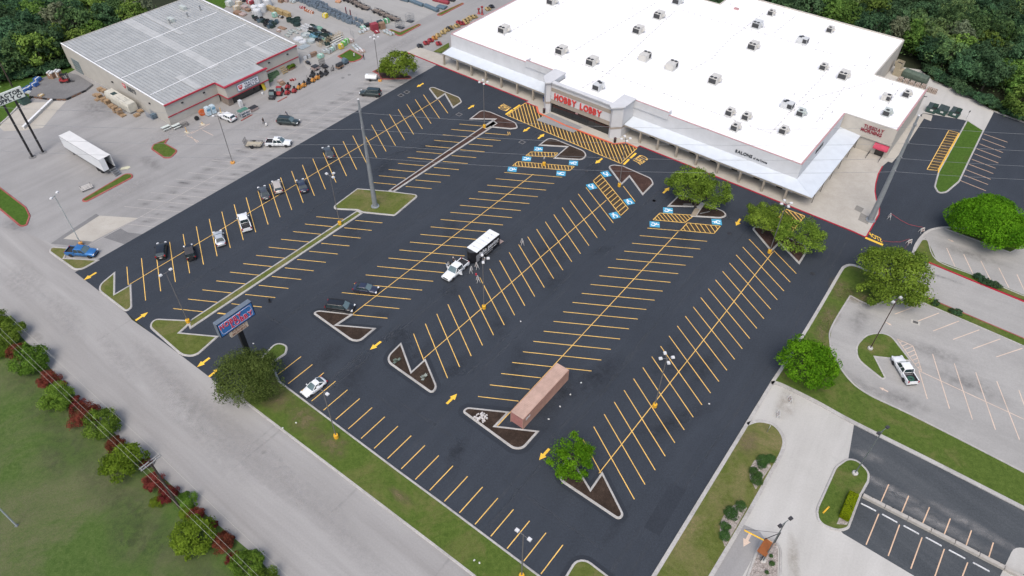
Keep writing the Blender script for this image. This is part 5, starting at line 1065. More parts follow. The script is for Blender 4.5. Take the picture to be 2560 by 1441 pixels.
CGL = glass_mat('car_window_glass', (0.025, 0.04, 0.045), 0.04); CGL2 = glass_mat('windscreen_glass', (0.10, 0.145, 0.155), 0.06); TYRE = pm('tyre_rubber', (0.018, 0.018, 0.02), 0.85); RIM = pm('alloy_rim', (0.33, 0.34, 0.35), 0.35, 0.7); HEADL = pm('headlamp_lens', (0.72, 0.74, 0.76), 0.15); TAIL = pm('tail_lamp_lens', (0.30, 0.015, 0.02), 0.25); TRIM = pm('black_plastic_trim', (0.025, 0.025, 0.027), 0.6); PLATE = pm('number_plate', (0.6, 0.6, 0.58), 0.5); SOFT = pm('dark_soft_top', (0.045, 0.045, 0.05), 0.85); BEDL = pm('dark_bed_liner', (0.02, 0.022, 0.026), 0.8)
def wheel(par, x, y, r, w=0.22, rimmat=None):
 s = 1 if y > 0 else -1
 t = MB().lathe((x, y - s * w / 2, r), [(r * .62, -w / 2), (r * .93, -w / 2), (r, -w * .3), (r, w * .3), (r * .93, w / 2), (r * .62, w / 2)], 16, 'y').build('wheel', TYRE, par)
 MB().lathe((x, y - s * w / 2, r), [(r * .62, w * .42 * s), (r * .55, w * .32 * s), (r * .2, w * .36 * s), (0.001, w * .42 * s)], 12, 'y').build('rim', rimmat or RIM, t); return t
def body_loft(st, w, zb):
 """st: list of (x, belt height, width factor, bottom lift)"""
 rings = []
 for x, zt, k, lift in st:
  hw = w / 2 * k; b = zb + lift; m = b + (zt - b) * 0.55
  rings.append([(x, -hw * .86, b), (x, -hw * .98, b + .1), (x, -hw, m), (x, -hw * .965, zt - .1), (x, -hw * .86, zt - .01), (x, 0, zt + .025), (x, hw * .86, zt - .01), (x, hw * .965, zt - .1), (x, hw, m), (x, hw * .98, b + .1), (x, hw * .86, b)])
 return MB().loft(rings)
def cabin(par, x0, x1, r0, r1, wb, wr, z0, z1, paint, glass=None, roofmat=None, pillars=(0.5,), screen=True):
 """greenhouse: belt from x0 (rear) to x1 (front), roof from r0 to r1"""
 B = lambda x, y, z: (x, y, z); h = wb / 2; k = wr / 2
 P = [(x0, -h, z0), (x1, -h, z0), (x1, h, z0), (x0, h, z0)]; Q = [(r0, -k, z1), (r1, -k, z1), (r1, k, z1), (r0, k, z1)]
 mb = MB(); mb.add(P + Q, [(0, 1, 5, 4), (2, 3, 7, 6), (3, 0, 4, 7)]); mb.build('side_window', glass or CGL, par)
 mb = MB(); bx = 0.10
 mb.add([(x1 + .03, -h * .98, z0), (x1 + bx + .03, 0, z0 + .0), (x1 + .03, h * .98, z0), (r1, k * .98, z1), (r1 + .05, 0, z1 + .01), (r1, -k * .98, z1)], [(0, 1, 4, 5), (1, 2, 3, 4)]); mb.build('windscreen', CGL2, par)
 # roof: slightly domed panel
 rings = []
 for i in range(5):
  t = i / 4; x = r0 + (r1 - r0) * t; e = .05 * math.sin(math.pi * t)
  rings.append([(x, -k * 1.03, z1 - .035), (x, -k * .9, z1 + .02 + e * .5), (x, 0, z1 + .045 + e), (x, k * .9, z1 + .02 + e * .5), (x, k * 1.03, z1 - .035)])
 MB().loft(rings).build('roof', roofmat or paint, par)
 pw = .075
 for s in (-1, 1):
  for a_, b_, w_ in [((x1 + .02, s * h, z0 - .02), (r1, s * k * 1.0, z1), pw), ((x0, s * h, z0 - .02), (r0, s * k, z1), pw * 1.5)] + [((x0 + (x1 - x0) * t, s * h * 1.005, z0 - .02), (r0 + (r1 - r0) * t, s * k * 1.005, z1), pw) for t in pillars]:
   MB().bar(a_, b_, w_).build('window_pillar', paint, par)
def fittings(t, L, w, zl, zt, paint, mx, mz, grille=True, taily=0.36, tailh=.2):
 for s in (-1, 1):
  MB().box((L / 2 - .12, s * w * .36, zl), (.3, .42, .16), rz=s * -.35).build('headlight', HEADL, t)
  MB().box((-L / 2 + .06, s * w * .42, zt), (.16, .22, tailh)).build('tail_light', TAIL, t)
  MB().box((mx, s * (w / 2 + .1), mz), (.14, .24, .15)).build('mirror', paint, t)
 if grille: MB().box((L / 2 - .02, 0, zl - .05), (.08, w * .5, .2)).build('grille', TRIM, t)
 MB().box((-L / 2 - .01, 0, .62), (.03, .5, .16)).build('number_plate', PLATE, t)
 MB().box((L / 2 - .06, 0, .33), (.2, w * .8, .14)).build('bumper', TRIM, t); MB().box((-L / 2 + .06, 0, .36), (.2, w * .8, .14)).build('bumper', TRIM, t)
def heading(a, b):
 d = b - a; return math.atan2(d.y, d.x)
def vehicle(name, label, cat, rear, front, group=None):
 a, b = g(*rear), g(*front); return thing(name, label, cat, (a + b) / 2, heading(a, b), group)
GP = 'cars parked in the black lot'
def doors(t, xs, w, z0, z1, mat=None):
 """shut lines of the doors and handles, each side"""
 for s in (-1, 1):
  mb = MB()
  for x in xs: mb.box((x, s * (w / 2 + .002), (z0 + z1) / 2), (.02, .012, z1 - z0))
  mb.build('door_seam', TRIM, t)
  for x in xs[:-1]: MB().box((x + .22, s * (w / 2 + .012), z1 - .1), (.16, .03, .04)).build('handle', mat or TRIM, t)
def sedan(label, paint, rear, front, L=4.6, name='parked_car', cat='car', h=1.45):
 t = vehicle(name, label, cat, rear, front, GP); w = 1.82
 body_loft([(-L / 2, .82, .82, .22), (-L / 2 + .12, .96, .93, .08), (-1.55, 1.0, 1.0, 0), (-.9, .98, 1.0, 0), (.5, .95, 1.0, 0), (1.05, .93, 1.0, 0), (1.7, .84, .98, 0), (L / 2 - .15, .74, .9, .05), (L / 2, .58, .78, .15)], w, .22).build('body', paint, t, True)
 cabin(t, -1.75, .98, -1.05, .18, w * .93, w * .74, .95, h - .05, paint); fittings(t, L, w, .66, .82, paint, .72, .98); doors(t, (-1.1, -.1, .85), w, .35, .9)
 for x in (-L / 2 + .95, L / 2 - .9):
  for s in (-1, 1): wheel(t, x, s * (w / 2 + .01), .33)
 return t
def suv(label, paint, rear, front, L=4.7, w=1.9, h=1.72, name='parked_suv', cat='car', rails=False, hood=1.05, roofmat=None, group=GP):
 t = vehicle(name, label, cat, rear, front, group); xh = L / 2 - hood
 body_loft([(-L / 2, .95, .86, .25), (-L / 2 + .1, 1.06, .95, .12), (-L / 2 + .5, 1.08, 1.0, 0), (0, 1.06, 1.0, 0), (xh - .1, 1.04, 1.0, 0), (xh + .3, 1.0, .98, 0), (L / 2 - .15, .88, .92, .05), (L / 2, .66, .8, .15)], w, .25).build('body', paint, t, True)
 cabin(t, -L / 2 + .1, xh - .02, -L / 2 + .38, xh - .72, w * .93, w * .78, 1.04, h - .05, paint, pillars=(.28, .62), roofmat=roofmat); fittings(t, L, w, .78, 1.0, paint, xh - .35, 1.08, tailh=.34); doors(t, (-L / 2 + 1.3, -.05, xh - .15), w, .4, 1.0)
 if rails:
  for s in (-1, 1): MB().bar((-L / 2 + .6, s * w * .35, h + .06), (xh - 1.0, s * w * .35, h + .06), .05).build('roof_rail', TRIM, t)
 for x in (-L / 2 + .9, L / 2 - .92):
  for s in (-1, 1): wheel(t, x, s * (w / 2 + .01), .37, .25)
 return t
def pickup(label, paint, rear, front, L=5.8, w=2.0, h=1.88, group=None, cablen=2.3, crew=True):
 t = vehicle('pickup_truck', label, 'pickup truck', rear, front, group); xb = -L / 2 + 1.85; xh = xb + cablen
 body_loft([(xb - .02, 1.14, 1.0, 0), (xb + .5, 1.15, 1.0, 0), (xh - .1, 1.14, 1.0, 0), (xh + .35, 1.12, .99, 0), (L / 2 - .35, 1.06, .95, 0), (L / 2 - .1, .98, .9, .05), (L / 2, .72, .84, .12)], w, .36).build('body', paint, t, True)
 mb = MB(); hw = w / 2; mb.box(((-L / 2 + xb) / 2, 0, .62), (xb + L / 2 - .02, w * .96, .42))
 for s in (-1, 1): mb.box(((-L / 2 + xb) / 2 - .01, s * (hw - .09), .95), (xb + L / 2 - .03, .16, .42))
 mb.build('bed', paint, t); MB().box((-L / 2 + .04, 0, .92), (.09, w - .36, .44)).build('tailgate', paint, t)
 MB().box(((-L / 2 + xb) / 2, 0, .84), (xb + L / 2 - .22, w - .37, .03)).build('bed_liner', BEDL, t)
 mb = MB()
 for s in (-1, 1): mb.box(((-L / 2 + xb) / 2, s * (hw - .18), .99), (xb + L / 2 - .2, .02, .33))
 mb.box((xb - .05, 0, .98), (.03, w - .4, .34)); mb.box((-L / 2 + .1, 0, .96), (.02, w - .4, .34)); mb.build('bed_liner', BEDL, t)
 cabin(t, xb + .03, xh, xb + .14, xh - .68, w * .92, w * .76, 1.13, h - .05, paint, pillars=(.45,) if crew else ()); fittings(t, L, w, .86, 1.0, paint, xh - .32, 1.2, tailh=.36); doors(t, (xb + .3, xb + 1.2, xh - .1) if crew else (xb + .7, xh - .1), w, .5, 1.08)
 for x in (-L / 2 + 1.05, L / 2 - 1.0):
  for s in (-1, 1): wheel(t, x, s * (w / 2 + .01), .41, .27)
 return t
pickup('bright blue pickup parked against the grass end island by the road', PBL, (178, 634.5), (238, 639), L=5.7, group=None)
suv('black crossover in the first bay pair from the road', PBK, (405, 648), (407, 618), L=4.5, h=1.62)
j = vehicle('parked_jeep', 'black soft-top off-roader with a rear spare wheel', 'car', (482, 655), (473, 622), GP)
body_loft([(-2.0, 1.12, .92, .15), (-1.9, 1.2, .95, 0), (.3, 1.2, .95, 0), (.75, 1.18, .82, 0), (1.9, 1.12, .74, .05), (2.0, .9, .72, .1)], 1.75, .45).build('body', PBK, j); cabin(j, -1.95, .55, -1.9, .25, 1.66, 1.56, 1.19, 1.82, PBK, roofmat=SOFT, pillars=(.35, .7))
fittings(j, 4.0, 1.75, .95, .95, PBK, .35, 1.3)
for x in (-1.25, 1.35):
 for s in (-1, 1): wheel(j, x, s * .9, .42, .28, TRIM); MB().box((x, s * .86, .92), (1.05, .26, .06)).build('fender', TRIM, j)
MB().lathe((-2.12, 0, 1.05), [(.2, -.12), (.4, -.12), (.42, 0), (.4, .12), (.2, .12)], 16, 'x').build('spare_wheel', TYRE, j)
sedan('silver sedan between the black off-roader and the white pickup', PSL, (555, 616), (546, 588), L=4.6)
pickup('white crew-cab pickup with its tailgate toward the camera, in the leftmost row', PW_, (619, 579), (608, 546), L=5.5, group=GP)
sedan('dark grey sedan left of the champagne car', PGR, (667, 501), (656, 475), L=4.7)
suv('champagne crossover between two dark sedans', PBG, (699, 486), (691, 461), L=4.4, w=1.8, h=1.6)
sedan('dark sedan right of the champagne car', PNV, (762, 484), (751, 457), L=4.6)
sedan('lone dark car at the far end of the leftmost row', PGR, (828, 400), (815, 374), L=4.6)
sedan('navy sedan with silver headlights in the minivan row', PNV, (886, 724), (945, 732), L=4.5)
suv('black minivan parked against the zigzag mulch island', PBK, (818, 769), (886, 778), L=5.0, w=1.95, h=1.72, hood=.95, name='parked_minivan', rails=True)
# white beetle-shaped car
bt = vehicle('parked_car', 'rounded white hatchback parked nose-in at the front lawn', 'car', (812, 955), (762, 993), GP)
L, w = 4.15, 1.78
body_loft([(-L / 2, .72, .66, .2), (-L / 2 + .18, .92, .85, .08), (-1.45, 1.0, .98, 0), (-.6, .98, 1.0, 0), (.4, .96, 1.0, 0), (1.0, .95, .98, 0), (1.55, .86, .93, .02), (L / 2 - .12, .72, .8, .08), (L / 2, .52, .62, .16)], w, .22).build('body', PW_, bt, True)
cabin(bt, -1.6, .78, -.85, .02, w * .86, w * .66, .96, 1.43, PW_, pillars=(.42,)); fittings(bt, L, w, .68, .8, PW_, .6, 1.0, False); doors(bt, (-.55, .75), w, .35, .9)
for x in (-1.25, 1.3):
 for s in (-1, 1): wheel(bt, x, s * (w / 2 + .01), .34)
MB().add([(-.9, -.52, 1.42), (-1.62, -.66, 1.02), (-1.62, .66, 1.02), (-.9, .52, 1.42)], [(0, 1, 2, 3)]).build('rear_window', CGL, bt).location = (-.03, 0, .03)
suv('dark grey wagon standing in the old lot with two people near', PGN, (694, 307), (750, 312), L=5.2, w=1.95, h=1.75, rails=True, hood=1.35, group='cars in the old lot')
suv('long dark green suv at the edge of the black lot', PGN, (955, 241), (899, 236), L=5.3, w=2.0, h=1.85, rails=True, hood=1.3, group='cars in the old lot')
suv('white crossover with a dark sunroof by the farm store', PW_, (588, 306), (552, 291), L=4.6, w=1.85, h=1.62, group='cars in the old lot')
tw = pickup('white pickup towing the flat utility trailer', PW_, (664, 363), (732, 364), L=5.7, crew=True); MB().box((.35, 0, 1.92), (.5, .5, .02)).build('sunroof', CGL, tw)
rp = pickup('white pickup parked beside the teardrop lawn island', PW_, (2277, 966), (2237, 901), L=5.6); rp.location.z += .11
hp = thing('hose_coil', 'coil of dark green hose lying in the bed of the white pickup', 'hose', rp.location + Vector((math.cos(rp.rotation_euler.z) * -1.95, math.sin(rp.rotation_euler.z) * -1.95, .86)))
for k in range(4): MB().tube([((.25 + .09 * k) * math.cos(i * math.pi / 8), (.25 + .09 * k) * math.sin(i * math.pi / 8), .03) for i in range(17)], .035, 5, False).build('hose', pm('green_hose', (0.03, 0.12, 0.08), 0.6), hp)
# work pickup with open doors
wp = pickup('white work pickup with its door open, hitched to the paving trailer', PW_, (1163, 661), (1115, 704), L=6.0, w=2.05, h=1.95, crew=False)
for s in (-1, 1):
 d = MB().box((.42, s * 1.42, .95), (.06, .9, .55), rz=s * .2).build('open_door', PW_, wp); MB().bar((.42, s * 1.02, 1.7), (.42 + s * s * .1, s * 1.86, 1.65), .06).build('window_frame', PW_, d)
 for y in (1.0, 1.84): MB().bar((.42, s * y, 1.2), (.42, s * y, 1.68), .06).build('window_frame', PW_, d)
for k in range(2): MB().box((-1.7 + .55 * k, -.5, .95), (.42, .5, .16)).build('barricade_board', PLATE, wp)
for s in (-1, 1): MB().box((-.75, s * .85, 1.25), (.5, .25, .3)).build('tool_box', ALU, wp)
# paving trailer
pt = thing('paving_trailer', 'black enclosed trailer lettered alpha paving with a white roof', 'trailer', W(-66.75, 78.3), TH + R(88.5))
Lh, wd_ = 3.45, 1.22; zf, zr = .5, 2.95
out = [(-Lh, -wd_), (Lh - .0, -wd_), (Lh + .75, -.35), (Lh + .75, .35), (Lh, wd_), (-Lh, wd_)]
pt.rotation_euler.z = TH + R(-90)
mb = MB(); mb.prism(out, zf, zr); mb.build('body', pm('gloss_black_panel', (0.012, 0.012, 0.015), 0.3), pt)
MB().prism([(x * .992, y * 1.005) for x, y in [(-Lh, -wd_), (Lh, -wd_), (Lh, wd_), (-Lh, wd_)]], zr + .002, zr + .05).build('roof', PW_, pt)
MB().prism([(Lh + .01, -wd_ * .95), (Lh + .72, -.34), (Lh + .72, .34), (Lh + .01, wd_ * .95)], zr + .002, zr + .03).build('nose_roof', GRIL, pt)
for k in range(1, 6): MB().box((-Lh + k * 1.15, 0, zr + .055), (.03, 2.4, .012)).build('roof_seam', pm('seam_grey', (.3, .3, .3), .6), pt)
MB().lathe((.4, .1, zr + .05), [(.26, 0), (.26, .12), (.1, .18)], 12).build('roof_vent', PW_, pt)
for x, y in ((-1.2, .3), (-2.3, .2), (2.4, -.3)): MB().lathe((x, y, zr + .05), [(.1, 0), (.1, .06)], 8).build('roof_cap', MATS['seam_grey'], pt)
mb = MB(); mb.box((-Lh - .75, 0, .12), (1.6, 2.1, .07), ry=-.14); mb.build('rear_ramp', pm('plywood_ramp', (.34, .25, .22), .8), pt)
mb = MB(); mb.bar((Lh + .7, -.4, .55), (Lh + 1.9, 0, .55), .1); mb.bar((Lh + .7, .4, .55), (Lh + 1.9, 0, .55), .1); mb.build('hitch', BLACK, pt)
for x in (-.55, .35):
 for s in (-1, 1): wheel(pt, x, s * (wd_ + .06), .36, .22)
MB().box((-.1, wd_ + .06, .82), (2.1, .2, .05)).build('fender', ALU, pt)
lt = Matrix(((-1, 0, 0, 0), (0, 0, 1, 0), (0, 1, 0, 0), (0, 0, 0, 1)))
me = text_mesh('alpha paving', 1.0, .01, .02, 'CENTER'); a, b = mesh_width(me); k = 6.3 / (b - a); me.transform(Matrix.Translation((.05, wd_ + .012, 1.62)) @ lt @ Matrix.Diagonal((k, 1.35, 1, 1))); obj('lettering', me, MATS['white_sign_face'], pt)
MB().box((.3, wd_ + .012, 1.2), (5.6, .012, .1)).build('stripe', MATS['white_sign_face'], pt)
MB().box((Lh - .3, wd_ + .02, 1.45), (.9, .04, 1.7)).build('side_door', pm('grey_door_panel', (.25, .25, .26), .4), pt)
# utility trailers
def util_trailer(label, loc, rz, L=3.6, w=1.9, deck=None, gate=True, group='flat utility trailers', mesh_side=True):
 t = thing('utility_trailer', label, 'trailer', loc, rz, group)
 n = 6
 for k in range(n): MB().box((0, -w / 2 + (k + .5) * w / n, .55), (L, w / n - .02, .05)).build('plank', deck or pm('pale_deck_plank', (.40, .36, .28), .85, var=.15), t)
 mb = MB()
 for s in (-1, 1):
  mb.bar((-L / 2, s * w / 2, .52), (L / 2, s * w / 2, .52), .09); mb.bar((-L / 2, s * w / 2, .95), (L / 2, s * w / 2, .95), .05)
  for k in range(5): mb.bar((-L / 2 + k * L / 4, s * w / 2, .52), (-L / 2 + k * L / 4, s * w / 2, .95), .05)
 mb.bar((L / 2, -w / 2, .52), (L / 2, w / 2, .52), .09); mb.bar((L / 2, -w / 2, .95), (L / 2, w / 2, .95), .05); mb.bar((L / 2, -w / 2, .5), (L / 2 + 1.3, 0, .5), .08); mb.bar((L / 2, w / 2, .5), (L / 2 + 1.3, 0, .5), .08); mb.build('frame', BLACK, t)
 if gate:
  mb = MB()
  for k in range(7): y = -w / 2 + .05 + k * (w - .1) / 6; mb.bar((-L / 2, y, .55), (-L / 2 - .25, y, 1.9), .045)
  for q in (0, .5, 1): mb.bar((-L / 2 - .25 * q, -w / 2 + .05, .55 + 1.35 * q), (-L / 2 - .25 * q, w / 2 - .05, .55 + 1.35 * q), .05)
  mb.build('ramp_gate', BLACK, t)
 for s in (-1, 1): wheel(t, -.3, s * (w / 2 + .24), .33, .2); MB().box((-.3, s * (w / 2 + .14), .72), (.95, .26, .05)).build('fender', BLACK, t)
 return t
a = G((590, 320, 15.06), 700, 690); b = G((590, 320, 15.06), 1330, 700)
util_trailer('flat utility trailer with raised ramp gate behind the white pickup', a, heading(G((590, 320, 15.06), 400, 690), G((590, 320, 15.06), 900, 700)), group=None)
# small white trailer
st = thing('cargo_trailer', 'small white pickup-bed trailer beside the lamp post', 'trailer', G(Y3, 2085, 575), TH + R(32))
rings = []
for x, k in ((-1.5, .9), (-1.3, 1), (1.2, 1), (1.5, .85)): rings.append([(x, -.85 * k, .55), (x, -.9 * k, .9), (x, -.8 * k, 1.25), (x, -.55 * k, 1.42), (x, .55 * k, 1.42), (x, .8 * k, 1.25), (x, .9 * k, .9), (x, .85 * k, .55)])
MB().loft(rings).build('body', PW_, st, True); MB().box((.2, 0, 1.45), (1.9, .9, .05)).build('lid', pm('off_white_lid', (.55, .54, .52), .5), st)
for s in (-1, 1): wheel(st, -.2, s * .98, .33, .2)
MB().bar((1.4, 0, .55), (2.4, 0, .5), .09).build('hitch', BLACK, st)
# semi trailer with open rear door
sm = thing('semi_trailer', 'long white box trailer with an open rear door and steel steps', 'trailer', W(-154.65, 47.85), TH + R(1.6))
L, w = 7.9, 1.28; z0, z1 = 1.15, 4.05
WTR = pm('white_trailer_skin', (.62, .64, .66), .45, var=.05, scale=.4)
for s in (-1, 1): MB().box((0, s * (w - .02), (z0 + z1) / 2), (2 * L, .04, z1 - z0)).build('side_panel', WTR, sm)
MB().box((0, 0, z1 + .02), (2 * L + .04, 2 * w + .02, .04)).build('roof', pm('pale_trailer_roof', (.60, .60, .59), .55, var=.05, scale=.4), sm); MB().box((0, 0, z0 - .06), (2 * L, 2 * w - .02, .12)).build('floor', DKST, sm); MB().box((-L + .02, 0, (z0 + z1) / 2), (.04, 2 * w - .09, z1 - z0)).build('front_panel', WTR, sm)
MB().box((L - 4, 0, (z0 + z1) / 2), (.05, 2 * w - .1, z1 - z0 - .02)).build('inner_bulkhead', INTER, sm)
for s in (-1, 1): MB().box((0, s * (w + .005), z1 - .06), (2 * L + .02, .03, .12)).build('top_rail', ALU, sm)
MB().box((L + .05, -w * .55, (z0 + z1) / 2), (.05, 1.15, z1 - z0 - .05)).build('rear_door', PW_, sm); MB().box((L - .6, w + .08, (z0 + z1) / 2), (1.2, .05, z1 - z0 - .05)).build('rear_door', PW_, sm)
for x in (L - 1.7, L - 2.95):
 for s in (-1, 1): wheel(sm, x, s * (w - .02), .5, .5)
for s in (-1, 1): MB().bar((-L + 2.6, s * .9, z0), (-L + 2.6, s * .9, .06), .14).build('landing_leg', DKST, sm); MB().box((-L + 2.6, s * .9, .04), (.35, .3, .06)).build('landing_foot', DKST, sm)
MB().box((L - .3, 0, .6), (.1, 2.2, .12)).build('rear_bumper', ALU, sm)
stp = MB()
for k in range(4): stp.box((L + .35 + k * .45, .45, 1.05 - k * .27), (.42, 1.3, .05))
for s in (-.22, 1.12): stp.bar((L + .2, s, 1.1), (L + 1.95, s, .1), .07)
stp.build('steel_steps', ALU, sm)
for k, q in enumerate(((1770, 1140), (1850, 1135))):
 t = thing('pallet_wrap', ('crumpled' if k == 0 else 'smaller crumpled') + ' yellowish sheet lying behind the semi trailer', 'sheet', G((140, 310, 10.295), *q), .4 + k)
 mb = MB(); mb.poly([(a * (1.1 - .5 * k), b * (.6 - .2 * k), .03 + .05 * math.sin(3 * a)) for a, b in ((-1, -.6), (.2, -1), (1.1, -.3), (.7, .8), (-.6, .9))]); mb.build('sheet', pm('pale_wrap', (.5, .49, .36), .7), t)
# shipping container
ct = thing('shipping_container', 'faded pink-brown forty-foot shipping container in the bays', 'container', W(-37.45, 56.72), TH + R(90))
CP = pm('faded_container_paint', (.34, .20, .155), .75, var=.12, scale=.8); CP2 = pm('sunbleached_container_roof', (.42, .29, .235), .8, var=.12, scale=.6)
L, w, h = 6.08, 1.21, 2.59
def corr(n, a0, a1, dep, f):
 """corrugated sheet profile along a; f maps (a, depth, top?) -> point"""
 pr = []; p = (a1 - a0) / n
 for k in range(n): x = a0 + k * p; pr += [(x, 0), (x + p * .35, 0), (x + p * .5, dep), (x + p * .85, dep)]
 pr.append((a1, 0)); mb = MB(); vs = [f(a, d, 0) for a, d in pr] + [f(a, d, 1) for a, d in pr]; m_ = len(pr)
 return mb.add(vs, [(i, i + 1, m_ + i + 1, m_ + i) for i in range(m_ - 1)])
for s in (-1, 1): corr(44, -L + .12, L - .12, .036, lambda a, d, t_: (a, s * (w - .015 - d), (.16, h - .1)[t_])).build('side_panel', CP, ct)
for s in (-1, 1): corr(9, -w + .1, w - .1, .045, lambda a, d, t_: (s * (L - .02 - d), a, (.16, h - .12)[t_])).build('end_panel', pm('red_brown_container_end', (.33, .155, .14), .75, var=.12), ct)
corr(40, -L + .35, L - .35, .02, lambda a, d, t_: (a, (-w + .05, w - .05)[t_], h - .03 - d)).build('roof_panel', CP2, ct)
mb = MB()
for x in (-1, 1):
 mb.box((x * (L - .2), 0, h - .035), (.36, 2 * w - .06, .05))
mb.build('roof_header', CP2, ct)
for x in (-1, 1):
 for y in (-1, 1): MB().box((x * (L - .06), y * (w - .06), h / 2), (.13, .13, h)).build('corner_post', CP, ct)
for y in (-1, 1): MB().box((0, y * (w - .03), h - .05), (2 * L - .26, .07, .1)).build('top_rail', CP, ct); MB().box((0, y * (w - .04), .08), (2 * L - .26, .08, .16)).build('bottom_rail', CP, ct)
me = text_mesh('EMI', .75, .01, .02, 'CENTER'); me.transform(Matrix.Translation((-L + 1.25, -w - .012 + .02, 1.55)) @ Matrix(((1, 0, 0, 0), (0, 0, -1, 0), (0, 1, 0, 0), (0, 0, 0, 1)))); obj('lettering', me, MATS['white_sign_face'], ct)
# ================================================================== vegetation
LF = {'dark': leaf_mat('dark_green_leaves', (0.028, 0.058, 0.033), (0.101, 0.197, 0.089)), 'mid': leaf_mat('mid_green_leaves', (0.044, 0.086, 0.040), (0.171, 0.272, 0.097)), 'bright': leaf_mat('bright_green_leaves', (0.050, 0.105, 0.025), (0.186, 0.304, 0.065)), 'grey': leaf_mat('grey_green_leaves', (0.061, 0.083, 0.046), (0.207, 0.238, 0.148)),
 'olive': leaf_mat('olive_leaves', (0.040, 0.061, 0.014), (0.138, 0.182, 0.051), 0.1), 'lot': leaf_mat('leafy_green_leaves', (0.060, 0.110, 0.016), (0.225, 0.341, 0.048), 0.15), 'vivid': leaf_mat('vivid_green_leaves', (0.036, 0.112, 0.007), (0.154, 0.330, 0.018), 0.1), 'yellow': leaf_mat('yellow_green_leaves', (0.065, 0.105, 0.010), (0.21, 0.30, 0.035), 0.12), 'red': leaf_mat('red_shrub_leaves', (0.06, 0.018, 0.013), (0.27, 0.075, 0.052), 0.22), 'shrub': leaf_mat('shrub_green_leaves', (0.047, 0.094, 0.015), (0.178, 0.289, 0.043), 0.2), 'box': leaf_mat('clipped_green_leaves', (0.030, 0.072, 0.021), (0.091, 0.180, 0.053), 0.12), 'hedge': leaf_mat('lime_hedge_leaves', (0.083, 0.128, 0.006), (0.281, 0.375, 0.015), 0.1), 'agave': leaf_mat('blue_green_leaves', (0.116, 0.150, 0.120), (0.264, 0.315, 0.255), 0.1)}
BARK = pm('tree_bark', (0.075, 0.062, 0.052), 0.95, var=0.25, scale=3.0)
def leaves_mesh(name, P, Nn, size, tone, rs):
 """one rhomb-like bent leaf spray per point"""
 n = len(P); a = rs.normal(size=(n, 3)); t = np.cross(Nn, a); t /= np.linalg.norm(t, axis=1)[:, None] + 1e-9; b = np.cross(Nn, t); b /= np.linalg.norm(b, axis=1)[:, None] + 1e-9
 s = (size * rs.uniform(.6, 1.35, n))[:, None]; w = s * rs.uniform(.45, .8, n)[:, None]
 V = np.empty((n, 4, 3)); V[:, 0] = P - t * s * .6; V[:, 1] = P + b * w * .5 + Nn * s * .1; V[:, 2] = P + t * s * .6; V[:, 3] = P - b * w * .5 + Nn * s * .1
 me = bpy.data.meshes.new(name); me.vertices.add(4 * n); me.vertices.foreach_set('co', V.ravel()); me.loops.add(4 * n); me.loops.foreach_set('vertex_index', np.arange(4 * n, dtype=np.int32))
 me.polygons.add(n); me.polygons.foreach_set('loop_start', np.arange(0, 4 * n, 4, dtype=np.int32)); me.polygons.foreach_set('loop_total', np.full(n, 4, dtype=np.int32))
 at = me.attributes.new('tone', 'FLOAT', 'FACE'); at.data.foreach_set('value', np.clip(tone, 0, 1).astype(np.float32)); me.update(calc_edges=True); me.validate(); return me
def crown_mesh(name, lobes, n, size, seed, clumps=26, tight=1.0, rag=.35, low=-.45):
 rs = np.random.RandomState(seed); Ps = []; Ns = []; Ts = []; vol = [l[3] * l[4] * l[5] for l in lobes]
 for l, v in zip(lobes, vol):
  c = np.array(l[:3]); r = np.array(l[3:6]); nl = int(n * v / sum(vol)); k = max(5, int(clumps * (v / sum(vol)) ** .8)); rm = r.mean()
  d = rs.normal(size=(k * 4, 3)); d /= np.linalg.norm(d, axis=1)[:, None]; d = d[d[:, 2] > low][:k]; k = len(d)
  cc = d * rs.uniform(.5, .88, k)[:, None]; cr_ = rs.uniform(.26, .44, k); ct_ = rs.uniform(.18, .8, k)
  w = cr_ ** 2; w /= w.sum(); idx = rs.choice(k, nl, p=w)
  q = rs.normal(size=(nl, 3)) + d[idx] * .9 + np.array([0, 0, .25]); q /= np.linalg.norm(q, axis=1)[:, None]
  rad = cr_[idx] * (1 - rag * rs.uniform(0, 1, nl) ** 2 + rag * .5 * (rs.uniform(0, 1, nl) > .9))
  p = (cc[idx] + q * rad[:, None]) * r * tight; nn = q * .7 + rs.normal(size=(nl, 3)) * .45 + np.array([0, 0, .3]); nn /= np.linalg.norm(nn, axis=1)[:, None]
  Ps.append(p + c); Ns.append(nn); Ts.append(ct_[idx] + rs.normal(size=nl) * .16)
 return leaves_mesh(name, np.concatenate(Ps), np.concatenate(Ns), size, np.concatenate(Ts), rs)
def trunk_mb(h, r, limbs, seed, lean=(0, 0)):
 rr = random.Random(seed); mb = MB(); top = Vector((lean[0], lean[1], h)); path = [Vector((0, 0, -.1)), Vector((0, 0, .25)), Vector((lean[0] * .4 + rr.uniform(-.1, .1), lean[1] * .4, h * .5)), top]
 mb.tube(path, [r * 1.35, r, r * .8, r * .62], 8)
 for L_ in limbs:
  e = Vector(L_); m = top.lerp(e, .5) + Vector((rr.uniform(-.3, .3), rr.uniform(-.3, .3), .25)); mb.tube([top - Vector((0, 0, .25)), m, e], [r * .5, r * .32, r * .1], 6)
  for _ in range(2): f = m + Vector((rr.uniform(-1, 1), rr.uniform(-1, 1), rr.uniform(.3, 1.0))) * 1.1; mb.tube([m, f], [r * .22, r * .07], 5)
 return mb
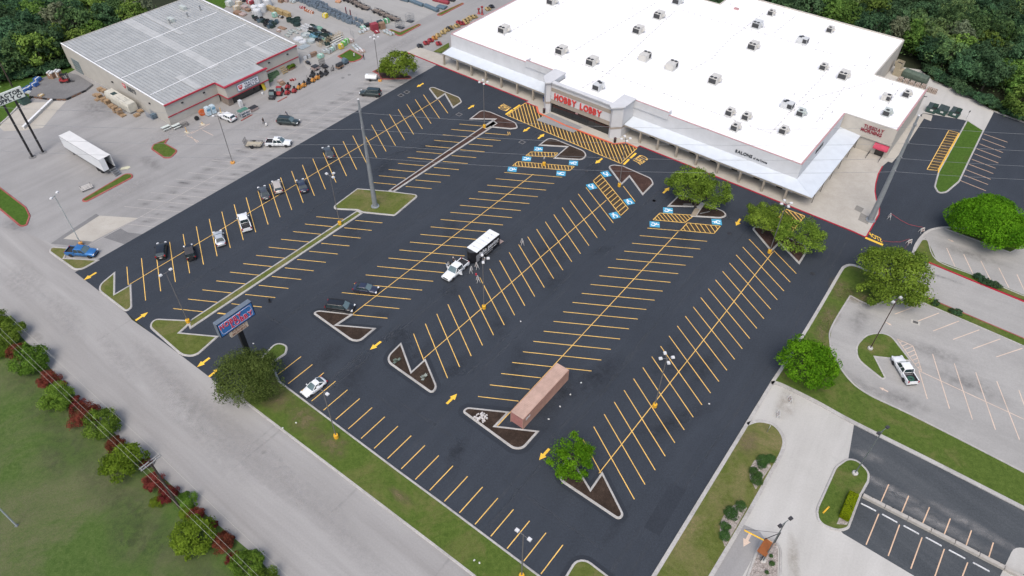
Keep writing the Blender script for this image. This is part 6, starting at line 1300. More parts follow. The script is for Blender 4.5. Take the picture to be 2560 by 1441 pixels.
def tree(label, loc, lobes, mat, n, size, seed, name='leafy_tree', group=None, th=2.2, tr=.22, clumps=30, tight=1.0, rag=.35, cat='tree', low=-.45):
 t = thing(name, label, cat, loc, 0, group)
 limbs = []
 for l in lobes:
  rr = random.Random(seed + int(l[0] * 10)); limbs += [(l[0] + rr.uniform(-.5, .5) * l[3], l[1] + rr.uniform(-.5, .5) * l[4], l[2] + rr.uniform(-.1, .35) * l[5]) for _ in range(4)]
 trunk_mb(th, tr, limbs, seed).build('trunk', BARK, t, True); obj('crown', crown_mesh('crown', lobes, n, size, seed, clumps, tight, rag, low), LF[mat], t); return t
def under(px, py, zc, z0=0.0):
 p = g(px, py, zc); return Vector((p.x, p.y, z0))
tree('large round olive tree by the sign at the lot entrance', under(622, 947, 3.3, .1), [(0, 0, 3.5, 4.8, 4.7, 3.5), (1.4, 1.4, 4.2, 3.0, 3.0, 2.4)], 'olive', 20000, .22, 11, th=1.6, tr=.3, clumps=110, rag=.4)
tree('round green tree in the mulch bed by the walking man', under(996, 163, 3.4, .1), [(0, 0, 3.5, 4.2, 4.2, 3.3), (-2.8, .5, 2.6, 2.2, 2.2, 1.9), (.8, 0, 5.2, 2.4, 2.4, 1.6)], 'lot', 6000, .38, 12, clumps=40, rag=.6)
tree('leaning leafy tree with a two-lobed crown before the salon canopy', under(1745, 487, 3.2, .15), [(-1.4, 1.2, 4.8, 4.2, 3.9, 3.3), (-4.0, 1.9, 4.6, 2.6, 2.6, 2.2), (3.2, -.8, 3.7, 3.4, 3.4, 2.9), (0, .6, 6.2, 2.6, 2.6, 1.7)], 'lot', 13000, .30, 13, th=2.4, clumps=64, rag=.5)
tree('left of the twin trees on the mulch island at the rightmost row', under(1917, 549, 3.6, .15), [(0, 0, 3.8, 4.1, 3.8, 2.4), (-1.6, .8, 4.4, 2.4, 2.4, 1.6), (2.2, -.8, 3.8, 2.6, 2.4, 1.7)], 'lot', 7500, .29, 14, clumps=40, rag=.5)
tree('right of the twin trees, with sparse darker leaves', under(1994, 590, 3.5, .15), [(0, 0, 3.6, 4.6, 4.3, 2.5), (-2.6, 1.6, 3.9, 2.8, 2.6, 1.7), (2.4, -1.0, 3.2, 2.8, 2.7, 1.8)], 'lot', 7500, .29, 15, clumps=40, rag=.55)
tree('big spreading green tree at the lane corner', under(2236, 694, 4.0, .1), [(0, 0, 4.4, 6.4, 6.0, 3.9), (-2.6, 1.6, 5.6, 3.4, 3.4, 2.5), (3.0, 0, 4.6, 3.6, 3.6, 2.8), (-4.6, -2.0, 2.6, 2.6, 2.6, 2.0), (1.6, -3.2, 3.4, 3.2, 3.0, 2.4)], 'lot', 17000, .32, 16, th=2.4, tr=.32, clumps=80, rag=.5)
tree('dense rounded bright tree on the grass corner of the upper side lot', under(2470, 563, 3.4, .12), [(0, 0, 3.8, 6.7, 6.2, 4.0), (-.6, .8, 5.6, 4.8, 4.4, 2.4)], 'vivid', 34000, .30, 17, th=1.5, tr=.3, clumps=110, rag=.2, low=-.3)
tree('bright green tree on the lawn beside the concrete drive', under(2019, 915, 3.4, .1), [(0, 0, 3.7, 4.2, 4.2, 3.2), (-.6, 1.2, 5.2, 2.9, 2.9, 1.9), (2.2, -.8, 3.2, 2.4, 2.4, 2.0)], 'vivid', 11000, .29, 18, clumps=64, rag=.4)
tree('small feathery bright green tree on the lowest mulch island', under(1432, 1150, 2.8, .12), [(0, 0, 2.9, 3.0, 3.0, 2.1), (0, 1.8, 4.0, 1.6, 1.7, 1.5), (-1.8, -.6, 2.6, 1.8, 1.8, 1.5), (2.2, 0, 2.9, 1.9, 1.7, 1.5), (.4, -1.8, 2.2, 1.6, 1.6, 1.3)], 'vivid', 8000, .24, 19, th=1.5, tr=.15, clumps=44, rag=.8)
# shrubs beside the road
def shrub(kind, n, size, seed, mat, rag=.5, name='roadside_shrub'):
 t = thing(name, 's', 'shrub')
 mb = MB()
 for k in range(5): a = k * 1.26; mb.tube([(0, 0, 0), (.3 * math.cos(a), .3 * math.sin(a), .7)], [.06, .02], 5)
 mb.build('stem', BARK, t)
 lob = [(0, 0, .55, 1, 1, .62), (.35, .2, .8, .55, .55, .4), (-.4, -.25, .5, .6, .6, .45), (.1, -.5, .42, .6, .55, .42)]
 obj('crown', crown_mesh('crown', lob, n, size, seed, 34, 1.0, rag, -.2), LF[mat], t); return t
SH = {('g', 0): shrub('g', 6500, .085, 31, 'shrub', .6), ('g', 1): shrub('g', 6500, .085, 32, 'shrub', .6), ('r', 0): shrub('r', 6500, .085, 33, 'red', .7), ('r', 1): shrub('r', 6500, .085, 34, 'red', .7), ('y', 0): shrub('y', 6500, .085, 35, 'yellow', .6)}
for k in SH: SH[k].location = (0, -500, -50)
su = set()
spots = [('g', 40, 90, 85, 'large green shrub at the upper left end of the road hedge'), ('g', -40, 40, 80, 'green shrub cut by the picture edge, uppermost in the road hedge'), ('g', 0, 175, 42, 'small green shrub by the picture edge'), ('r', 100, 178, 52, 'uppermost red shrub of the road hedge'), ('g', 172, 248, 95, 'green shrub between the two uppermost red shrubs'), ('r', 275, 338, 56, 'red shrub second from the top of the hedge'), ('r', 342, 352, 26, 'tiny reddish shrub near the road edge'), ('g', 325, 452, 86, 'green shrub between red shrubs, above the tall red one'), ('r', 425, 462, 46, 'red shrub tucked against the green one, by the road'), ('r', 478, 548, 80, 'tall red shrub in the upper hedge'), ('g', 572, 606, 96, 'green shrub right below the tall red one'), ('r', 645, 698, 52, 'low red shrub below the middle green one'), ('y', 706, 818, 112, 'wide yellow-green shrub left of the utility pole top'), ('r', 815, 795, 32, 'red shrub behind the pole crossarm'), ('r', 866, 908, 60, 'red shrub with pale flowers beside the wooden pole'), ('r', 945, 978, 56, 'red shrub at the foot of the wooden pole'), ('y', 872, 1018, 36, 'small olive shrub below the pole'), ('g', 1056, 1012, 54, 'light green shrub right of the wooden pole'), ('y', 1042, 1080, 40, 'small yellowish shrub right below the pole foot'), ('r', 1100, 1098, 50, 'red shrub above the big yellow-green one'), ('r', 1192, 1138, 28, 'tiny red shrub by the road'), ('y', 1097, 1235, 118, 'big yellow-green shrub in the lower hedge'), ('r', 1250, 1248, 66, 'dark red shrub right of the big yellow-green one'), ('r', 1310, 1342, 46, 'red shrub with pale flowers near the bottom edge'), ('g', 1392, 1385, 92, 'green shrub at the bottom edge of the picture'), ('g', 1500, 1470, 80, 'green shrub just below the picture edge')]
for i, (k, x, y, r, lab) in enumerate(spots):
 key = (k, i % 2) if (k, i % 2) in SH else (k, 0); src = SH[key]; t = src if key not in su else copy_tree(src); su.add(key)
 p = G(C11, x, y, 1.0); rad = r / 2.248 / (1778.0 / (p - CPOS).length)
 place(t, (p.x, p.y, -.02), rnd.uniform(0, 6), lab, 'shrubs along the road', (rad * .86, rad * .86, rad * .95))
# clipped round shrubs, hedge, small bushes
def ball(n, seed, mat='box'):
 t = thing('clipped_shrub', 's', 'shrub'); obj('crown', crown_mesh('crown', [(0, 0, .62, 1, 1, .72)], n, .13, seed, 90, 1.08, .12, -.3), LF[mat], t); MB().tube([(0, 0, 0), (0, 0, .5)], .07, 6).build('stem', BARK, t); return t
BA = ball(2600, 41); first = True
for x, y, r, lab in ((803, 568, 40, 'upper left of the top trio in the rock bed'), (858, 560, 34, 'rightmost of the top trio, by the drive kerb'), (796, 604, 32, 'lowest of the top trio in the rock bed'), (733, 650, 32, 'leftmost in the upper rock bed'), (776, 680, 25, 'small dark, between two others in the upper bed'), (755, 722, 40, 'lowest in the upper rock bed'), (635, 914, 37, 'uppermost in the lower rock bed'), (563, 974, 48, 'largest in the lower rock bed'), (515, 1064, 34, 'third down in the lower rock bed'), (552, 1062, 16, 'tiny, beside the third one in the lower bed'), (515, 1134, 38, 'lowest in the lower rock bed'), (868, 1279, 13, 'tiny dark, first beside the order board lamp'), (873, 1339, 19, 'dark, second beside the order board lamp'), (836, 1403, 14, 'tiny dark, lowest in the rock bed of the lamp'), (800, 1455, 14, 'tiny dark, at the bottom edge in the rock bed')):
 t = BA if first else copy_tree(BA); first = False; p = G(C15, x, y, .6); rad = r / 2.995 / (1778.0 / (p - CPOS).length)
 place(t, (p.x, p.y, .1), rnd.uniform(0, 6), 'clipped round green shrub ' + lab, 'clipped shrubs by the drive', rad * .9)
hd = thing('clipped_hedge', 'lime green clipped hedge on the rounded lawn island', 'hedge', G(C16, 303, 1012, .6) * 1.0); hd.location.z = .12
a = G(C16, 335, 930, .8); b = G(C16, 278, 1072, .8); hl = (b - a).length; hd.location = ((a.x + b.x) / 2, (a.y + b.y) / 2, .12); hd.rotation_euler.z = heading(a, b)
rs = np.random.RandomState(5); n = 5000; P = rs.uniform(-1, 1, (n, 3)); ax = rs.randint(0, 3, n); sg = np.where(rs.rand(n) < .5, -1, 1); sg[ax == 2] = 1
P[np.arange(n), ax] = sg; Nn = np.zeros((n, 3)); Nn[np.arange(n), ax] = sg; Nn += rs.normal(size=(n, 3)) * .35; Nn /= np.linalg.norm(Nn, axis=1)[:, None]
P = P * np.array([hl / 2, .62, .45]) * (1 + rs.normal(size=(n, 1)) * .03) + np.array([0, 0, .5])
obj('foliage', leaves_mesh('foliage', P, Nn, .14, rs.uniform(.2, .8, n), rs), LF['hedge'], hd); MB().box((0, 0, .45), (hl * .9, 1.0, .7)).build('hedge_core', pm('hedge_inner', (.02, .03, .01), 1), hd)  # dark box fills the hedge behind its leaves
SB = None
for o, x, y, r, lab, z in ((C10, 1535, 738, 36, 'leftmost of three dark bushes by the red kerb', .1), (C10, 1602, 778, 34, 'middle of three dark bushes by the red kerb', .1), (C10, 1682, 803, 34, 'rightmost of three dark bushes by the red kerb', .1), (C10, 1155, 952, 32, 'dark bush nearest the big spreading tree', .1), (C10, 1308, 1020, 24, 'small dark bush left of a pair below the lane', .1), (C10, 1352, 1032, 30, 'dark bush right of a pair below the lane', .1), (C1, 1700, 50, 1, '', 0)):
 if not lab: continue
 if SB is None: SB = t = thing('low_bush', 's', 'bush'); obj('crown', crown_mesh('crown', [(0, 0, .5, 1, 1, .55), (.4, .3, .6, .6, .6, .4), (-.4, .3, .5, .6, .6, .4)], 1800, .16, 45, 26, 1, .6, -.2), LF['dark'], t)
 else: t = copy_tree(SB)
 p = G(o, x, y, .5); rad = r / 3.43 / (1778.0 / (p - CPOS).length); place(t, (p.x, p.y, z), rnd.uniform(0, 6), lab, 'low dark bushes', rad * 1.05)
def agave(label, p, r, mat):
 t = thing('agave_plant', label, 'plant', p, rnd.random(), 'spiky plants in the mulch')
 for k in range(16):
  a = k * 2.4; e = R(20 + (k % 4) * 18); c, s = math.cos(a), math.sin(a); L_ = r * (1.1 - .12 * (k % 4)); d = Vector((c * math.cos(e), s * math.cos(e), math.sin(e))); q = Vector((-s, c, 0)) * .09 * r * 2
  MB().add([q * .6, q * -1 * .6, d * L_ * .5 - q + Vector((0, 0, .05)), d * L_ * .5 + q + Vector((0, 0, .05)), d * L_ + Vector((0, 0, -.06 * L_))], [(0, 1, 2, 3), (3, 2, 4)]).build('leaf', mat, t)
AGM = pm('agave_leaf', (.13, .17, .14), .7);
agave('spiky agave in the upper tip of the zigzag island', G(C13, 275, 310, .2) + Vector((0, 0, -.08)), .85, AGM); agave('pale spiky agave near the lower tip of the zigzag island', G(C13, 480, 432, .2) + Vector((0, 0, -.08)), .85, pm('pale_agave_leaf', (.26, .29, .26), .7))
t = thing('rubble_heap', 'heap of whitish rubble on the mulch island by the container', 'rubble', G(C13, 908, 732, .12))
for k in range(26):
 a, q = rnd.uniform(0, 6.28), rnd.uniform(0, 1) ** .6; MB().box((q * math.cos(a), q * .85 * math.sin(a), .08 + .28 * (1 - q)), (rnd.uniform(.2, .5), rnd.uniform(.2, .4), .2), rz=a, top=.7).build('stone', pm('white_rubble', (.50, .48, .47), .9, var=.2, scale=5), t)
# ------------------------------------------------------------------ the wood
def wood_proto(seed, mat, h, r, n=2600):
 t = thing('wood_tree', 's', 'tree'); rr = random.Random(seed)
 lob = [(0, 0, h * .54, r, r, h * .44)] + [(rr.uniform(-.55, .55) * r, rr.uniform(-.55, .55) * r, h * rr.uniform(.55, .86), r * rr.uniform(.42, .62), r * rr.uniform(.42, .62), h * rr.uniform(.16, .24)) for _ in range(5)]
 trunk_mb(h * .45, .2, [(l[0], l[1], l[2]) for l in lob[1:]], seed).build('trunk', BARK, t); obj('crown', crown_mesh('crown', lob, n, .55, seed, 50, 1.0, .5, -.85), LF[mat], t); t.location = (0, -500, -60); return t
WP = [wood_proto(60 + i, m, h, r) for i, (m, h, r) in enumerate((('dark', 9.5, 4.6), ('dark', 8.5, 4.2), ('mid', 9.0, 4.4), ('mid', 8.0, 4.8), ('bright', 8.0, 4.4), ('bright', 7.2, 3.8), ('grey', 8.2, 3.9), ('dark', 7.0, 3.8)))]
WL = ('tall dark green tree', 'dark green tree', 'mid green tree', 'broad mid green tree', 'bright green tree', 'smaller bright green tree', 'grey-green pale tree', 'low dark tree')
def project(p):
 d = p - CPOS; z = d.dot(FWD); return PW / 2 + CF * d.dot(RGT) / z, PH / 2 - CF * d.dot(UPV) / z
def inside(x, y, poly):
 r = False; n = len(poly)
 for i in range(n):
  (x0, y0), (x1, y1) = poly[i - 1], poly[i]
  if (y0 > y) != (y1 > y) and x < (x1 - x0) * (y - y0) / (y1 - y0) + x0: r = not r
 return r
TLP = [(-420, -330), (150, -330), (205, 120), (172, 160), (112, 187), (0, 203), (-420, 345)]; TRP = [(2255, 115), (2316, 178), (2352, 204), (2424, 243), (2494, 279), (2600, 314), (2960, 405), (2960, -330), (1700, -330)]
wu = set(); WOODN = 0; ug = []
for side, rng in (('L', (-330, -150, 20, 200)), ('R', (-110, 140, 140, 330))):
 st_ = 5.9; u = rng[0]
 while u < rng[1]:
  v = rng[2]
  while v < rng[3]:
   uu, vv = u + rnd.uniform(-2.2, 2.2), v + rnd.uniform(-2.2, 2.2); p = W(uu, vv); x, y = project(p); xc, yc = project(p + Vector((0, 0, 7)))
   if side == 'L': ok = inside(x, y, TLP) and uu < -203 or (uu < -204.5 and 62 < vv < 97)
   else: ok = (inside(x, y, TRP) and not (uu < -21 and vv < 212)) or (vv > 211.5 and -74 < uu < 60) or (vv > 203 and uu < -81 and vv < 260 and uu > -100)
   if ok and -170 < xc < 2730 and -150 < yc < 700:
    ug.append((uu + 3, vv + 3)); f = rnd.random(); w_ = [3, 3, 3, 2, 1.6, 1.2, .7, 2]
    k = rnd.choices(range(8), w_)[0]; src = WP[k]; t = src if k not in wu else copy_tree(src); wu.add(k); WOODN += 1
    place(t, (p.x, p.y, -.05), rnd.uniform(0, 6.28), WL[k] + (' in the wood left of the farm store' if side == 'L' else ' in the dense wood behind the white store'), 'trees of the wood left of the farm store' if side == 'L' else 'trees of the wood behind the white store', (s_ := rnd.uniform(.82, 1.22), s_, s_ * rnd.uniform(.9, 1.12)))
   v += st_
  u += st_
for k in range(8):
 if k not in wu:
  for c in list(WP[k].children): bpy.data.objects.remove(c)
  bpy.data.objects.remove(WP[k])
for k in range(34):
 f = k / 33; q = [(2318, 186), (2352, 210), (2424, 247), (2494, 283), (2600, 318)] if k % 2 == 0 else [(178, 166), (112, 190), (56, 198), (0, 206), (-60, 222)]
 i_ = min(3, int(f * 4)); w_ = f * 4 - i_; x, y = q[i_][0] + (q[i_ + 1][0] - q[i_][0]) * w_, q[i_][1] + (q[i_ + 1][1] - q[i_][1]) * w_ - rnd.uniform(2, 9)
 t = copy_tree(SB); place(t, g(x, y), rnd.uniform(0, 6), 'low dark bush at the edge of the wood ' + ('behind the service apron' if k % 2 == 0 else 'left of the farm store'), 'low bushes at the edge of the wood', rnd.uniform(1.4, 2.4))
rs = np.random.RandomState(9); U_ = np.array(ug); idx = rs.randint(0, len(U_), 34000); q = U_[idx] + rs.normal(size=(34000, 2)) * 3.0
cu, su_ = UX.x, UX.y; P = np.stack([q[:, 0] * UX.x + q[:, 1] * VX.x, q[:, 0] * UX.y + q[:, 1] * VX.y, rs.uniform(.1, 2.2, 34000)], 1); keep = np.array([not (-124 < a < -15 and 133 < b < 208) and not (-200.5 < a < -150 and 66 < b < 107) and not (a > -200 and b < 100 and a < -150) for a, b in q])
P = P[keep]; Nn = rs.normal(size=P.shape) * .5 + np.array([0, 0, .8]); Nn /= np.linalg.norm(Nn, axis=1)[:, None]
o = obj('undergrowth', leaves_mesh('undergrowth', P, Nn, .5, rs.uniform(.2, 1, len(P)), rs), LF['mid']); o['kind'] = 'stuff'; o['label'] = 'dark undergrowth between the trees of the wood'
sheet_px('grass_bank', [(2330, 200), (2400, 228), (2485, 280), (2600, 322), (2900, 420), (2900, 380), (2600, 290), (2494, 262), (2420, 226), (2345, 186), (2312, 176)], .0135, GRR)
kerb_line(pl([(2484, 279), (2600, 321), (2800, 390)]), KERB, .5, .14); kerb_line(pl([(2330, 202), (2400, 229), (2484, 279)]), ROCKS, .3, .1)
# ================================================================== people, barriers, bins, yard stock
def G2(o, x, y, z=0.0): return G(o, x, y, z)
# ---- people: one continuous skinned body each
def person(label, loc, rz, pose, shirt, trousers, hair=(.03, .02, .015), hat=None, skin=(.36, .22, .16)):
 t = thing('person', label, 'person', loc, rz)
 J = {'pel': (0, 0, .95), 'sp': (.02, 0, 1.2), 'ch': (.02, 0, 1.38), 'nk': (.03, 0, 1.5), 'hd': (.05, 0, 1.62), 'tp': (.05, 0, 1.76), 'ls': (.02, .19, 1.42), 'rs': (.02, -.19, 1.42), 'le': (.02, .25, 1.14), 're': (.02, -.25, 1.14), 'lw': (.1, .25, .9), 'rw': (.1, -.25, .9), 'lh': (.13, .25, .8), 'rh': (.13, -.25, .8), 'lp': (0, .1, .92), 'rp': (0, -.1, .92), 'lk': (.03, .11, .5), 'rk': (.03, -.11, .5), 'la': (-.02, .12, .09), 'ra': (-.02, -.12, .09), 'lt': (.17, .13, .04), 'rt': (.17, -.13, .04)}
 J.update(pose); nm = list(J); E = [('pel', 'sp'), ('sp', 'ch'), ('ch', 'nk'), ('nk', 'hd'), ('hd', 'tp'), ('ch', 'ls'), ('ls', 'le'), ('le', 'lw'), ('lw', 'lh'), ('ch', 'rs'), ('rs', 're'), ('re', 'rw'), ('rw', 'rh'), ('pel', 'lp'), ('lp', 'lk'), ('lk', 'la'), ('la', 'lt'), ('pel', 'rp'), ('rp', 'rk'), ('rk', 'ra'), ('ra', 'rt')]
 RD = dict(pel=.145, sp=.13, ch=.15, nk=.06, hd=.105, tp=.07, ls=.075, rs=.075, le=.05, re=.05, lw=.036, rw=.036, lh=.042, rh=.042, lp=.1, rp=.1, lk=.07, rk=.07, la=.048, ra=.048, lt=.045, rt=.045)
 me = bpy.data.meshes.new('body'); me.from_pydata([J[n] for n in nm], [(nm.index(a), nm.index(b)) for a, b in E], [])
 o = bpy.data.objects.new('body', me); COL.objects.link(o); sk = o.modifiers.new('s', 'SKIN')
 for i, n in enumerate(nm):
  v = me.skin_vertices[0].data[i]; v.radius = (RD[n], RD[n]); v.use_root = (n == 'pel')
 sb = o.modifiers.new('d', 'SUBSURF'); sb.levels = 1; sb.render_levels = 1
 m2 = bpy.data.meshes.new_from_object(o.evaluated_get(bpy.context.evaluated_depsgraph_get())); bpy.data.objects.remove(o)
 m2.name = 'body'; mats = [pm('skin_%d' % (skin[0] * 100), skin, .6), pm('cloth_%d_%d_%d' % tuple(int(c * 99) for c in shirt), shirt, .9), pm('cloth_%d_%d_%d' % tuple(int(c * 99) for c in trousers), trousers, .9), pm('dark_shoe', (.02, .018, .017), .7)]
 for m in mats: m2.materials.append(m)
 for p in m2.polygons:
  c = p.center; p.use_smooth = True; hi = J['ch'][2]; hips = J['pel'][2]
  far = max(math.hypot(c.x - J[h][0], c.y - J[h][1]) for h in ('pel',))
  dh = min((c - Vector(J[k])).length for k in ('lh', 'rh', 'lw', 'rw'))
  p.material_index = 0 if (c - Vector(J['hd'])).length < .2 or dh < .12 else (1 if c.z > hips + .02 else (3 if c.z < .12 else 2))
 b = obj('body', m2, None, t)
 hp = Vector(J['hd']); MB().lathe((hp.x - .015, hp.y, hp.z - .02), [(.115, .0), (.122, .06), (.11, .12), (.07, .165), (.0, .18)], 12).build('hair' if not hat else 'cap', pm('hair_%d' % (hair[0] * 100), hair, .8) if not hat else pm('cap_cloth', hat, .8), t, True)
 mb = MB(); mb.box((hp.x + .105, hp.y, hp.z - .0), (.04, .03, .04)); mb.build('nose', mats[0], t)
 for s in (-1, 1): MB().box((hp.x + .095, hp.y + s * .04, hp.z + .025), (.02, .025, .015)).build('eye', mats[3], t); MB().box((hp.x, hp.y + s * .108, hp.z), (.05, .02, .06)).build('ear', mats[0], t)
 return t
walk = dict(lk=(.2, .1, .52), la=(.12, .11, .12), lt=(.3, .11, .09), rk=(-.02, -.1, .5), ra=(-.3, -.1, .14), rt=(-.14, -.1, .04), le=(-.1, .25, 1.15), lw=(-.02, .25, .92), lh=(.03, .25, .83), re=(.1, -.25, 1.16), rw=(.25, -.24, .98), rh=(.3, -.23, .92))
bend = dict(sp=(.1, 0, 1.17), ch=(.26, 0, 1.3), nk=(.34, 0, 1.38), hd=(.42, 0, 1.46), tp=(.47, 0, 1.59), ls=(.26, .19, 1.33), rs=(.26, -.19, 1.33), le=(.4, .24, 1.08), re=(.4, -.24, 1.08), lw=(.58, .18, .98), rw=(.58, -.18, .98), lh=(.67, .16, .97), rh=(.67, -.16, .97))
hold = dict(le=(.05, .26, 1.16), lw=(.28, .2, 1.12), lh=(.37, .18, 1.12), re=(.05, -.26, 1.16), rw=(.28, -.2, 1.12), rh=(.37, -.18, 1.12))
person('person in dark clothes walking past the small green lawn', g(910, 150), R(-40), walk, (.03, .04, .07), (.025, .03, .05))
person('person in dark clothes leaning at the dark grey wagon', g(719, 292), R(-100), bend, (.1, .12, .16), (.04, .05, .08))
person('person in black pushing a white bag across the old lot', g(660, 311), R(-35), walk, (.02, .02, .025), (.02, .022, .03))
bg_ = thing('shopping_bag', 'white bag on a small hand cart in the old lot', 'bag', g(666.5, 315)); mb = MB(); mb.box((0, 0, .45), (.5, .4, .5), top=.8); mb.build('bag', PLATE, bg_); MB().bar((-.3, 0, .1), (-.5, 0, 1.0), .03).build('handle', ALU, bg_)
for s in (-1, 1): MB().lathe((0, s * .22, .1), [(.1, -.03), (.1, .03)], 8, 'y').build('wheel', TYRE, bg_)
person('worker in dark clothes standing by the bed of the white work pickup', g(1133.5, 660), R(-20), hold, (.05, .05, .055), (.02, .02, .024), hat=(.5, .5, .5))
person('worker in a grey shirt beside the black paving trailer', g(1212, 661), R(150), hold, (.3, .3, .3), (.07, .07, .08), hat=(.05, .05, .05))
kb = thing('stencil_kit', 'black crate with white stencil sheets beside the work pickup', 'crate', g(1121.5, 664), R(20))
for z, d in ((.03, (.8, .6, .06)),): MB().box((0, 0, z), d).build('floor', BLACK, kb)
for x, y, a, b in ((.4, 0, .04, .6), (-.4, 0, .04, .6), (0, .3, .76, .04), (0, -.3, .76, .04)): MB().box((x, y, .3), (a, b, .6)).build('side', BLACK, kb)
for k in range(3): MB().box((-.15 + .15 * k, 0, .5), (.02, .5, .5)).build('stencil', PLATE, kb)
# ---- folding barricades
BST = pm('barricade_orange', (.42, .13, .05), .6)
def barricade(lab, p, rz, group='folding barricades'):
 t = thing('barricade', lab, 'barricade', p, rz, group)
 for s in (-1, 1):
  for y in (-.45, .45): MB().bar((s * .32, y, 0), (0, y, 1.05), .05).build('leg', PLATE, t)
  for z, mt in ((.9, PLATE), (.5, PLATE)): f = 1 - z / 1.05; b = MB().box((s * .32 * f + s * .03, 0, z), (.03, 1.0, .24)).build('board', mt, t); MB().box((s * .32 * f + s * .048, -.2, z), (.006, .16, .22)).build('stripe', BST, b); MB().box((s * .32 * f + s * .048, .22, z), (.006, .16, .22)).build('stripe', BST, b)
 return t
bp0 = None
for x, y, rz, lab in ((H2, (850, 1010), .6, 'white barricade nearest the open pickup door'), (H2, (955, 940), 1.0, 'white barricade between the open door and the lamp post'), (H2, (975, 1180), .9, 'white barricade standing on a bay line below the pickup'), (H2, (1770, 510), .8, 'white barricade at the bay line right of the paving trailer'), ((2200, 520, 12.0), (265, 320), .2, 'white barricade holding red tape by the store corner'), ((2200, 520, 12.0), (1230, 730), -.5, 'white barricade against the upper side lot kerb'), ((2200, 520, 12.0), (850, 1080), -.5, 'white barricade holding red tape right of STOP'), (C15, (1000, 130), .7, 'pale barricade at the top of the concrete drive'), (C15, (912, 245), .5, 'pale barricade lower on the concrete drive')):
 t = barricade(lab, G(x, *y), TH + rz) if bp0 is None else copy_tree(bp0); bp0 = bp0 or t; place(t, G(x, *y), TH + rz, lab)
TAPE = pm('red_barrier_tape', (.45, .06, .07), .6)
def tape(lab, pts):
 t = MB()
 P = [g(*q, .0) + Vector((0, 0, zz)) for q, zz in pts]
 for a, b in zip(P, P[1:]): t.bar(a, b, .012, .07)
 o = t.build('barrier_tape', TAPE); tag(o, lab, 'tape')
tape('red tape sagging between the two upper barricades', [((2224, 544), .95), ((2250, 556), .5), ((2270, 564), .3), ((2290, 572), .6), ((2303, 578), .95)]); tape('red tape running from STOP to the barricade', [((2204, 605), .3), ((2225, 608), .3), ((2248, 609), .4), ((2270, 606), .9)]); tape('red tape hanging down behind the big spreading tree', [((2270, 608), .9), ((2262, 622), .2), ((2256, 634), .02)])
pc = thing('paint_can', 'pinkish red paint can left on the asphalt by the barricades', 'can', G(H2, 940, 1065)); MB().lathe((0, 0, 0), [(.16, 0), (.16, .36), (.14, .38)], 12).build('body', LOGO, pc); MB().tube([(.16 * math.cos(a / 6), 0, .36 + .12 * math.sin(a / 6)) for a in range(0, 20)], .012, 4).build('handle', ALU, pc)
for k, (o, x, y, lab) in enumerate(((C12, 823, 165, 'black cone-shaped marker standing alone on the asphalt near the sign'),)):
 t = thing('marker_post', lab, 'marker', G(o, x, y)); MB().lathe((0, 0, 0), [(.32, 0), (.32, .06), (.12, .1), (.1, .55), (.2, .6), (.2, .85), (0, .95)], 12).build('body', BLACK, t); MB().lathe((0, 0, 0), [(.105, .3), (.105, .42)], 12).build('band', DKST, t)
mb = None
for k, (o, x, y) in enumerate(((C12, 700, 478), (C13, 1578, 560), (C13, 1500, 650), (C13, 1415, 745), (C13, 1658, 472), (C13, 1205, 12), (C15, 398, 150), (C14, 280, 1310), (C14, 322, 1332), (C12, 1020, 1072), (C12, 920, 1112))):
 nm_ = ('near the pole sign', 'nearest the container', 'second past the container', 'third past the container', 'beyond the container', 'beside the bay lines', 'by the right kerb', 'on the front lawn, left', 'on the front lawn, right', 'on tan grass', 'by the road kerb')[k]
 t = MB().box((0, 0, .06), (.28, .2, .1), rz=k, top=.6).build('litter_scrap', PLATE); tag(t, 'small white scrap of litter ' + nm_, 'litter', 'scraps of litter'); t.location = G(o, x, y, .12 if k in (7, 8, 9, 10) else 0)
# ---- bins at the store entrance
for o, x, y, lab in ((H1, 240, 738, 'black bin at the left tower of the entrance'), (H1, 1303, 1178, 'black bin at the right tower of the entrance')):
 t = thing('litter_bin', lab, 'litter bin', G(o, x, y, .135), TH, 'bins at the entrance'); MB().lathe((0, 0, 0), [(.28, 0), (.3, .1), (.3, .8)], 12).build('drum', BLACK, t); MB().lathe((0, 0, 1.05), [(.36, 0), (.34, .1), (.2, .2), (0, .22)], 12).build('hood', pm('dark_red_hood', (.05, .02, .025), .5), t)
 for a in range(4): MB().bar((.28 * math.cos(a * 1.57), .28 * math.sin(a * 1.57), .75), (.3 * math.cos(a * 1.57), .3 * math.sin(a * 1.57), 1.1), .05).build('strut', BLACK, t)
t = thing('blue_display', 'blue covered stand under the canopy beside the entrance', 'stand', gV(1358, 250, 131.4) * 1.0, TH); t.location = W(-90.2, 131.6, .135); MB().box((0, 0, .5), (1.6, .9, 1.0), top=.9).build('body', pm('deep_blue_panel', (.02, .08, .25), .5), t); MB().box((0, 0, 1.05), (1.8, 1.1, .08)).build('lid', pm('deep_blue_panel2', (.03, .11, .32), .5), t)
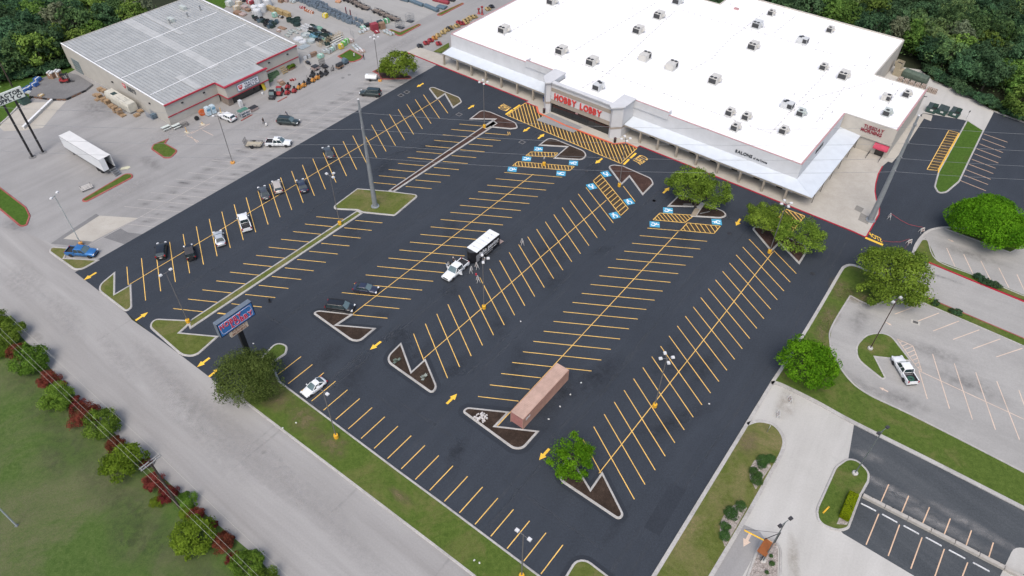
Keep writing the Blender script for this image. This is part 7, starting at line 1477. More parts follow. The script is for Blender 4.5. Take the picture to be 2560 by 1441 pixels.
# ---- drive-through: order board, clearance bar, low wall, wheel stops
ob = thing('order_board', 'rust-red roofed order board in the rock bed of the drive', 'order board', G(C15, 815, 1265, .05), 0); a = G(C15, 843, 1190, 2.3); b = G(C15, 795, 1265, 2.3); ob.location = (a + b) / 2; ob.location.z = .05; ob.rotation_euler.z = heading(b, a)
hl = (a - b).length + .5; RUST = pm('rust_red_roof', (.24, .075, .015), .6, var=.1)
MB().box((0, 0, 2.3), (hl, 1.25, .14)).build('roof', RUST, ob); MB().box((hl / 2 + .02, 0, 2.28), (.05, 1.3, .26)).build('fascia', pm('tan_fascia', (.5, .33, .18), .6), ob)
for x in (-hl * .3, hl * .3): MB().bar((x, -.3, 0), (x, -.3, 2.24), .12).build('post', BLACK, ob)
MB().box((0, -.3, 1.35), (1.5, .15, 1.2)).build('menu_panel', BLACK, ob)
cb = thing('clearance_bar', 'yellow height bar hanging over the drive-through lane', 'height bar', G(C15, 888, 1192, .05)); e0 = G(C15, 806, 1172, 2.7); e1 = G(C15, 660, 1097, 2.7); q = cb.location
MB().tube([(0, 0, 0), (0, 0, 2.95)], .06, 8).build('post', BLACK, cb); MB().bar((0, 0, 2.9), (e0.x - q.x, e0.y - q.y, 2.9), .08).build('arm', BLACK, cb); MB().tube([(e0.x - q.x, e0.y - q.y, 2.7), (e1.x - q.x, e1.y - q.y, 2.7)], .1, 8).build('bar', YELK, cb)
MB().bar((0, 0, 2.9), (e1.x - q.x, e1.y - q.y, 2.95), .03).build('stay', BLACK, cb)
lw = thing('low_wall', 'low pale concrete wall dividing the small lower lot', 'wall', G(C16, 385, 945)); a = lw.location; b = G(C16, 1420, 1476); lw.rotation_euler.z = heading(a, b); wl_ = (b - a).length
nb = int(wl_ / 3.0)
for k in range(nb): MB().box(((k + .5) * wl_ / nb, 0, .25), (wl_ / nb - .03, .55, .5), top=.985).build('panel', pm('wall_concrete', (.36, .34, .31), .9, var=.1, scale=1.5), lw)
for k in range(14): MB().box((1.2 + k * 2.75, .28, .45), (.12, .14, .35)).build('bracket', DKST, lw)
ws0 = None
for x0, y0, x1, y1 in ((383, 993, 465, 1035), (513, 1060, 597, 1106), (645, 1130, 732, 1178), (783, 1203, 873, 1252), (926, 1281, 1020, 1331), (1073, 1358, 1171, 1411)):
 a = G(C16, x0, y0); b = G(C16, x1, y1)
 if ws0 is None:
  t = ws0 = thing('wheel_stop', 'x', 'wheel stop'); MB().box((0, 0, .06), (2.1, .16, .12), top=.93).build('block', WSTOP, t)
  for x in (-.7, .7): MB().lathe((x, 0, .118), [(.04, 0), (.04, .015)], 6).build('pin', DKST, t)
 else: t = copy_tree(ws0)
 place(t, (a + b) / 2, heading(a, b), 'white wheel stop below the low concrete wall', 'white wheel stops below the low wall')
t = thing('kerb_bar', 'yellow bar lying on the rounded lawn island', 'bar', G(C16, 162, 1030, .13), heading(G(C16, 147, 1047), G(C16, 180, 1012))); MB().box((0, 0, .08), (1.5, .2, .16), top=.9).build('block', YELK, t); MB().box((.5, 0, .165), (.1, .1, .02)).build('pin', DKST, t)
t = thing('small_sign', 'thin white sign post on the tip of the lawn strip by the drive', 'sign', G(C15, 832, 362, .12), TH); MB().tube([(0, 0, 0), (0, 0, 1.6)], .04, 6).build('post', ALU, t); MB().box((.05, 0, 1.4), (.03, .4, .5)).build('plate', PLATE, t)
sb = None
for k in range(2):
 p, q = G(C8, ((1525, 634), (1650, 705))[k][0], ((1525, 634), (1650, 705))[k][1], .13), G(C8, ((1592, 634), (1725, 688))[k][0], ((1592, 634), (1725, 688))[k][1], .13)
 t = thing('wheel_stop', ('grey wheel stop left' if k == 0 else 'grey wheel stop right') + ' of the ramp on the leaning tree island', 'wheel stop', (p + q) / 2, heading(p, q)); MB().box((0, 0, .06), ((q - p).length, .18, .12), top=.9).build('block', FRAMEC, t); MB().box((.4, 0, .122), (.06, .06, .01)).build('pin', DKST, t)
# ---- service yard behind the store
DGR = pm('green_bin_steel', (.035, .075, .065), .6, var=.2, scale=1.5); DGL = pm('black_green_lid', (.03, .045, .045), .6)
def dumpster(lab, p, rz, open_=0):
 t = thing('dumpster', lab, 'dumpster', p, rz, 'green dumpsters behind the store'); t.scale = (1.15, 1.2, 1.15); w, d, h = 1.9, 1.75, 1.35
 mb = MB()
 mb.prism([(-w / 2, -d / 2), (w / 2, -d / 2), (w / 2, d / 2), (-w / 2, d / 2)], .12, .2)
 for s in (-1, 1): mb.add([(s * w / 2, -d / 2, .2), (s * w / 2, d / 2, .2), (s * w / 2, d / 2, h + .15), (s * w / 2, -d / 2, h - .25), (s * (w / 2 - .05), -d / 2, .2), (s * (w / 2 - .05), d / 2, .2), (s * (w / 2 - .05), d / 2, h + .15), (s * (w / 2 - .05), -d / 2, h - .25)], [(0, 1, 2, 3), (4, 5, 6, 7), (3, 2, 6, 7), (0, 3, 7, 4), (1, 2, 6, 5)])
 mb.box((0, -d / 2, (h - .05) / 2), (w, .05, h - .45)); mb.box((0, d / 2, (h + .35) / 2), (w, .05, h - .05)); mb.build('body', DGR, t)
 sl_ = math.atan2(.4, d)
 for k, s in enumerate((-1, 1)):
  if open_ == k + 1: MB().box((s * w / 4, d / 2 + .2, .9), (w / 2 - .04, .05, 1.2)).build('open_lid', DGL, t); MB().box((s * w / 4, 0, .7), (w / 2 - .1, d - .1, .03)).build('inside', INTER, t)
  else: mb = MB(); c = s * w / 4; q = w / 4 - .02; mb.add([(c - q, -d / 2, h - .22), (c + q, -d / 2, h - .22), (c + q, d / 2, h + .18), (c - q, d / 2, h + .18), (c - q, -d / 2, h - .17), (c + q, -d / 2, h - .17), (c + q, d / 2, h + .23), (c - q, d / 2, h + .23)], [(0, 1, 2, 3), (4, 5, 6, 7), (0, 1, 5, 4), (1, 2, 6, 5), (2, 3, 7, 6), (3, 0, 4, 7)]); mb.build('lid', DGL, t)
 MB().box((.1, -d / 2 - .03, .75), (.6, .02, .35)).build('notice', PLATE, t)
 for s in (-1, 1): MB().box((s * (w / 2 + .08), -.1, .7), (.14, .9, .16)).build('fork_pocket', DGR, t)
 for x in (-.7, .7):
  for y in (-.6, .6): MB().lathe((x, y, .08), [(.08, -.03), (.08, .03)], 8, 'y').build('castor', TYRE, t)
dumpster('green dumpster closest to the store wall, right lid open', G(H6, 1000, 955), TH + R(2), 2); dumpster('green dumpster in the middle with both lids shut', G(H6, 1160, 985), TH + R(-4), 0); dumpster('green dumpster farthest from the store wall, dark opening', G(H6, 1345, 1020), TH + R(-3), 2)
cp = thing('trash_compactor', 'long green compactor container with a beige hopper behind the store', 'compactor', W(-15.5, 196.5), TH + R(0)); a = G(H6, 600, 370, 1.2); b = G(H6, 950, 500, 1.2); cp.location = (a + b) / 2; cp.location.z = 0; cp.rotation_euler.z = heading(a, b); hl = (b - a).length / 2
rings = []
for x in (-hl, -hl + .05, hl - .3, hl): rings.append([(x, yy * (1 if abs(x) < hl - .1 else .93), zz) for yy, zz in ((-1.1, .3), (-1.2, 1.2), (-1.05, 2.0), (-.6, 2.35), (.6, 2.35), (1.05, 2.0), (1.2, 1.2), (1.1, .3))])
MB().loft(rings).build('container', pm('dusty_green_steel', (.075, .105, .08), .75, var=.15, scale=1), cp)
for k in range(8): x = -hl + .5 + k * (2 * hl - 1) / 7; MB().loft([[(x + e, yy * 1.03, zz * 1.01) for yy, zz in ((-1.2, 1.2), (-1.05, 2.0), (-.6, 2.37), (.6, 2.37), (1.05, 2.0), (1.2, 1.2))] for e in (-.05, .05)], closed=False).build('rib', pm('dusty_green_steel', (0, 0, 0)), cp)
HOP = pm('beige_hopper', (.33, .29, .21), .8); mb = MB(); mb.box((-hl - 1.3, 0, .9), (2.2, 2.0, 1.8)); mb.build('ram_housing', HOP, cp); mb = MB(); mb.add([(-hl - 2.3, -.9, 1.8), (-hl - .9, -.9, 1.8), (-hl - .9, .9, 1.8), (-hl - 2.3, .9, 1.8), (-hl - 2.9, -1.0, 3.6), (-hl - 1.0, -1.0, 3.6), (-hl - 1.0, 1.0, 3.6), (-hl - 2.9, 1.0, 3.6)], [(0, 1, 5, 4), (1, 2, 6, 5), (2, 3, 7, 6), (3, 0, 4, 7)]); mb.build('hopper', HOP, cp); MB().box((-hl - 1.9, 0, 3.0), (1.4, 1.6, .05)).build('chute_inside', INTER, cp)
BAL = pm('cardboard_bale', (.26, .20, .16), .95, var=.25, scale=4)
def bale(lab, p, rz):
 t = thing('cardboard_bale', lab, 'bale', p, rz, 'cardboard bales behind the store'); MB().box((0, 0, .55), (1.2, 1.1, 1.0), top=.96).build('block', BAL, t); MB().box((0, 0, .04), (1.15, 1.05, .08)).build('pallet', pm('pallet_wood', (.32, .22, .13), .9, var=.2, scale=4), t)
 for x in (-.4, 0, .4): MB().box((x, 0, .56), (.04, 1.13, 1.03)).build('strap', PLATE, t)
for k, (x, y) in enumerate(((535, 500), (622, 530), (708, 560), (793, 588), (880, 610), (970, 655), (1045, 680))): bale(('bale first from the hopper', 'second bale from the hopper', 'third bale from the hopper', 'fourth bale from the hopper', 'fifth bale at the roof corner', 'browner bale past the roof corner', 'outermost bale in the yard row')[k] + ', white strapped cardboard', G(H6, x, y), TH)
t = thing('plank', 'dark plank lying by the rear store corner', 'plank', G(H6, 908, 735), TH + .5); MB().box((0, 0, .06), (1.2, .25, .12)).build('board', DKST, t); MB().box((.3, 0, .13), (.08, .27, .02)).build('strap', ALU, t)
t = thing('sign_post', 'thin post at the tip of the long lawn island', 'post', G(H6, 1530, 1072), 0); MB().tube([(0, 0, 0), (0, 0, 2.4)], .04, 6).build('post', ALU, t); MB().box((0, .04, 2.1), (.4, .03, .5)).build('plate', FRAMEC, t)
# ---- farm store: bays, stock and machines
PAL = MATS['pallet_wood'] if 'pallet_wood' in MATS else pm('pallet_wood', (.32, .22, .13), .9); REDM = pm('red_machine_paint', (.27, .03, .032), .45); ORM = pm('orange_machine_paint', (.42, .19, .04), .45); YLM = pm('yellow_machine_paint', (.38, .28, .12), .55, var=.2); DGM = pm('dark_machine_paint', (.03, .032, .036), .5); GRT = pm('dark_green_tank', (.022, .045, .042), .5); BLT = pm('blue_tank', (.14, .30, .42), .5); WTT = pm('white_poly', (.52, .54, .56), .5, var=.05); GALB = pm('galvanised_blue_grey', (.17, .21, .255), .6, .3, var=.2, scale=2); LUM = pm('tan_lumber', (.34, .25, .12), .9, var=.2, scale=3); PALEB = pm('pale_plastic_wrap', (.38, .42, .42), .5, var=.15, scale=3); TEAL = pm('teal_wrap', (.25, .45, .37), .6); GRN = pm('green_wrap', (.12, .38, .08), .6); YLW = pm('yellow_wrap', (.58, .45, .03), .6); PNK = pm('pinkish_bags', (.36, .28, .26), .7, var=.15, scale=3); BRN = pm('brown_goods', (.24, .15, .10), .85, var=.2, scale=3); BLUT = pm('blue_tarp', (.03, .09, .27), .5, var=.2, scale=2); MRD = pm('maroon_crates', (.25, .035, .05), .7, var=.15); TAN2 = pm('tan_tank', (.45, .38, .27), .7); SLAT = pm('slate_blue_steel', (.10, .15, .19), .6, .2, var=.15)
GH = R(-37)
def pallet_mb(s=1.0):
 mb = MB()
 for k in range(6): mb.box((0, (-.5 + k / 5) * 1.0, .12), (1.2, .13, .025))
 for y in (-.5, 0, .5): mb.box((0, y, .06), (1.2, .1, .09))
 for k in range(3): mb.box(((-.5 + k / 2) * 1.1, 0, .012), (.1, 1.1, .024))
 return mb
PM_ = pallet_mb().build('wooden_pallet', PAL); bpy.data.objects.remove(PM_); PME = bpy.data.meshes['wooden_pallet']
PN = 0
def pallets(lab, p, n, rz=0.0, lean=0.0):
 global PN
 for k in range(n):
  o = obj('wooden_pallet', PME, None); o.location = (p.x + rnd.uniform(-.05, .05), p.y + rnd.uniform(-.05, .05), p.z + .14 * k); o.rotation_euler = (0, lean, TH + rz + rnd.uniform(-.06, .06)); tag(o, lab + (', lowest layers' if k < n / 2 else ', upper layers') if n > 2 else lab, 'pallet', 'stacked wooden pallets')
PD = .0
for x, y, n, lab in ((860, 860, 3, 'brown pallet at the dock end of the row'), (930, 900, 7, 'brown pallet in the tall stack nearest the dock'), (1010, 960, 6, 'brown pallet in the second stack of the row'), (1080, 1010, 8, 'brown pallet in the third stack of the row'), (1150, 1070, 5, 'brown pallet in the fourth stack of the row'), (1230, 1150, 10, 'brown pallet in the tall stack before the trailer box'), (1300, 1190, 9, 'brown pallet in the tall stack at the row end'), (1355, 1225, 2, 'light pallet at the low row end'), (950, 770, 5, 'pale pallet leaning row by the wall'), (1010, 790, 4, 'pale pallet near the trailer box corner'), (1600, 1225, 3, 'pallet by the blue-grey cage'), (1670, 1160, 4, 'pallet behind the blue-grey cage'), (900, 940, 2, 'low pallet by the dock ramp'), (1100, 930, 7, 'brown pallet in the inner stack')): pallets(lab, G(Y5, x, y), n, rnd.choice((0, 1.57)))
# dock
dk = loop_px(cr(Y6, [(445, 500), (780, 545), (1003, 545), (1300, 408), (1400, 330), (1180, 190), (1060, 165), (760, 195), (620, 245), (540, 330)])); mb = MB(); mb.prism([(p.x, p.y) for p in ccw(dk)], -.1, .5); struct('loading_dock', mb, MATS['grey_patch_asphalt'], 'raised grey loading dock behind the farm store')
for q0, q1 in (((445, 505), (780, 550)), ((780, 550), (1003, 550)), ((1003, 550), (1300, 412))):
 a, b = G(Y6, *q0), G(Y6, *q1); d = (b - a); n_ = int(d.length / 1.1);
 for k in range(n_): c = a + d * ((k + .5) / n_); o = MB().box((0, 0, .22), (d.length / n_ * .8, .16, .34)).build('dock_bumper', pm('dock_timber', (.16, .09, .06), .9, var=.3, scale=3) if k % 3 else BLACK); o.location = c; o.rotation_euler.z = heading(a, b); tag(o, 'dark bumper block along the loading dock edge', 'dock bumper', 'bumpers along the loading dock')
a, b = G(Y6, 790, 560), G(Y6, 358, 978); t = thing('low_wall', 'long low white wall beside the truck ramp of the dock', 'wall', (a + b) / 2, heading(a, b)); MB().box((0, 0, .3), ((b - a).length, .45, .6), top=.99).build('wall', pm('whitish_concrete', (.5, .49, .46), .9, var=.08), t); MB().box((0, 0, .62), ((b - a).length, .55, .05)).build('coping', WCAP, t)
sheet_px('concrete_ramp', cr(Y6, [(255, 690), (440, 580), (720, 575), (780, 560), (995, 560), (860, 700), (640, 960), (360, 1000), (60, 1010), (0, 960), (-200, 1010)]), -.010, WALK)
kerb_line(pl(cr(Y6, [(-120, 1010), (100, 825), (250, 665), (300, 600)])), KERB, .4, .15)
def bundle(lab, o, x, y, d, mat, rz=0.0, group=None, name='wrapped_bundle', cat='bundle', z=0.0, layers=1, pal=True, top=.94):
 t = thing(name, lab, cat, G(o, x, y, z), TH + rz, group); h0 = .14 if pal else 0
 if pal: obj('pallet', PME, None, t).scale = (d[0] / 1.2, d[1] / 1.1, 1)
 for k in range(layers): MB().box((rnd.uniform(-.03, .03), rnd.uniform(-.03, .03), h0 + d[2] * (k + .5) / layers), (d[0], d[1], d[2] / layers - .02), top=top if layers == 1 else .98).build('load' if layers == 1 else 'layer', mat, t)
 if layers == 1: MB().box((0, 0, h0 + d[2] * .5), (d[0] * .2, d[1] * 1.01, d[2] * 1.02)).build('strap', PLATE if mat not in (WTT, PALEB) else FRAMEC, t)
 return t
for x, y, lab in ((380, 420, 'lowest blue tarp covered load by the dock'), (450, 385, 'second blue tarp covered load by the dock'), (530, 330, 'third blue tarp covered load by the dock'), (575, 255, 'uppermost blue tarp covered load by the dock')): bundle(lab, Y6, x, y, (1.7, 1.4, .7), BLUT, rnd.uniform(.2, .6), 'blue covered loads', z=.0 if x < 500 else .5)
for x, y, lab in ((440, 440, 'whitish slatted load beside the blue tarps, lower'), (485, 375, 'whitish slatted load beside the blue tarps, upper'), (590, 360, 'pale pink sheet pile beside the blue tarps')): bundle(lab, Y6, x, y, (1.3, 1.1, .3), PNK if x == 590 else PALEB, .4, 'pale loads by the dock', layers=3)
bundle('single new pallet of tan boards on the dock edge', Y6, 620, 478, (1.3, 1.0, .15), LUM, .3, z=.5)
t = thing('open_bin', 'dark green open-topped bin below the TRACTOR SUPPLY pole sign', 'bin', G(Y6, 380, 590), TH + .1);
for x, y, a, b in ((1.0, 0, .06, 1.9), (-1.0, 0, .06, 1.9), (0, .95, 1.94, .06), (0, -.95, 1.94, .06)): MB().box((x, y, .85), (a, b, 1.5)).build('side', DGR, t)
MB().box((0, 0, .12), (1.94, 1.84, .08)).build('floor', DGR, t); MB().box((-.3, .98, 1.65), (1.2, .06, .9), rz=.1).build('open_lid', DGL, t)
# forklift
fk = thing('forklift', 'red forklift with a black mast on the loading dock', 'forklift', G(Y6, 985, 275, .5), TH + R(48))
MB().loft([[(x, -.55 * k, .35), (x, -.58 * k, .7), (x, -.5 * k, h), (x, .5 * k, h), (x, .58 * k, .7), (x, .55 * k, .35)] for x, k, h in ((-1.2, .8, .95), (-1.0, 1, 1.1), (-.3, 1, 1.0), (-.2, 1, .7), (.8, 1, .65), (.9, .9, .6))]).build('body', REDM, fk); MB().box((-.25, 0, 1.15), (.5, .5, .4), top=.8).build('seat', BLACK, fk)
for x in (-.75, .6):
 for y in (-.5, .5): MB().bar((x, y, .9), (x * .85, y, 2.1), .06).build('roof_post', BLACK, fk)
MB().box((-.05, 0, 2.12), (1.3, 1.1, .06)).build('overhead_guard', BLACK, fk)
for y in (-.35, .35): MB().box((1.05, y, 1.3), (.14, .12, 2.5)).build('mast', BLACK, fk); MB().box((1.65, y * .7, .1), (1.1, .12, .05)).build('fork', DKST, fk)
for z in (.5, 1.4, 2.5): MB().box((1.05, 0, z), (.1, .6, .12)).build('mast_crossbar', BLACK, fk)
for x in (-.8, .6):
 for s in (-1, 1): wheel(fk, x, s * .66, .3, .24, DGM)
for x, y, lab in ((790, 150, 'left white-capped load behind the forklift'), (890, 130, 'right white-capped load behind the forklift')): bundle(lab, Y6, x, y + 60, (1.5, 1.3, 1.3), BRN, .5, 'white-capped loads on the dock', z=.5); bundle('white tray pile on the ' + lab.replace('white-capped load', 'brown load'), Y6, x, y + 60, (1.5, 1.3, .25), WTT, .5, 'white tray piles', z=.5).location.z += 1.35
# off-white trailer box by the side wall
a, b = G(Y5, 1010, 800), G(Y5, 1500, 1130); bx = thing('box_trailer', 'off-white weathered trailer box beside the farm store wall', 'trailer', (a + b) / 2, heading(a, b)); Lb = (b - a).length / 2 + 1.6
a1, b1 = G(Y5, 1030, 780, 2.3), G(Y5, 1560, 1010, 2.3); c0 = G(Y5, 1290, 890, 2.3); bx.location = (c0.x, c0.y, 0); bx.rotation_euler.z = TH + R(0); OFFW = pm('off_white_skin', (.47, .46, .40), .7, var=.12, scale=.8)
Lb = 5.2; rings = [[(x, -1.15 * k, .35), (x, -1.2 * k, 1.8), (x, -1.0 * k, 2.5), (x, 1.0 * k, 2.5), (x, 1.2 * k, 1.8), (x, 1.15 * k, .35)] for x, k in ((-Lb, .97), (-Lb + .2, 1), (Lb - .5, 1), (Lb, .9))]
MB().loft(rings).build('body', OFFW, bx); MB().box((-Lb * .45, -.1, 2.53), (1.3, 1.2, .06)).build('roof_hatch', GRT, bx)
for x, y in ((Lb * .55, .35), (Lb * .55, -.1), (Lb * .55, -.55), (Lb * .35, .5), (Lb * .2, -.6), (0, -.5)): MB().box((x, y, 2.53), (.9, .12, .08)).build('roof_batten', pm('grey_batten', (.3, .3, .28), .8), bx)
for s in (-1, 1): wheel(bx, -.6, s * 1.15, .38, .2)
t = thing('wire_cage', 'blue-grey folded wire cage stock against the store wall', 'cage', G(Y5, 1880, 1250), TH); CAGE = pm('blue_grey_wire', (.22, .27, .35), .6, .2)
def cage(t, d, n, mat, r=.035):
 mb = MB(); x, y, z = d[0] / 2, d[1] / 2, d[2]
 for k in range(n + 1):
  q = -x + k * d[0] / n
  for s in (-1, 1): mb.bar((q, s * y, 0), (q, s * y, z), r)
 for k in range(4):
  h = z * k / 3
  for s in (-1, 1): mb.bar((-x, s * y, h), (x, s * y, h), r); mb.bar((s * x, -y, h), (s * x, y, h), r)
 return mb.build('frame', mat, t)
cage(t, (2.8, 1.3, 1.3), 8, CAGE); MB().box((.8, 0, .7), (.9, 1.1, 1.0), top=.9).build('load', SLAT, t)
# picnic tables
def picnic(lab, o, x, y, rz):
 t = thing('picnic_table', lab, 'picnic table', G(o, x, y), TH + rz, 'pale picnic tables')
 for k in range(3): MB().box((0, -.28 + .28 * k, .76), (1.9, .26, .05)).build('plank', pm('pale_green_plastic', (.52, .57, .54), .6), t)
 for s in (-1, 1):
  MB().box((0, s * .72, .45), (1.9, .28, .05)).build('bench_plank', MATS['pale_green_plastic'], t)
  for x_ in (-.65, .65): MB().bar((x_, s * .8, 0), (x_, s * .1, .74), .08).build('leg', DGM, t)
 for x_ in (-.65, .65): MB().bar((x_, -.75, .4), (x_, .75, .4), .07).build('stretcher', DGM, t)
picnic('pale picnic table nearest the corner of the farm store', Y4, 115, 1180, 1.5); picnic('pale picnic table beside the black rack', Y4, 300, 1150, 1.5); t = thing('display_rack', 'black metal rack beside the pale picnic tables', 'rack', G(Y4, 450, 1120), TH + 1.5); cage(t, (1.6, .8, .8), 5, DGM)
for x, y, lab in ((485, 1235, 'yellow guard post on a pad by the picnic tables'), (1100, 880, 'pale yellow guard post by the entrance pier'), (765, 1090, 'low pale post pad between tables and car')):
 t = thing('guard_post', lab, 'post', G(Y4, x, y), 0, 'guard posts at the farm store'); MB().box((0, 0, .08), (1.1, .7, .16), rz=TH, top=.9).build('pad', pm('pale_pad', (.5, .46, .36), .9), t); MB().lathe((0, 0, .1), [(.1, 0), (.1, 1.2 if y != 1090 else .5), (.06, 1.3 if y != 1090 else .55)], 8).build('post', pm('faded_orange_post', (.55, .35, .14), .7), t)
m = MB()
for q in (((560, 1260), (900, 1080)), ((480, 1290), (700, 1400)), ((760, 1190), (960, 1290)), ((700, 1130), (900, 1080)), ((430, 1290), (600, 1220)), ((560, 1310), (670, 1420))): strip(m, G(Y4, *q[0]).to_2d(), G(Y4, *q[1]).to_2d(), .12, -.004)
paint('road_marking', m, PALE, 'faded bay lines by the picnic tables')
for x, y, lab, mt in ((672, 985, 'black tyre standing by the farm store wall', TYRE), (775, 900, 'big orange wheel leaning by the drinks display', pm('orange_wheel', (.5, .11, .03), .5))):
 r = .55 if mt is TYRE else .85; t = thing('tyre_display', lab, 'wheel', G(Y4, x, y + 30), TH + R(80)); MB().lathe((0, 0, r), [(r * .55, -.18), (r * .95, -.2), (r, -.1), (r, .1), (r * .95, .2), (r * .55, .18)], 18, 'y').build('tyre', mt, t); MB().lathe((0, 0, r), [(r * .55, -.08), (.05, -.04), (0.001, -.04)], 14, 'y').build('hub', mt if mt is not TYRE else ALU, t)
for k, (x, y) in enumerate(((880, 860), (970, 825))):
 t = thing('drinks_display', ('left' if k == 0 else 'right') + ' tall blue-white wrapped display by the store entrance', 'display', G(Y4, x, y + 60), TH + 1.57); MB().box((0, 0, 1.1), (1.1, 1.2, 2.0), top=.9).build('cabinet', pm('blue_white_wrap', (.45, .56, .62), .5, var=.25, scale=2), t); MB().box((0, -.62, 1.5), (.8, .02, .5)).build('panel', BLT, t); MB().box((0, 0, .05), (1.2, 1.3, .1)).build('base', DGM, t)
t = thing('cart_shelter', 'green-roofed white cart corral before the farm store', 'cart corral', G(Y4, 1525, 940), TH + 1.57); GRR_ = pm('green_roof_sheet', (.06, .17, .13), .6)
for x in (-1.3, 0, 1.3):
 for y in (-.9, .9): MB().bar((x, y, 0), (x, y, 1.5), .06).build('post', WCAP, t)
for x in (-.65, .65): mb = MB(); mb.box((x, .2, 1.62), (1.2, 1.4, .05), ry=0); mb.build('roof_sheet', GRR_, t)
for y in (-.9, .9): MB().bar((-1.35, y, .8), (1.35, y, .8), .05).build('rail', WCAP, t); MB().bar((-1.35, y, 1.52), (1.35, y, 1.52), .06).build('rail', WCAP, t)
for k in range(3): MB().box((-.8 + .7 * k, 0, .5), (.5, .8, .5), top=1.0).build('cart_basket', GALB, t)
kerb_line(pl(cr(Y4, [(1460, 1030), (1560, 975), (1660, 920)])), REDK, .25, .13); kerb_line(pl(cr(Y3, [(390, 975), (560, 885)])), REDK, .25, .13)
t = thing('truck_bed_box', 'low box with a black lid beside the green cart corral', 'box', G(Y4, 1690, 830), TH + 1.57); MB().box((0, 0, .4), (1.9, 1.3, .6)).build('body', PNK, t); MB().box((0, 0, .76), (2.0, 1.4, .12), top=.95).build('lid', DGM, t)
t = thing('ice_box', 'white upright ice box before the dark store entrance', 'ice box', G(Y4, 1465, 770), TH + 1.57); MB().box((0, 0, .85), (.75, .8, 1.7)).build('cabinet', WTT, t); MB().box((0, -.41, .9), (.6, .03, 1.2)).build('door', PLATE, t)
t = thing('white_bag', 'small white sack by the entrance pier', 'sack', G(Y4, 1848, 545)); MB().lathe((0, 0, 0), [(.25, 0), (.32, .25), (.2, .5), (0, .55)], 10).build('sack', WTT, t); MB().lathe((0, 0, .5), [(.07, 0), (.1, .1)], 8).build('neck', PLATE, t)
sl = thing('yellow_slide', 'yellow folding panel leaning by the store entrance', 'panel', G(Y3, 170, 760), TH + 1.9); MB().add([(-.5, 0, 0), (.5, 0, 0), (.5, .5, 1.9), (-.5, .5, 1.9), (-.5, .08, 0), (.5, .08, 0), (.5, .58, 1.9), (-.5, .58, 1.9)], [(0, 1, 2, 3), (4, 5, 6, 7), (0, 1, 5, 4), (1, 2, 6, 5), (2, 3, 7, 6), (3, 0, 4, 7)]).build('panel', YLW, sl); MB().bar((0, .6, 1.7), (0, 1.3, 0), .06).build('prop', LUM, sl)
# feeder panels, plants, crates along the store front
for k, (x, y, mt, lab) in enumerate(((250, 610, GRT, 'lowest dark green feeder panel pile'), (300, 550, GRT, 'middle dark green feeder panel pile'), (360, 500, GRT, 'upper dark green feeder panel pile'))):
 t = thing('panel_pile', lab + ' by the store wall', 'panel pile', G(Y3, x, y), TH + 1.57, 'dark green panel piles')
 for q in range(4): MB().box((0, -.45 + q * .3, .55 + .12 * q), (1.7, .06, 1.0)).build('panel', pm('dark_green_panel', (.04, .085, .05), .6) if q % 2 else pm('mid_green_panel', (.09, .16, .08), .6), t)
t = thing('wooden_shelf', 'tiered wooden shelf of plants by the store wall', 'shelf', G(Y3, 510, 450), TH + 1.57)
for k in range(4): MB().box((0, -.5 + k * .28, .3 + k * .38), (1.5, .3, .06)).build('shelf', LUM, t)
for s in (-1, 1): MB().bar((s * .7, -.6, 0), (s * .7, .5, 1.6), .07).build('side', LUM, t)
t = thing('potted_plants', 'row of leafy potted plant against the store wall', 'plant', G(Y3, 640, 385, 0), TH + 1.57); t['label'] = 'leafy planter against the farm store wall'; t.name = 'leafy_planter'; obj('foliage', crown_mesh('foliage', [(0, 0, .7, 1.3, .7, .5)], 900, .22, 71, 20, 1, .6, -.2), LF['shrub'], t); MB().box((0, 0, .2), (2.2, .8, .4)).build('planter', BRN, t)
for k, (x, y, mt, lab) in enumerate(((440, 620, PNK, 'pinkish bagged goods pile on the store apron'), (480, 660, BRN, 'brown bagged goods pile on the store apron'), (640, 590, REDM, 'small red tiller left of two on the apron'), (690, 585, REDM, 'small red tiller right of two on the apron'))): bundle(lab, Y3, x, y, (1.2, 1.0, .5) if k < 2 else (.8, .5, .45), mt, 1.57, layers=3 if k < 2 else 1, pal=k < 2)
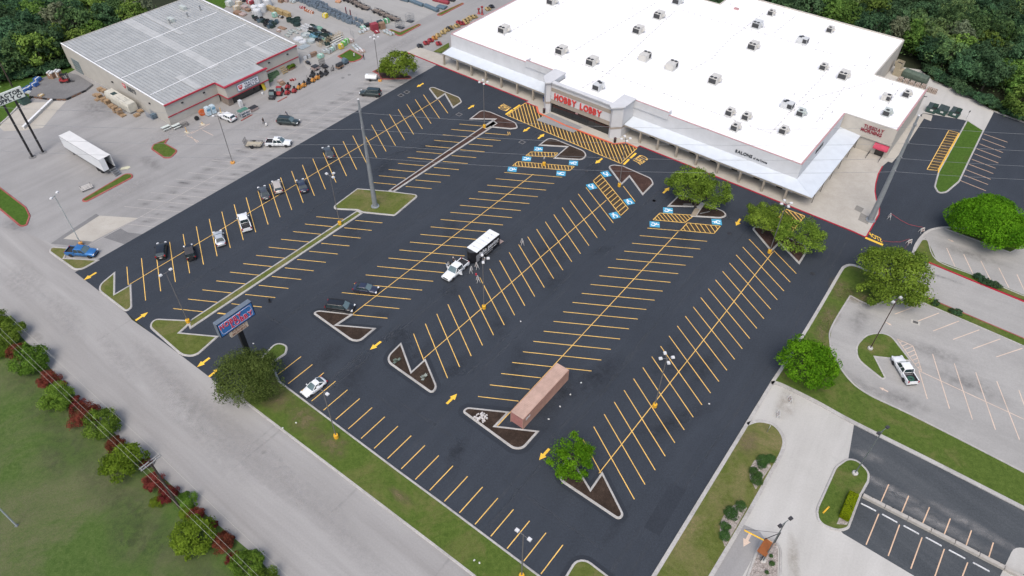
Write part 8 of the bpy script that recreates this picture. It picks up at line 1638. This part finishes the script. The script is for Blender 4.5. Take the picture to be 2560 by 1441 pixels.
# ride-on mowers
def mower(lab, o, x, y, rz, paint, group='ride-on mowers by the kerb', zero=False):
 t = thing('ride_on_mower', lab, 'mower', G(o, x, y), TH + rz, group)
 MB().loft([[(q, -.42 * k, .3), (q, -.45 * k, h * .75), (q, -.3 * k, h), (q, .3 * k, h), (q, .45 * k, h * .75), (q, .42 * k, .3)] for q, k, h in ((-.85, .9, .65), (-.3, 1, .6), (.0, 1, .62), (.15, .9, .95), (.85, .8, .85), (.95, .6, .6))] if not zero else [[(q, -.5 * k, .25), (q, -.5 * k, h), (q, .5 * k, h), (q, .5 * k, .25)] for q, k, h in ((-1.0, .8, .75), (-.4, 1, .8), (-.3, 1, .45), (.8, .9, .4))]).build('body', paint, t)
 MB().loft([[(q, -.65 * k, .14), (q, -.65 * k, .3), (q, .65 * k, .3), (q, .65 * k, .14)] for q, k in ((-.35, .8), (-.2, 1), (.4, 1), (.55, .8))]).build('mower_deck', paint, t)
 mb = MB(); mb.box((-.35, 0, .8), (.45, .48, .14)); mb.box((-.58, 0, 1.02), (.12, .46, .42)); mb.build('seat', BLACK, t)
 if zero:
  for s in (-1, 1): MB().bar((-.1, s * .3, .5), (.15, s * .25, 1.15), .05).build('lever', BLACK, t); MB().bar((-.8, s * .45, .7), (-.85, s * .45, 1.7), .06).build('roll_bar', BLACK, t)
 else: MB().tube([(.12 + .16 * math.cos(a) * .4, .18 * math.sin(a), 1.12) for a in [i * math.pi / 5 for i in range(11)]], .025, 5, False).build('steering_wheel', BLACK, t)
 for s in (-1, 1): wheel(t, -.6, s * .58, .27, .24, paint); wheel(t, .75, s * .5, .2, .16, paint)
 return t
MW = {}
for x, y, c, lab in ((575, 720, REDM, 'red mower at the back of the red trio'), (570, 825, REDM, 'red mower at the front left of the red trio'), (690, 790, REDM, 'red mower at the front right of the red trio'), (780, 730, ORM, 'orange mower next to the red trio'), (865, 690, ORM, 'pale orange mower second in the line'), (1030, 600, ORM, 'bright orange mower left of a close pair'), (1110, 555, ORM, 'bright orange mower right of a close pair'), (945, 635, DGM, 'dark grey mower between the orange ones'), (1170, 510, DGM, 'black mower with roll bar, left of two'), (1255, 480, DGM, 'black mower with roll bar, right of two'), (1015, 505, DGM, 'dark mower behind the bright orange pair')):
 z = c is DGM; key = (c.name, z); rz = R(-60)
 if key in MW: t = copy_tree(MW[key]); place(t, G(Y3, x, y), TH + rz + rnd.uniform(-.15, .15), lab)
 else: MW[key] = mower(lab, Y3, x, y, rz, c, zero=z)
def utv(lab, o, x, y, paint):
 t = thing('utility_vehicle', lab, 'utility vehicle', G(o, x, y), TH + R(-52), 'utility vehicles by the kerb')
 MB().loft([[(q, -.68 * k, .45), (q, -.7 * k, h * .8), (q, -.55 * k, h), (q, .55 * k, h), (q, .7 * k, h * .8), (q, .68 * k, .45)] for q, k, h in ((-1.4, .95, 1.0), (-.5, 1, 1.0), (-.45, 1, .6), (.5, 1, .62), (.6, .95, 1.05), (1.35, .75, .85), (1.45, .6, .65))]).build('body', paint, t)
 for q in (-.45, .6):
  for s in (-1, 1): MB().bar((q, s * .65, .9), (q * .6 - .05, s * .6, 1.85), .06).build('cage_post', BLACK, t)
 MB().box((-.05, 0, 1.9), (1.0, 1.3, .06)).build('roof', BLACK if paint is DGM else paint, t); MB().add([(.62, -.6, 1.0), (.62, .6, 1.0), (.33, .58, 1.86), (.33, -.58, 1.86)], [(0, 1, 2, 3)]).build('windscreen', CGL2, t); MB().box((-.15, 0, .85), (.5, 1.1, .2)).build('seat', BLACK, t); MB().box((-1.0, 0, 1.02), (.8, 1.2, .03)).build('bed', DKST, t)
 for q in (-1.0, .95):
  for s in (-1, 1): wheel(t, q, s * .78, .33, .26, DGM)
utv('dark side-by-side vehicle nearest the store entrance', Y3, 305, 895, DGM); utv('red side-by-side vehicle next to the dark one', Y3, 435, 830, REDM)
t = thing('folding_ramp_trailer', 'dark trailer with its ramp folded upright on the apron', 'trailer', G(Y3, 1200, 330), TH + 1.3); cage(t, (1.6, .25, 2.0), 7, BLACK); MB().box((.2, -.9, .3), (1.6, 1.6, .1)).build('deck', DKST, t); [wheel(t, .1, s * .3 - .9 + s * .65, .28, .18) for s in (-1, 1)]
t = thing('covered_trailer', 'dark covered box trailer on the farm store apron', 'trailer', G(Y3, 1075, 395), TH + 1.57); MB().box((0, 0, .65), (1.7, 1.4, .7)).build('body', PNK, t); MB().box((0, 0, 1.08), (1.8, 1.5, .18), top=.85).build('cover', DGM, t); [wheel(t, 0, s * .82, .28, .18) for s in (-1, 1)]
t = thing('wheelbarrow', 'dark wheelbarrow tipped up by the yard fence', 'wheelbarrow', G(Y3, 940, 300), TH); MB().loft([[(-.6 * k, -.4 * k, z), (.6 * k, -.4 * k, z), (.6 * k, .4 * k, z), (-.6 * k, .4 * k, z)] for k, z in ((.7, .3), (1.1, .85))]).build('tray', DGM, t); wheel(t, .75, 0.08, .22, .14); [MB().bar((-.3, s * .3, .4), (-1.3, s * .3, .6), .05).build('handle', LUM, t) for s in (-1, 1)]
t = thing('smoker_trailer', 'brown and black barbecue trailer at the kerb', 'trailer', G(Y3, 1510, 365), TH + 1.57); MB().lathe((0, 0, 1.0), [(.0, -.95), (.5, -.9), (.55, -.8), (.55, .8), (.5, .9), (0, .95)], 12, 'x').build('drum', DGM, t); MB().box((0, 0, .5), (2.0, 1.2, .3)).build('frame', BRN, t); [wheel(t, 0, s * .75, .3, .18) for s in (-1, 1)]
t = thing('post_hole_digger', 'black forked implement beside the barbecue trailer', 'implement', G(Y3, 1395, 415), TH + 1.57); MB().bar((0, 0, 0), (.1, 0, 1.6), .16).build('mast', BLACK, t); MB().bar((-.6, 0, .1), (.6, .3, .5), .1).build('arm', BLACK, t); MB().bar((-.5, .4, 0), (-.3, .2, 1.2), .1).build('fork', BLACK, t)
t = thing('covered_cart', 'grey-blue covered cart at the end of the kerb display', 'cart', G(Y3, 1612, 285), TH + 1.57); MB().loft([[(q, -.6 * k, .35), (q, -.62 * k, h), (q, .62 * k, h), (q, .6 * k, .35)] for q, k, h in ((-.8, .9, .9), (-.5, 1, 1.5), (.3, 1, 1.5), (.8, .9, .8))]).build('cover', SLAT, t); [wheel(t, q, s * .68, .24, .18) for s in (-1, 1) for q in (-.5, .5)]
t = thing('yard_sign', 'small white sign on the green lawn corner', 'sign', G(Y3, 1773, 165, .12), TH); MB().lathe((0, 0, 0), [(.2, 0), (.2, .1)], 8).build('base', BLACK, t); MB().box((0, 0, .75), (.08, .45, .8)).build('plate', PLATE, t)
# fence round the yard, sign box
FNC = pm('galvanised_fence', (.28, .29, .30), .5, .4)
def fence(lab, pts):
 P = [G(*q) for q in pts]; t = thing('wire_fence', lab, 'fence', P[0]); O = P[0]
 for a, b in zip(P, P[1:]):
  d = b - a; n_ = max(1, int(d.length / 2.4))
  for k in range(n_ + 1): c = a + d * (k / n_) - O; MB().tube([(c.x, c.y, 0), (c.x, c.y, 1.9)], .035, 5).build('post', FNC, t)
  mb = MB(); a_, b_ = a - O, b - O
  for z in (.1, .65, 1.25, 1.85): mb.bar((a_.x, a_.y, z), (b_.x, b_.y, z), .022)
  for k in range(int(d.length / .5)): c = a_ + d * (k * .5 / d.length); mb.bar((c.x, c.y, .1), (c.x, c.y, 1.85), .012)
  mb.build('wire_panel', FNC, t)
fence('wire fence from the store corner along the yard front', [(Y3, 800, 210), (Y3, 1180, 180 - 20), (Y3, 1640, 5)]); fence('wire fence at the yard gate by the white bags', [(Y2, 300, 640), (Y2, 250, 590)]); fence('low wire fence on the far side of the yard row', [(Y2, 60, 240), (Y2, 360, 340), (Y2, 600, 380)])
bundle('long pale sign box on the yard fence', Y1, 1505, 1060, (2.3, .3, .9), WTT, 1.5, pal=False); bundle('brown caged goods beside the pale sign box', Y1, 1620, 1010, (1.9, .8, .9), BRN, 1.5, layers=3)
for x, y, mt, lab, d in ((2110, 880, YLW, 'yellow wrapped pallet in the front yard row', (1.3, 1.1, 1.2)), (2165, 830, GRN, 'green wrapped pallet next to the yellow one', (1.3, 1.1, 1.2)), (2215, 790, GRN, 'green wrapped pallet at the row end', (1.2, 1.0, 1.2)), (2010, 890, PALEB, 'whitish wrapped pallet next to the yellow one', (1.3, 1.2, 1.3)), (1900, 960, PALEB, 'pale bagged pallet in the front yard row', (1.3, 1.2, .9)), (1955, 925, TEAL, 'pale green bagged pallet in the front yard row', (1.0, .9, .9)), (1830, 950, PALEB, 'grey white bagged pile behind the teal mound', (1.6, 1.2, .7)), (1745, 1045, TEAL, 'teal mound of wrapped goods by the fence', (1.5, 1.2, .9)), (2290, 760, PNK, 'pinkish bag pile outside the yard corner', (1.4, 1.1, .7))): bundle(lab, Y1, x, y, d, mt, 1.57, 'wrapped pallets in the front yard row')
for x, y, mt, lab in ((320, 795, PALEB, 'uppermost pale bag pile by the lawn corner'), (355, 830, PALEB, 'second pale bag pile by the lawn corner'), (385, 855, WTT, 'third pale bag pile by the lawn corner'), (440, 880, PNK, 'pinkish pale bag pile nearest the walking man'), (840, 545, PALEB, 'grey white bag pile left by the angled island'), (890, 570, PALEB, 'grey white bag pile middle by the angled island'), (940, 590, PALEB, 'grey white bag pile right by the angled island'), (455, 480, TEAL, 'pale green heap at the end of the wire roll row'), (510, 520, WTT, 'white heap at the end of the wire roll row'), (430, 560, PALEB, 'pale flat pile by the yard gate')): bundle(lab, Y2, x, y, (1.5, 1.2, .45), mt, 1.2, 'pale bag piles')
# tanks and troughs
def round_tank(lab, o, x, y, r, h, mat, inside=None, group='round stock tanks'):
 t = thing('stock_tank', lab, 'tank', G(o, x, y), rnd.random(), group); MB().lathe((0, 0, 0), [(r * .97, 0), (r, h * .5), (r * .98, h - .05), (r * 1.03, h), (r * .97, h), (r * .95, h * .3), (r * .94, .12), (0.001, .12)], 20).build('wall', mat, t); MB().lathe((0, 0, 0), [(r * 1.01, h * .45), (r * 1.02, h * .5), (r * 1.01, h * .55)], 20).build('rib', mat, t); return t
for x, y, r, mt, lab in ((1475, 655, 1.35, PALEB, 'pale round tank at the top of the tank group'), (1340, 735, 1.35, WTT, 'white round tank at the left of the tank group'), (1425, 775, 1.3, WTT, 'white round tank at the bottom of the tank group'), (1625, 670, 1.3, BLT, 'blue round tank at the right of the tank group'), (1560, 760, 1.3, PALEB, 'pale blue round tank in the tank group'), (1315, 460, 1.1, GRT, 'dark round tank at the front of the dark tanks'), (1250, 410, .9, GRT, 'dark round tank left of the dark tanks'), (1180, 390, .8, GRT, 'small dark round tank at the left end'), (1330, 380, .9, GRT, 'dark round tank at the back of the dark tanks')): round_tank(lab, Y1, x, y, r, .65 if mt is not GRT else 1.0, mt)
for x, y, mt, lab in ((620, 300, WTT, 'tall white poly tank nearest the farm store'), (580, 240, WTT, 'tall white poly tank left of the pair'), (700, 220, WTT, 'tall white poly tank right of the pair'), (630, 90, WTT, 'tall white poly tank at the back'), (800, 110, WTT, 'white poly tank beside the back ones')):
 t = thing('poly_tank', lab, 'tank', G(Y1, x, y), 0, 'tall white poly tanks'); MB().lathe((0, 0, 0), [(1.1, 0), (1.15, .2), (1.15, 2.0), (1.0, 2.3), (.35, 2.5), (.3, 2.6), (0.001, 2.62)], 18).build('shell', mt, t); MB().lathe((0, 0, 2.6), [(.28, 0), (.28, .1), (0.001, .12)], 10).build('lid', FRAMEC, t)
def trough(lab, o, x, y, d, mat, rz=0.0, group='long troughs in the yard', z=0.0, prev={}):
 k = (mat.name, d)
 if k in prev: t = copy_tree(prev[k]); place(t, G(o, x, y) + Vector((0, 0, z)), TH + rz, lab); return t
 t = thing('trough', lab, 'trough', G(o, x, y) + Vector((0, 0, z)), TH + rz, group); L_, w_, h_ = d
 ring = lambda s, z_: [(s * L_ / 2 * (math.copysign(abs(math.cos(a)) ** .4, math.cos(a))), s * w_ / 2 * (math.copysign(abs(math.sin(a)) ** .4, math.sin(a))), z_) for a in [i * math.pi / 8 for i in range(16)]]
 MB().loft([ring(.9, 0), ring(1.0, h_), ring(.93, h_), ring(.84, .1)]).build('basin', mat, t); MB().loft([ring(1.0, h_ - .05), ring(1.06, h_), ring(1.0, h_ + .03)], cap=False).build('rim', mat, t); prev[k] = t; return t
for i, (x, y) in enumerate(((1440, 500), (1475, 520), (1500, 475), (1545, 500), (1420, 545), (1470, 560))): trough(('first', 'second', 'third', 'fourth', 'fifth', 'sixth')[i] + ' white trough in the upper white group', Y1, x, y, (2.0, .7, .5), WTT, 0)
for i, (x, y) in enumerate(((1140, 660), (1180, 620), (1205, 585), (1260, 570), (1300, 600), (1345, 540))): trough(('lowest', 'second', 'third', 'fourth', 'fifth', 'outer')[i] + ' pale trough by the farm store parapet', Y1, x, y, (1.8, .65, .4), PALEB, 0)
for i in range(6):
 for j in range(4):
  x = 1600 + 66 * i - 20 * j; y = 480 + 32 * i + 62 * j
  if x > 2000: continue
  trough(('dark trough pile in the upper', 'dark trough pile in the second', 'dark trough pile in the third', 'dark trough pile in the lowest')[j] + ' row of the yard, ' + ('at the left end', 'second along', 'third along', 'fourth along', 'fifth along', 'at the right end')[i], Y1, x, y, (1.9, .8, rnd.choice((.5, .7, .9))), (GRT, DGM, SLAT, TEAL)[(0, 1, 0, 2, 1, 0, 3, 2)[(i * 3 + j) % 8]], .1)
for i, (x, y) in enumerate(((560, 330), (590, 370), (650, 400), (710, 400), (780, 410), (850, 430), (910, 440), (750, 470), (830, 500), (880, 500), (690, 370), (950, 420))): trough('dark tub ' + ('at the left end of the cluster by the parapet', 'second in the cluster by the parapet', 'third in the cluster by the parapet', 'fourth in the cluster by the parapet', 'fifth in the cluster by the parapet', 'sixth in the cluster by the parapet', 'seventh in the cluster by the parapet', 'low in the cluster, left', 'low in the cluster, middle', 'low in the cluster, right', 'high in the cluster', 'at the right end of the cluster')[i], Y1, x, y, (1.7, 1.0, .8), (GRT, DGM, SLAT)[i % 3], rnd.uniform(0, 3))
bundle('open pale green crate box beside the tan lumber', Y1, 920, 310, (1.3, 1.1, 1.2), TEAL, 1.5); bundle('dark brown low pallet of mats near the tubs', Y1, 1050, 515, (2.6, 1.2, .15), BRN, .1, layers=2); bundle('white and brown small pile near the mats', Y1, 990, 570, (1.3, .8, .4), PNK, .1); bundle('dark heap before the lumber end', Y1, 1030, 325, (1.5, .9, .4), DGM, .1)
lm = 0
for x0, y0, x1, y1, lab in ((800, 170, 950, 235, 'left long tan lumber pack'), (950, 220, 1080, 280, 'middle long tan lumber pack'), (1095, 270, 1190, 320, 'short tan lumber pack at the end')):
 a, b = G(Y1, x0, y0), G(Y1, x1, y1); t = thing('lumber_pack', lab, 'lumber', (a + b) / 2, heading(a, b), 'tan lumber packs'); L_ = (b - a).length
 for r_ in range(4):
  for c_ in range(3): MB().box((0, -.4 + .4 * c_, .2 + .32 * r_), (L_ * rnd.uniform(.96, 1.0), .38, .3)).build('plank', LUM, t)
for x, y, d, mt, lab in ((110, 110, (2.0, 1.6, 1.4), UNITN, 'grey-green box unit at the grass edge behind the farm store'), (235, 180, (1.7, 1.5, 1.1), TAN2, 'tan square tank behind the farm store'), (270, 80, (1.7, 1.3, .8), TAN2, 'tan pile beside the grey-green box'), (250, 250, (2.2, 1.7, .5), BRN, 'brown pile by the parapet'), (340, 275, (2.0, 1.6, .35), PNK, 'pale brown sheet pile by the parapet'), (380, 160, (1.8, 1.4, .7), PNK, 'pinkish pile beside the white tanks'), (440, 200, (1.5, 1.2, .5), BRN, 'brown pile beside the white tanks'), (480, 70, (2.0, 1.4, .9), MRD, 'maroon machinery pile at the top of the yard'), (350, 30, (1.5, 1.2, .8), DGM, 'dark pile at the top of the yard'), (1030, 40, (1.5, 1.3, .7), BRN, 'brown pile at the top by the rolls'), (1240, 50, (1.6, 1.2, .6), PALEB, 'pale pile at the top by the rolls'), (1130, 30, (1.4, 1.2, .7), PNK, 'pinkish pile at the top by the rolls')): bundle(lab, Y1, x, y, d, mt, .1, layers=3 if mt in (BRN, PNK) else 1)
# wire rolls in rows
WR = None; RN = 0
for row_, (x0, y0, x1, y1, n_) in enumerate(((1330, 20, 2290, 440, 24), (1480, 30, 2300, 370, 20), (1420, 0, 1850, 130, 11))):
 for k in range(n_):
  f = k / (n_ - 1); x, y = x0 + (x1 - x0) * f + rnd.uniform(-8, 8), y0 + (y1 - y0) * f + rnd.uniform(-6, 6)
  if WR is None:
   WR = t = thing('wire_roll', 'r', 'wire roll'); MB().lathe((0, 0, 0), [(.42, 0), (.44, .6), (.42, 1.2), (.3, 1.2), (.28, 0)], 12).build('coil', GALB, t)
   for z in (.2, .6, 1.0): MB().lathe((0, 0, z), [(.445, -.04), (.46, 0), (.445, .04)], 12).build('band', SLAT, t)
  else: t = copy_tree(WR)
  place(t, G(Y1, x, y), rnd.uniform(0, 6), 'blue-grey wire roll standing in the ' + ('front', 'middle', 'back')[row_] + ' row of the yard', 'blue-grey wire rolls in rows', (s_ := rnd.uniform(.85, 1.2), s_, rnd.uniform(.8, 1.2)))
for k, (x, y) in enumerate(((30, 290), (110, 320), (160, 330), (210, 350), (260, 380), (310, 410), (360, 440), (395, 460), (340, 350), (400, 375), (440, 395), (150, 300), (60, 260))):
 t = copy_tree(WR); place(t, G(Y2, x, y), rnd.uniform(0, 6), 'blue-grey wire roll ' + ('first', 'second', 'third', 'fourth', 'fifth', 'sixth', 'seventh', 'eighth', 'ninth', 'tenth', 'eleventh', 'twelfth', 'thirteenth')[k] + ' in the row running to the maroon crates', 'blue-grey wire rolls by the crates')
for x, y, lab in ((180, 270, 'left'), (255, 310, 'right')):
 t = thing('auger_post', 'dark red tall auger post standing ' + lab + ' among the wire rolls', 'post', G(Y2, x, y), 0, 'dark red auger posts'); MB().tube([(0, 0, 0), (0, 0, 2.6)], .14, 8).build('post', MRD, t)
 for k in range(8): MB().lathe((0, 0, .2 + .3 * k), [(.14, 0), (.24, .03), (.14, .06)], 8).build('flight', DGM, t)
for k, (x, y) in enumerate(((1400, 150), (1440, 160), (1480, 200), (1520, 215), (1560, 230), (1590, 245))): bundle(('first', 'second', 'third', 'fourth', 'fifth', 'sixth')[k] + ' rusty red tiller in the short yard row', Y1, x, y, (.9, .7, .6), REDM if k < 2 else pm('rust_brown_paint', (.33, .13, .07), .7), .3, 'rusty red tillers', pal=False)
bundle('bright yellow wrapped cube standing alone in the yard aisle', Y1, 1830, 320, (1.3, 1.2, 1.1), YLW, .2)
for x, y, d, mt, lab, ly in ((650, 510, (2.0, 1.6, 1.9), MRD, 'tall maroon crate stack at the yard gate', 3), (690, 560, (1.4, 1.0, .5), MRD, 'low maroon crate before the tall stack', 1), (780, 480, (1.6, 1.4, 1.6), BRN, 'dark brown crate stack beside the maroon one', 3), (740, 430, (1.4, 1.2, 1.2), GRT, 'dark green crate stack behind the maroon one', 2), (850, 390, (1.7, 1.3, 1.1), pm('mid_green_goods', (.08, .26, .12), .7), 'green wrapped bundle beside the brown crates', 1), (790, 400, (1.2, 1.1, 1.0), GRT, 'dark green bundle left of the green one', 1), (530, 450, (1.6, 1.2, .8), DGM, 'dark pile between rolls and maroon crates', 2)): bundle(lab, Y2, x, y, d, mt, 1.3, layers=ly)
# panels and wooden gates lying in the yard
for k in range(9):
 t = thing('gate_panel', 'pale farm gate panel, ' + ('first', 'second', 'third', 'fourth', 'fifth', 'sixth', 'seventh', 'eighth', 'last')[k] + ' in the row inside the yard front', 'gate', G(Y1, 1720 + 48 * k, 850 - 26 * k), TH + R(5), 'pale gate panels'); mb = MB()
 for q in range(4): mb.bar((-.9, 0, .15 + .32 * q), (.9, 0, .15 + .32 * q), .05)
 for q in (-.9, 0, .9): mb.bar((q, 0, 0), (q, 0, 1.2), .05)
 mb.build('frame', pm('tan_wood_rail', (.42, .34, .22), .8), t)
for k in range(3):
 a, b = G(Y1, 1850 + 20 * k, 870 - 60 * k), G(Y1, 2140, 715 - 40 * k); t = thing('pipe_bundle', ('lowest', 'middle', 'upper')[k] + ' long pale pipe bundle inside the yard front', 'pipe', (a + b) / 2, heading(a, b), 'long pale pipes')
 for q in range(3): MB().tube([(-(b - a).length / 2, -.15 + .15 * q, .3), ((b - a).length / 2, -.15 + .15 * q, .3)], .07, 6).build('pipe', pm('pale_pipe', (.5, .51, .48), .6), t)
 for q in (-.3, .3): MB().box((q * (b - a).length, 0, .12), (.15, .6, .24)).build('bearer', LUM, t)
m = MB()
t = thing('sheet_stack', 'pale blue-grey roofing sheets behind the farm store corner', 'sheets', G(Y1, 1440, 850), TH + 1.57)
for k in range(5): MB().box((0, -.8 + .4 * k, .1 + .02 * k), (3.2, .36, .08)).build('sheet', pm('pale_blue_sheet', (.36, .41, .43), .5, .2), t)
# utility trailers in the yard
UT0 = util_trailer('brown-decked utility trailer, first of the near four', G(Y2, 690, 215), TH + R(5), 3.0, 1.7, deck=pm('dull_brown_deck', (.20, .165, .14), .9, var=.2), gate=False, group='flat utility trailers in the yard')
for x, y, lab in ((785, 255, 'brown-decked utility trailer, second of the near four'), (870, 300, 'brown-decked utility trailer, third of the near four'), (990, 345, 'brown-decked utility trailer, last of the near four, by the cages'), (330, 70, 'utility trailer, first of the far row'), (395, 115, 'utility trailer, second of the far row'), (490, 155, 'utility trailer, nearest of the far row'), (250, 35, 'utility trailer at the far row end'), (180, 15, 'utility trailer cut by the picture top')): place(copy_tree(UT0), G(Y2, x, y), TH + R(5), lab)
bundle('orange-brown pallet pile at the yard top', Y2, 40, 40, (1.6, 1.2, .35), pm('orange_brown_goods', (.45, .24, .14), .8), .3, layers=2)
for x, y, lab, d in ((1080, 470, 'wire cage nearest the angled grass island', (2.4, 1.4, 2.0)), (1250, 365, 'wire cage with folded panels behind the first', (2.0, 1.6, 2.2))): t = thing('wire_cage', lab, 'cage', G(Y2, x, y), TH + R(8)); cage(t, d, 6, FNC, .04); MB().box((0, 0, .06), (d[0], d[1], .08)).build('base', DKST, t)
def longbale(lab, x0, y0, x1, y1, mat, w=1.2, h=.9):
 a, b = G(Y2, x0, y0), G(Y2, x1, y1); t = thing('covered_bale_row', lab, 'covered stack', (a + b) / 2, heading(a, b), 'long covered stacks'); L_ = (b - a).length / 2
 MB().loft([[(x, -w / 2, .1), (x, -w / 2, h * .75), (x, -w * .3, h), (x, w * .3, h), (x, w / 2, h * .75), (x, w / 2, .1)] for x in (-L_, L_)]).build('cover', mat, t)
 for k in range(4): MB().box((-L_ + (k + .5) * L_ / 2, 0, .05), (.2, w * .9, .1)).build('bearer', LUM, t)
longbale('long blue-grey covered stack nearest the far grass island', 1500, 110, 1720, 205, SLAT); longbale('long blue-grey covered stack behind the nearest one', 1255, 30, 1470, 115, SLAT); longbale('long blue-grey covered stack at the picture top', 1090, 0, 1225, 35, SLAT); longbale('blue-grey wide stack beside the far grass island', 1720, 120, 1850, 150, SLAT, 2.2, .6); longbale('long dull red covered stack at the picture top', 1640, 10, 1900, 75, MRD); longbale('dark covered stack behind the red one', 1860, 0, 2000, 30, DGM)
# rotary cutters along the store's side
def cutter(lab, o, x, y, paint, rz):
 t = thing('rotary_cutter', lab, 'rotary cutter', G(o, x, y), TH + rz, 'rotary cutters along the side wall')
 MB().loft([[(q, -.8 * k, .2), (q, -.8 * k, .48), (q, -.5 * k, .55), (q, .5 * k, .55), (q, .8 * k, .48), (q, .8 * k, .2)] for q, k in ((-1.0, .55), (-.7, .95), (.5, 1.0), (.8, .9))]).build('deck', paint, t); MB().box((-.05, 0, .72), (.4, .35, .35), top=.8).build('gearbox', DGM, t)
 for s in (-1, 1): MB().bar((.75, s * .35, .4), (.85, 0, 1.3), .07).build('hitch_bar', paint, t); MB().bar((.85, 0, 1.3), (-.7, s * .3, .5), .05).build('stay', paint, t)
 MB().bar((.1, 0, .75), (1.3, 0, .55), .09).build('driveline', BLACK, t); wheel(t, -1.35, .08, .2, .14); MB().bar((-.9, 0, .4), (-1.35, 0, .45), .1).build('tail_arm', paint, t); return t
CT = {}
for k, (x, y, c, lab) in enumerate(((1415, 795, DGM, 'black cutter nearest the walk corner'), (1520, 745, REDM, 'red cutter next to the black one'), (1595, 700, REDM, 'red cutter behind the first red one'), (1730, 755, REDM, 'red cutter standing apart by the grass wedge'), (1660, 660, ORM, 'orange-tan cutter after the red ones'), (1725, 615, YLM, 'first yellow cutter of the row'), (1805, 565, YLM, 'second yellow cutter of the row'), (1865, 525, YLM, 'third yellow cutter of the row'), (1945, 485, YLM, 'fourth yellow cutter of the row'), (2040, 455, YLM, 'fifth yellow cutter before the red pair'), (2070, 400, REDM, 'left of the red pair in the yellow row'), (2125, 415, REDM, 'right of the red pair in the yellow row'), (2180, 370, YLM, 'yellow cutter after the red pair'), (2230, 345, YLM, 'second yellow cutter after the red pair'), (2275, 315, YLM, 'third yellow cutter after the red pair'), (2335, 300, YLM, 'yellow cutter before the red augers'), (2200, 400, YLM, 'yellow cutter against the wall after the red pair'), (1905, 500, DGM, 'dark cutter among the yellow ones'), (2560, 170, YLM, 'yellow cutter past the red augers'), (2620, 130, DGM, 'dark cutter farthest along the wall'))):
 rz = R(-30) + rnd.uniform(-.2, .2)
 if c.name in CT: place(copy_tree(CT[c.name]), G(Y2, x, y), TH + rz, lab)
 else: CT[c.name] = cutter(lab, Y2, x, y, c, rz)
for x, y, lab in ((2405, 235, 'smaller red auger stand'), (2462, 245, 'taller red auger stand')):
 t = thing('auger_stand', lab + ' beside the side wall', 'implement', G(Y2, x, y), 0, 'red auger stands'); h = 1.6 if x < 2450 else 2.4; MB().lathe((0, 0, 0), [(.5, 0), (.25, .4), (.18, h - .5), (.4, h - .2), (.42, h), (0, h + .05)], 10).build('body', REDM, t); MB().bar((-.4, 0, .1), (.4, 0, .1), .12).build('foot', REDM, t); MB().bar((0, -.4, .1), (0, .4, .1), .12).build('foot', REDM, t)
# slatted bench thing behind the long grass island
t = thing('slatted_rack', 'whitish slatted rack standing behind the long grass island', 'rack', G(C6, 655, 222), heading(G(C6, 600, 235), G(C6, 715, 190)))
for k in range(4): MB().box((0, -.5 + .33 * k, .45 + .1 * k), (2.4, .24, .06)).build('slat', pm('whitish_slat', (.5, .48, .45), .8), t)
for s in (-1, 1): MB().bar((s * 1.0, -.5, 0), (s * 1.0, .6, 1.0), .09).build('side', DKST, t); MB().bar((s * 1.0, .5, 0), (s * 1.0, .5, .9), .09).build('leg', DKST, t)
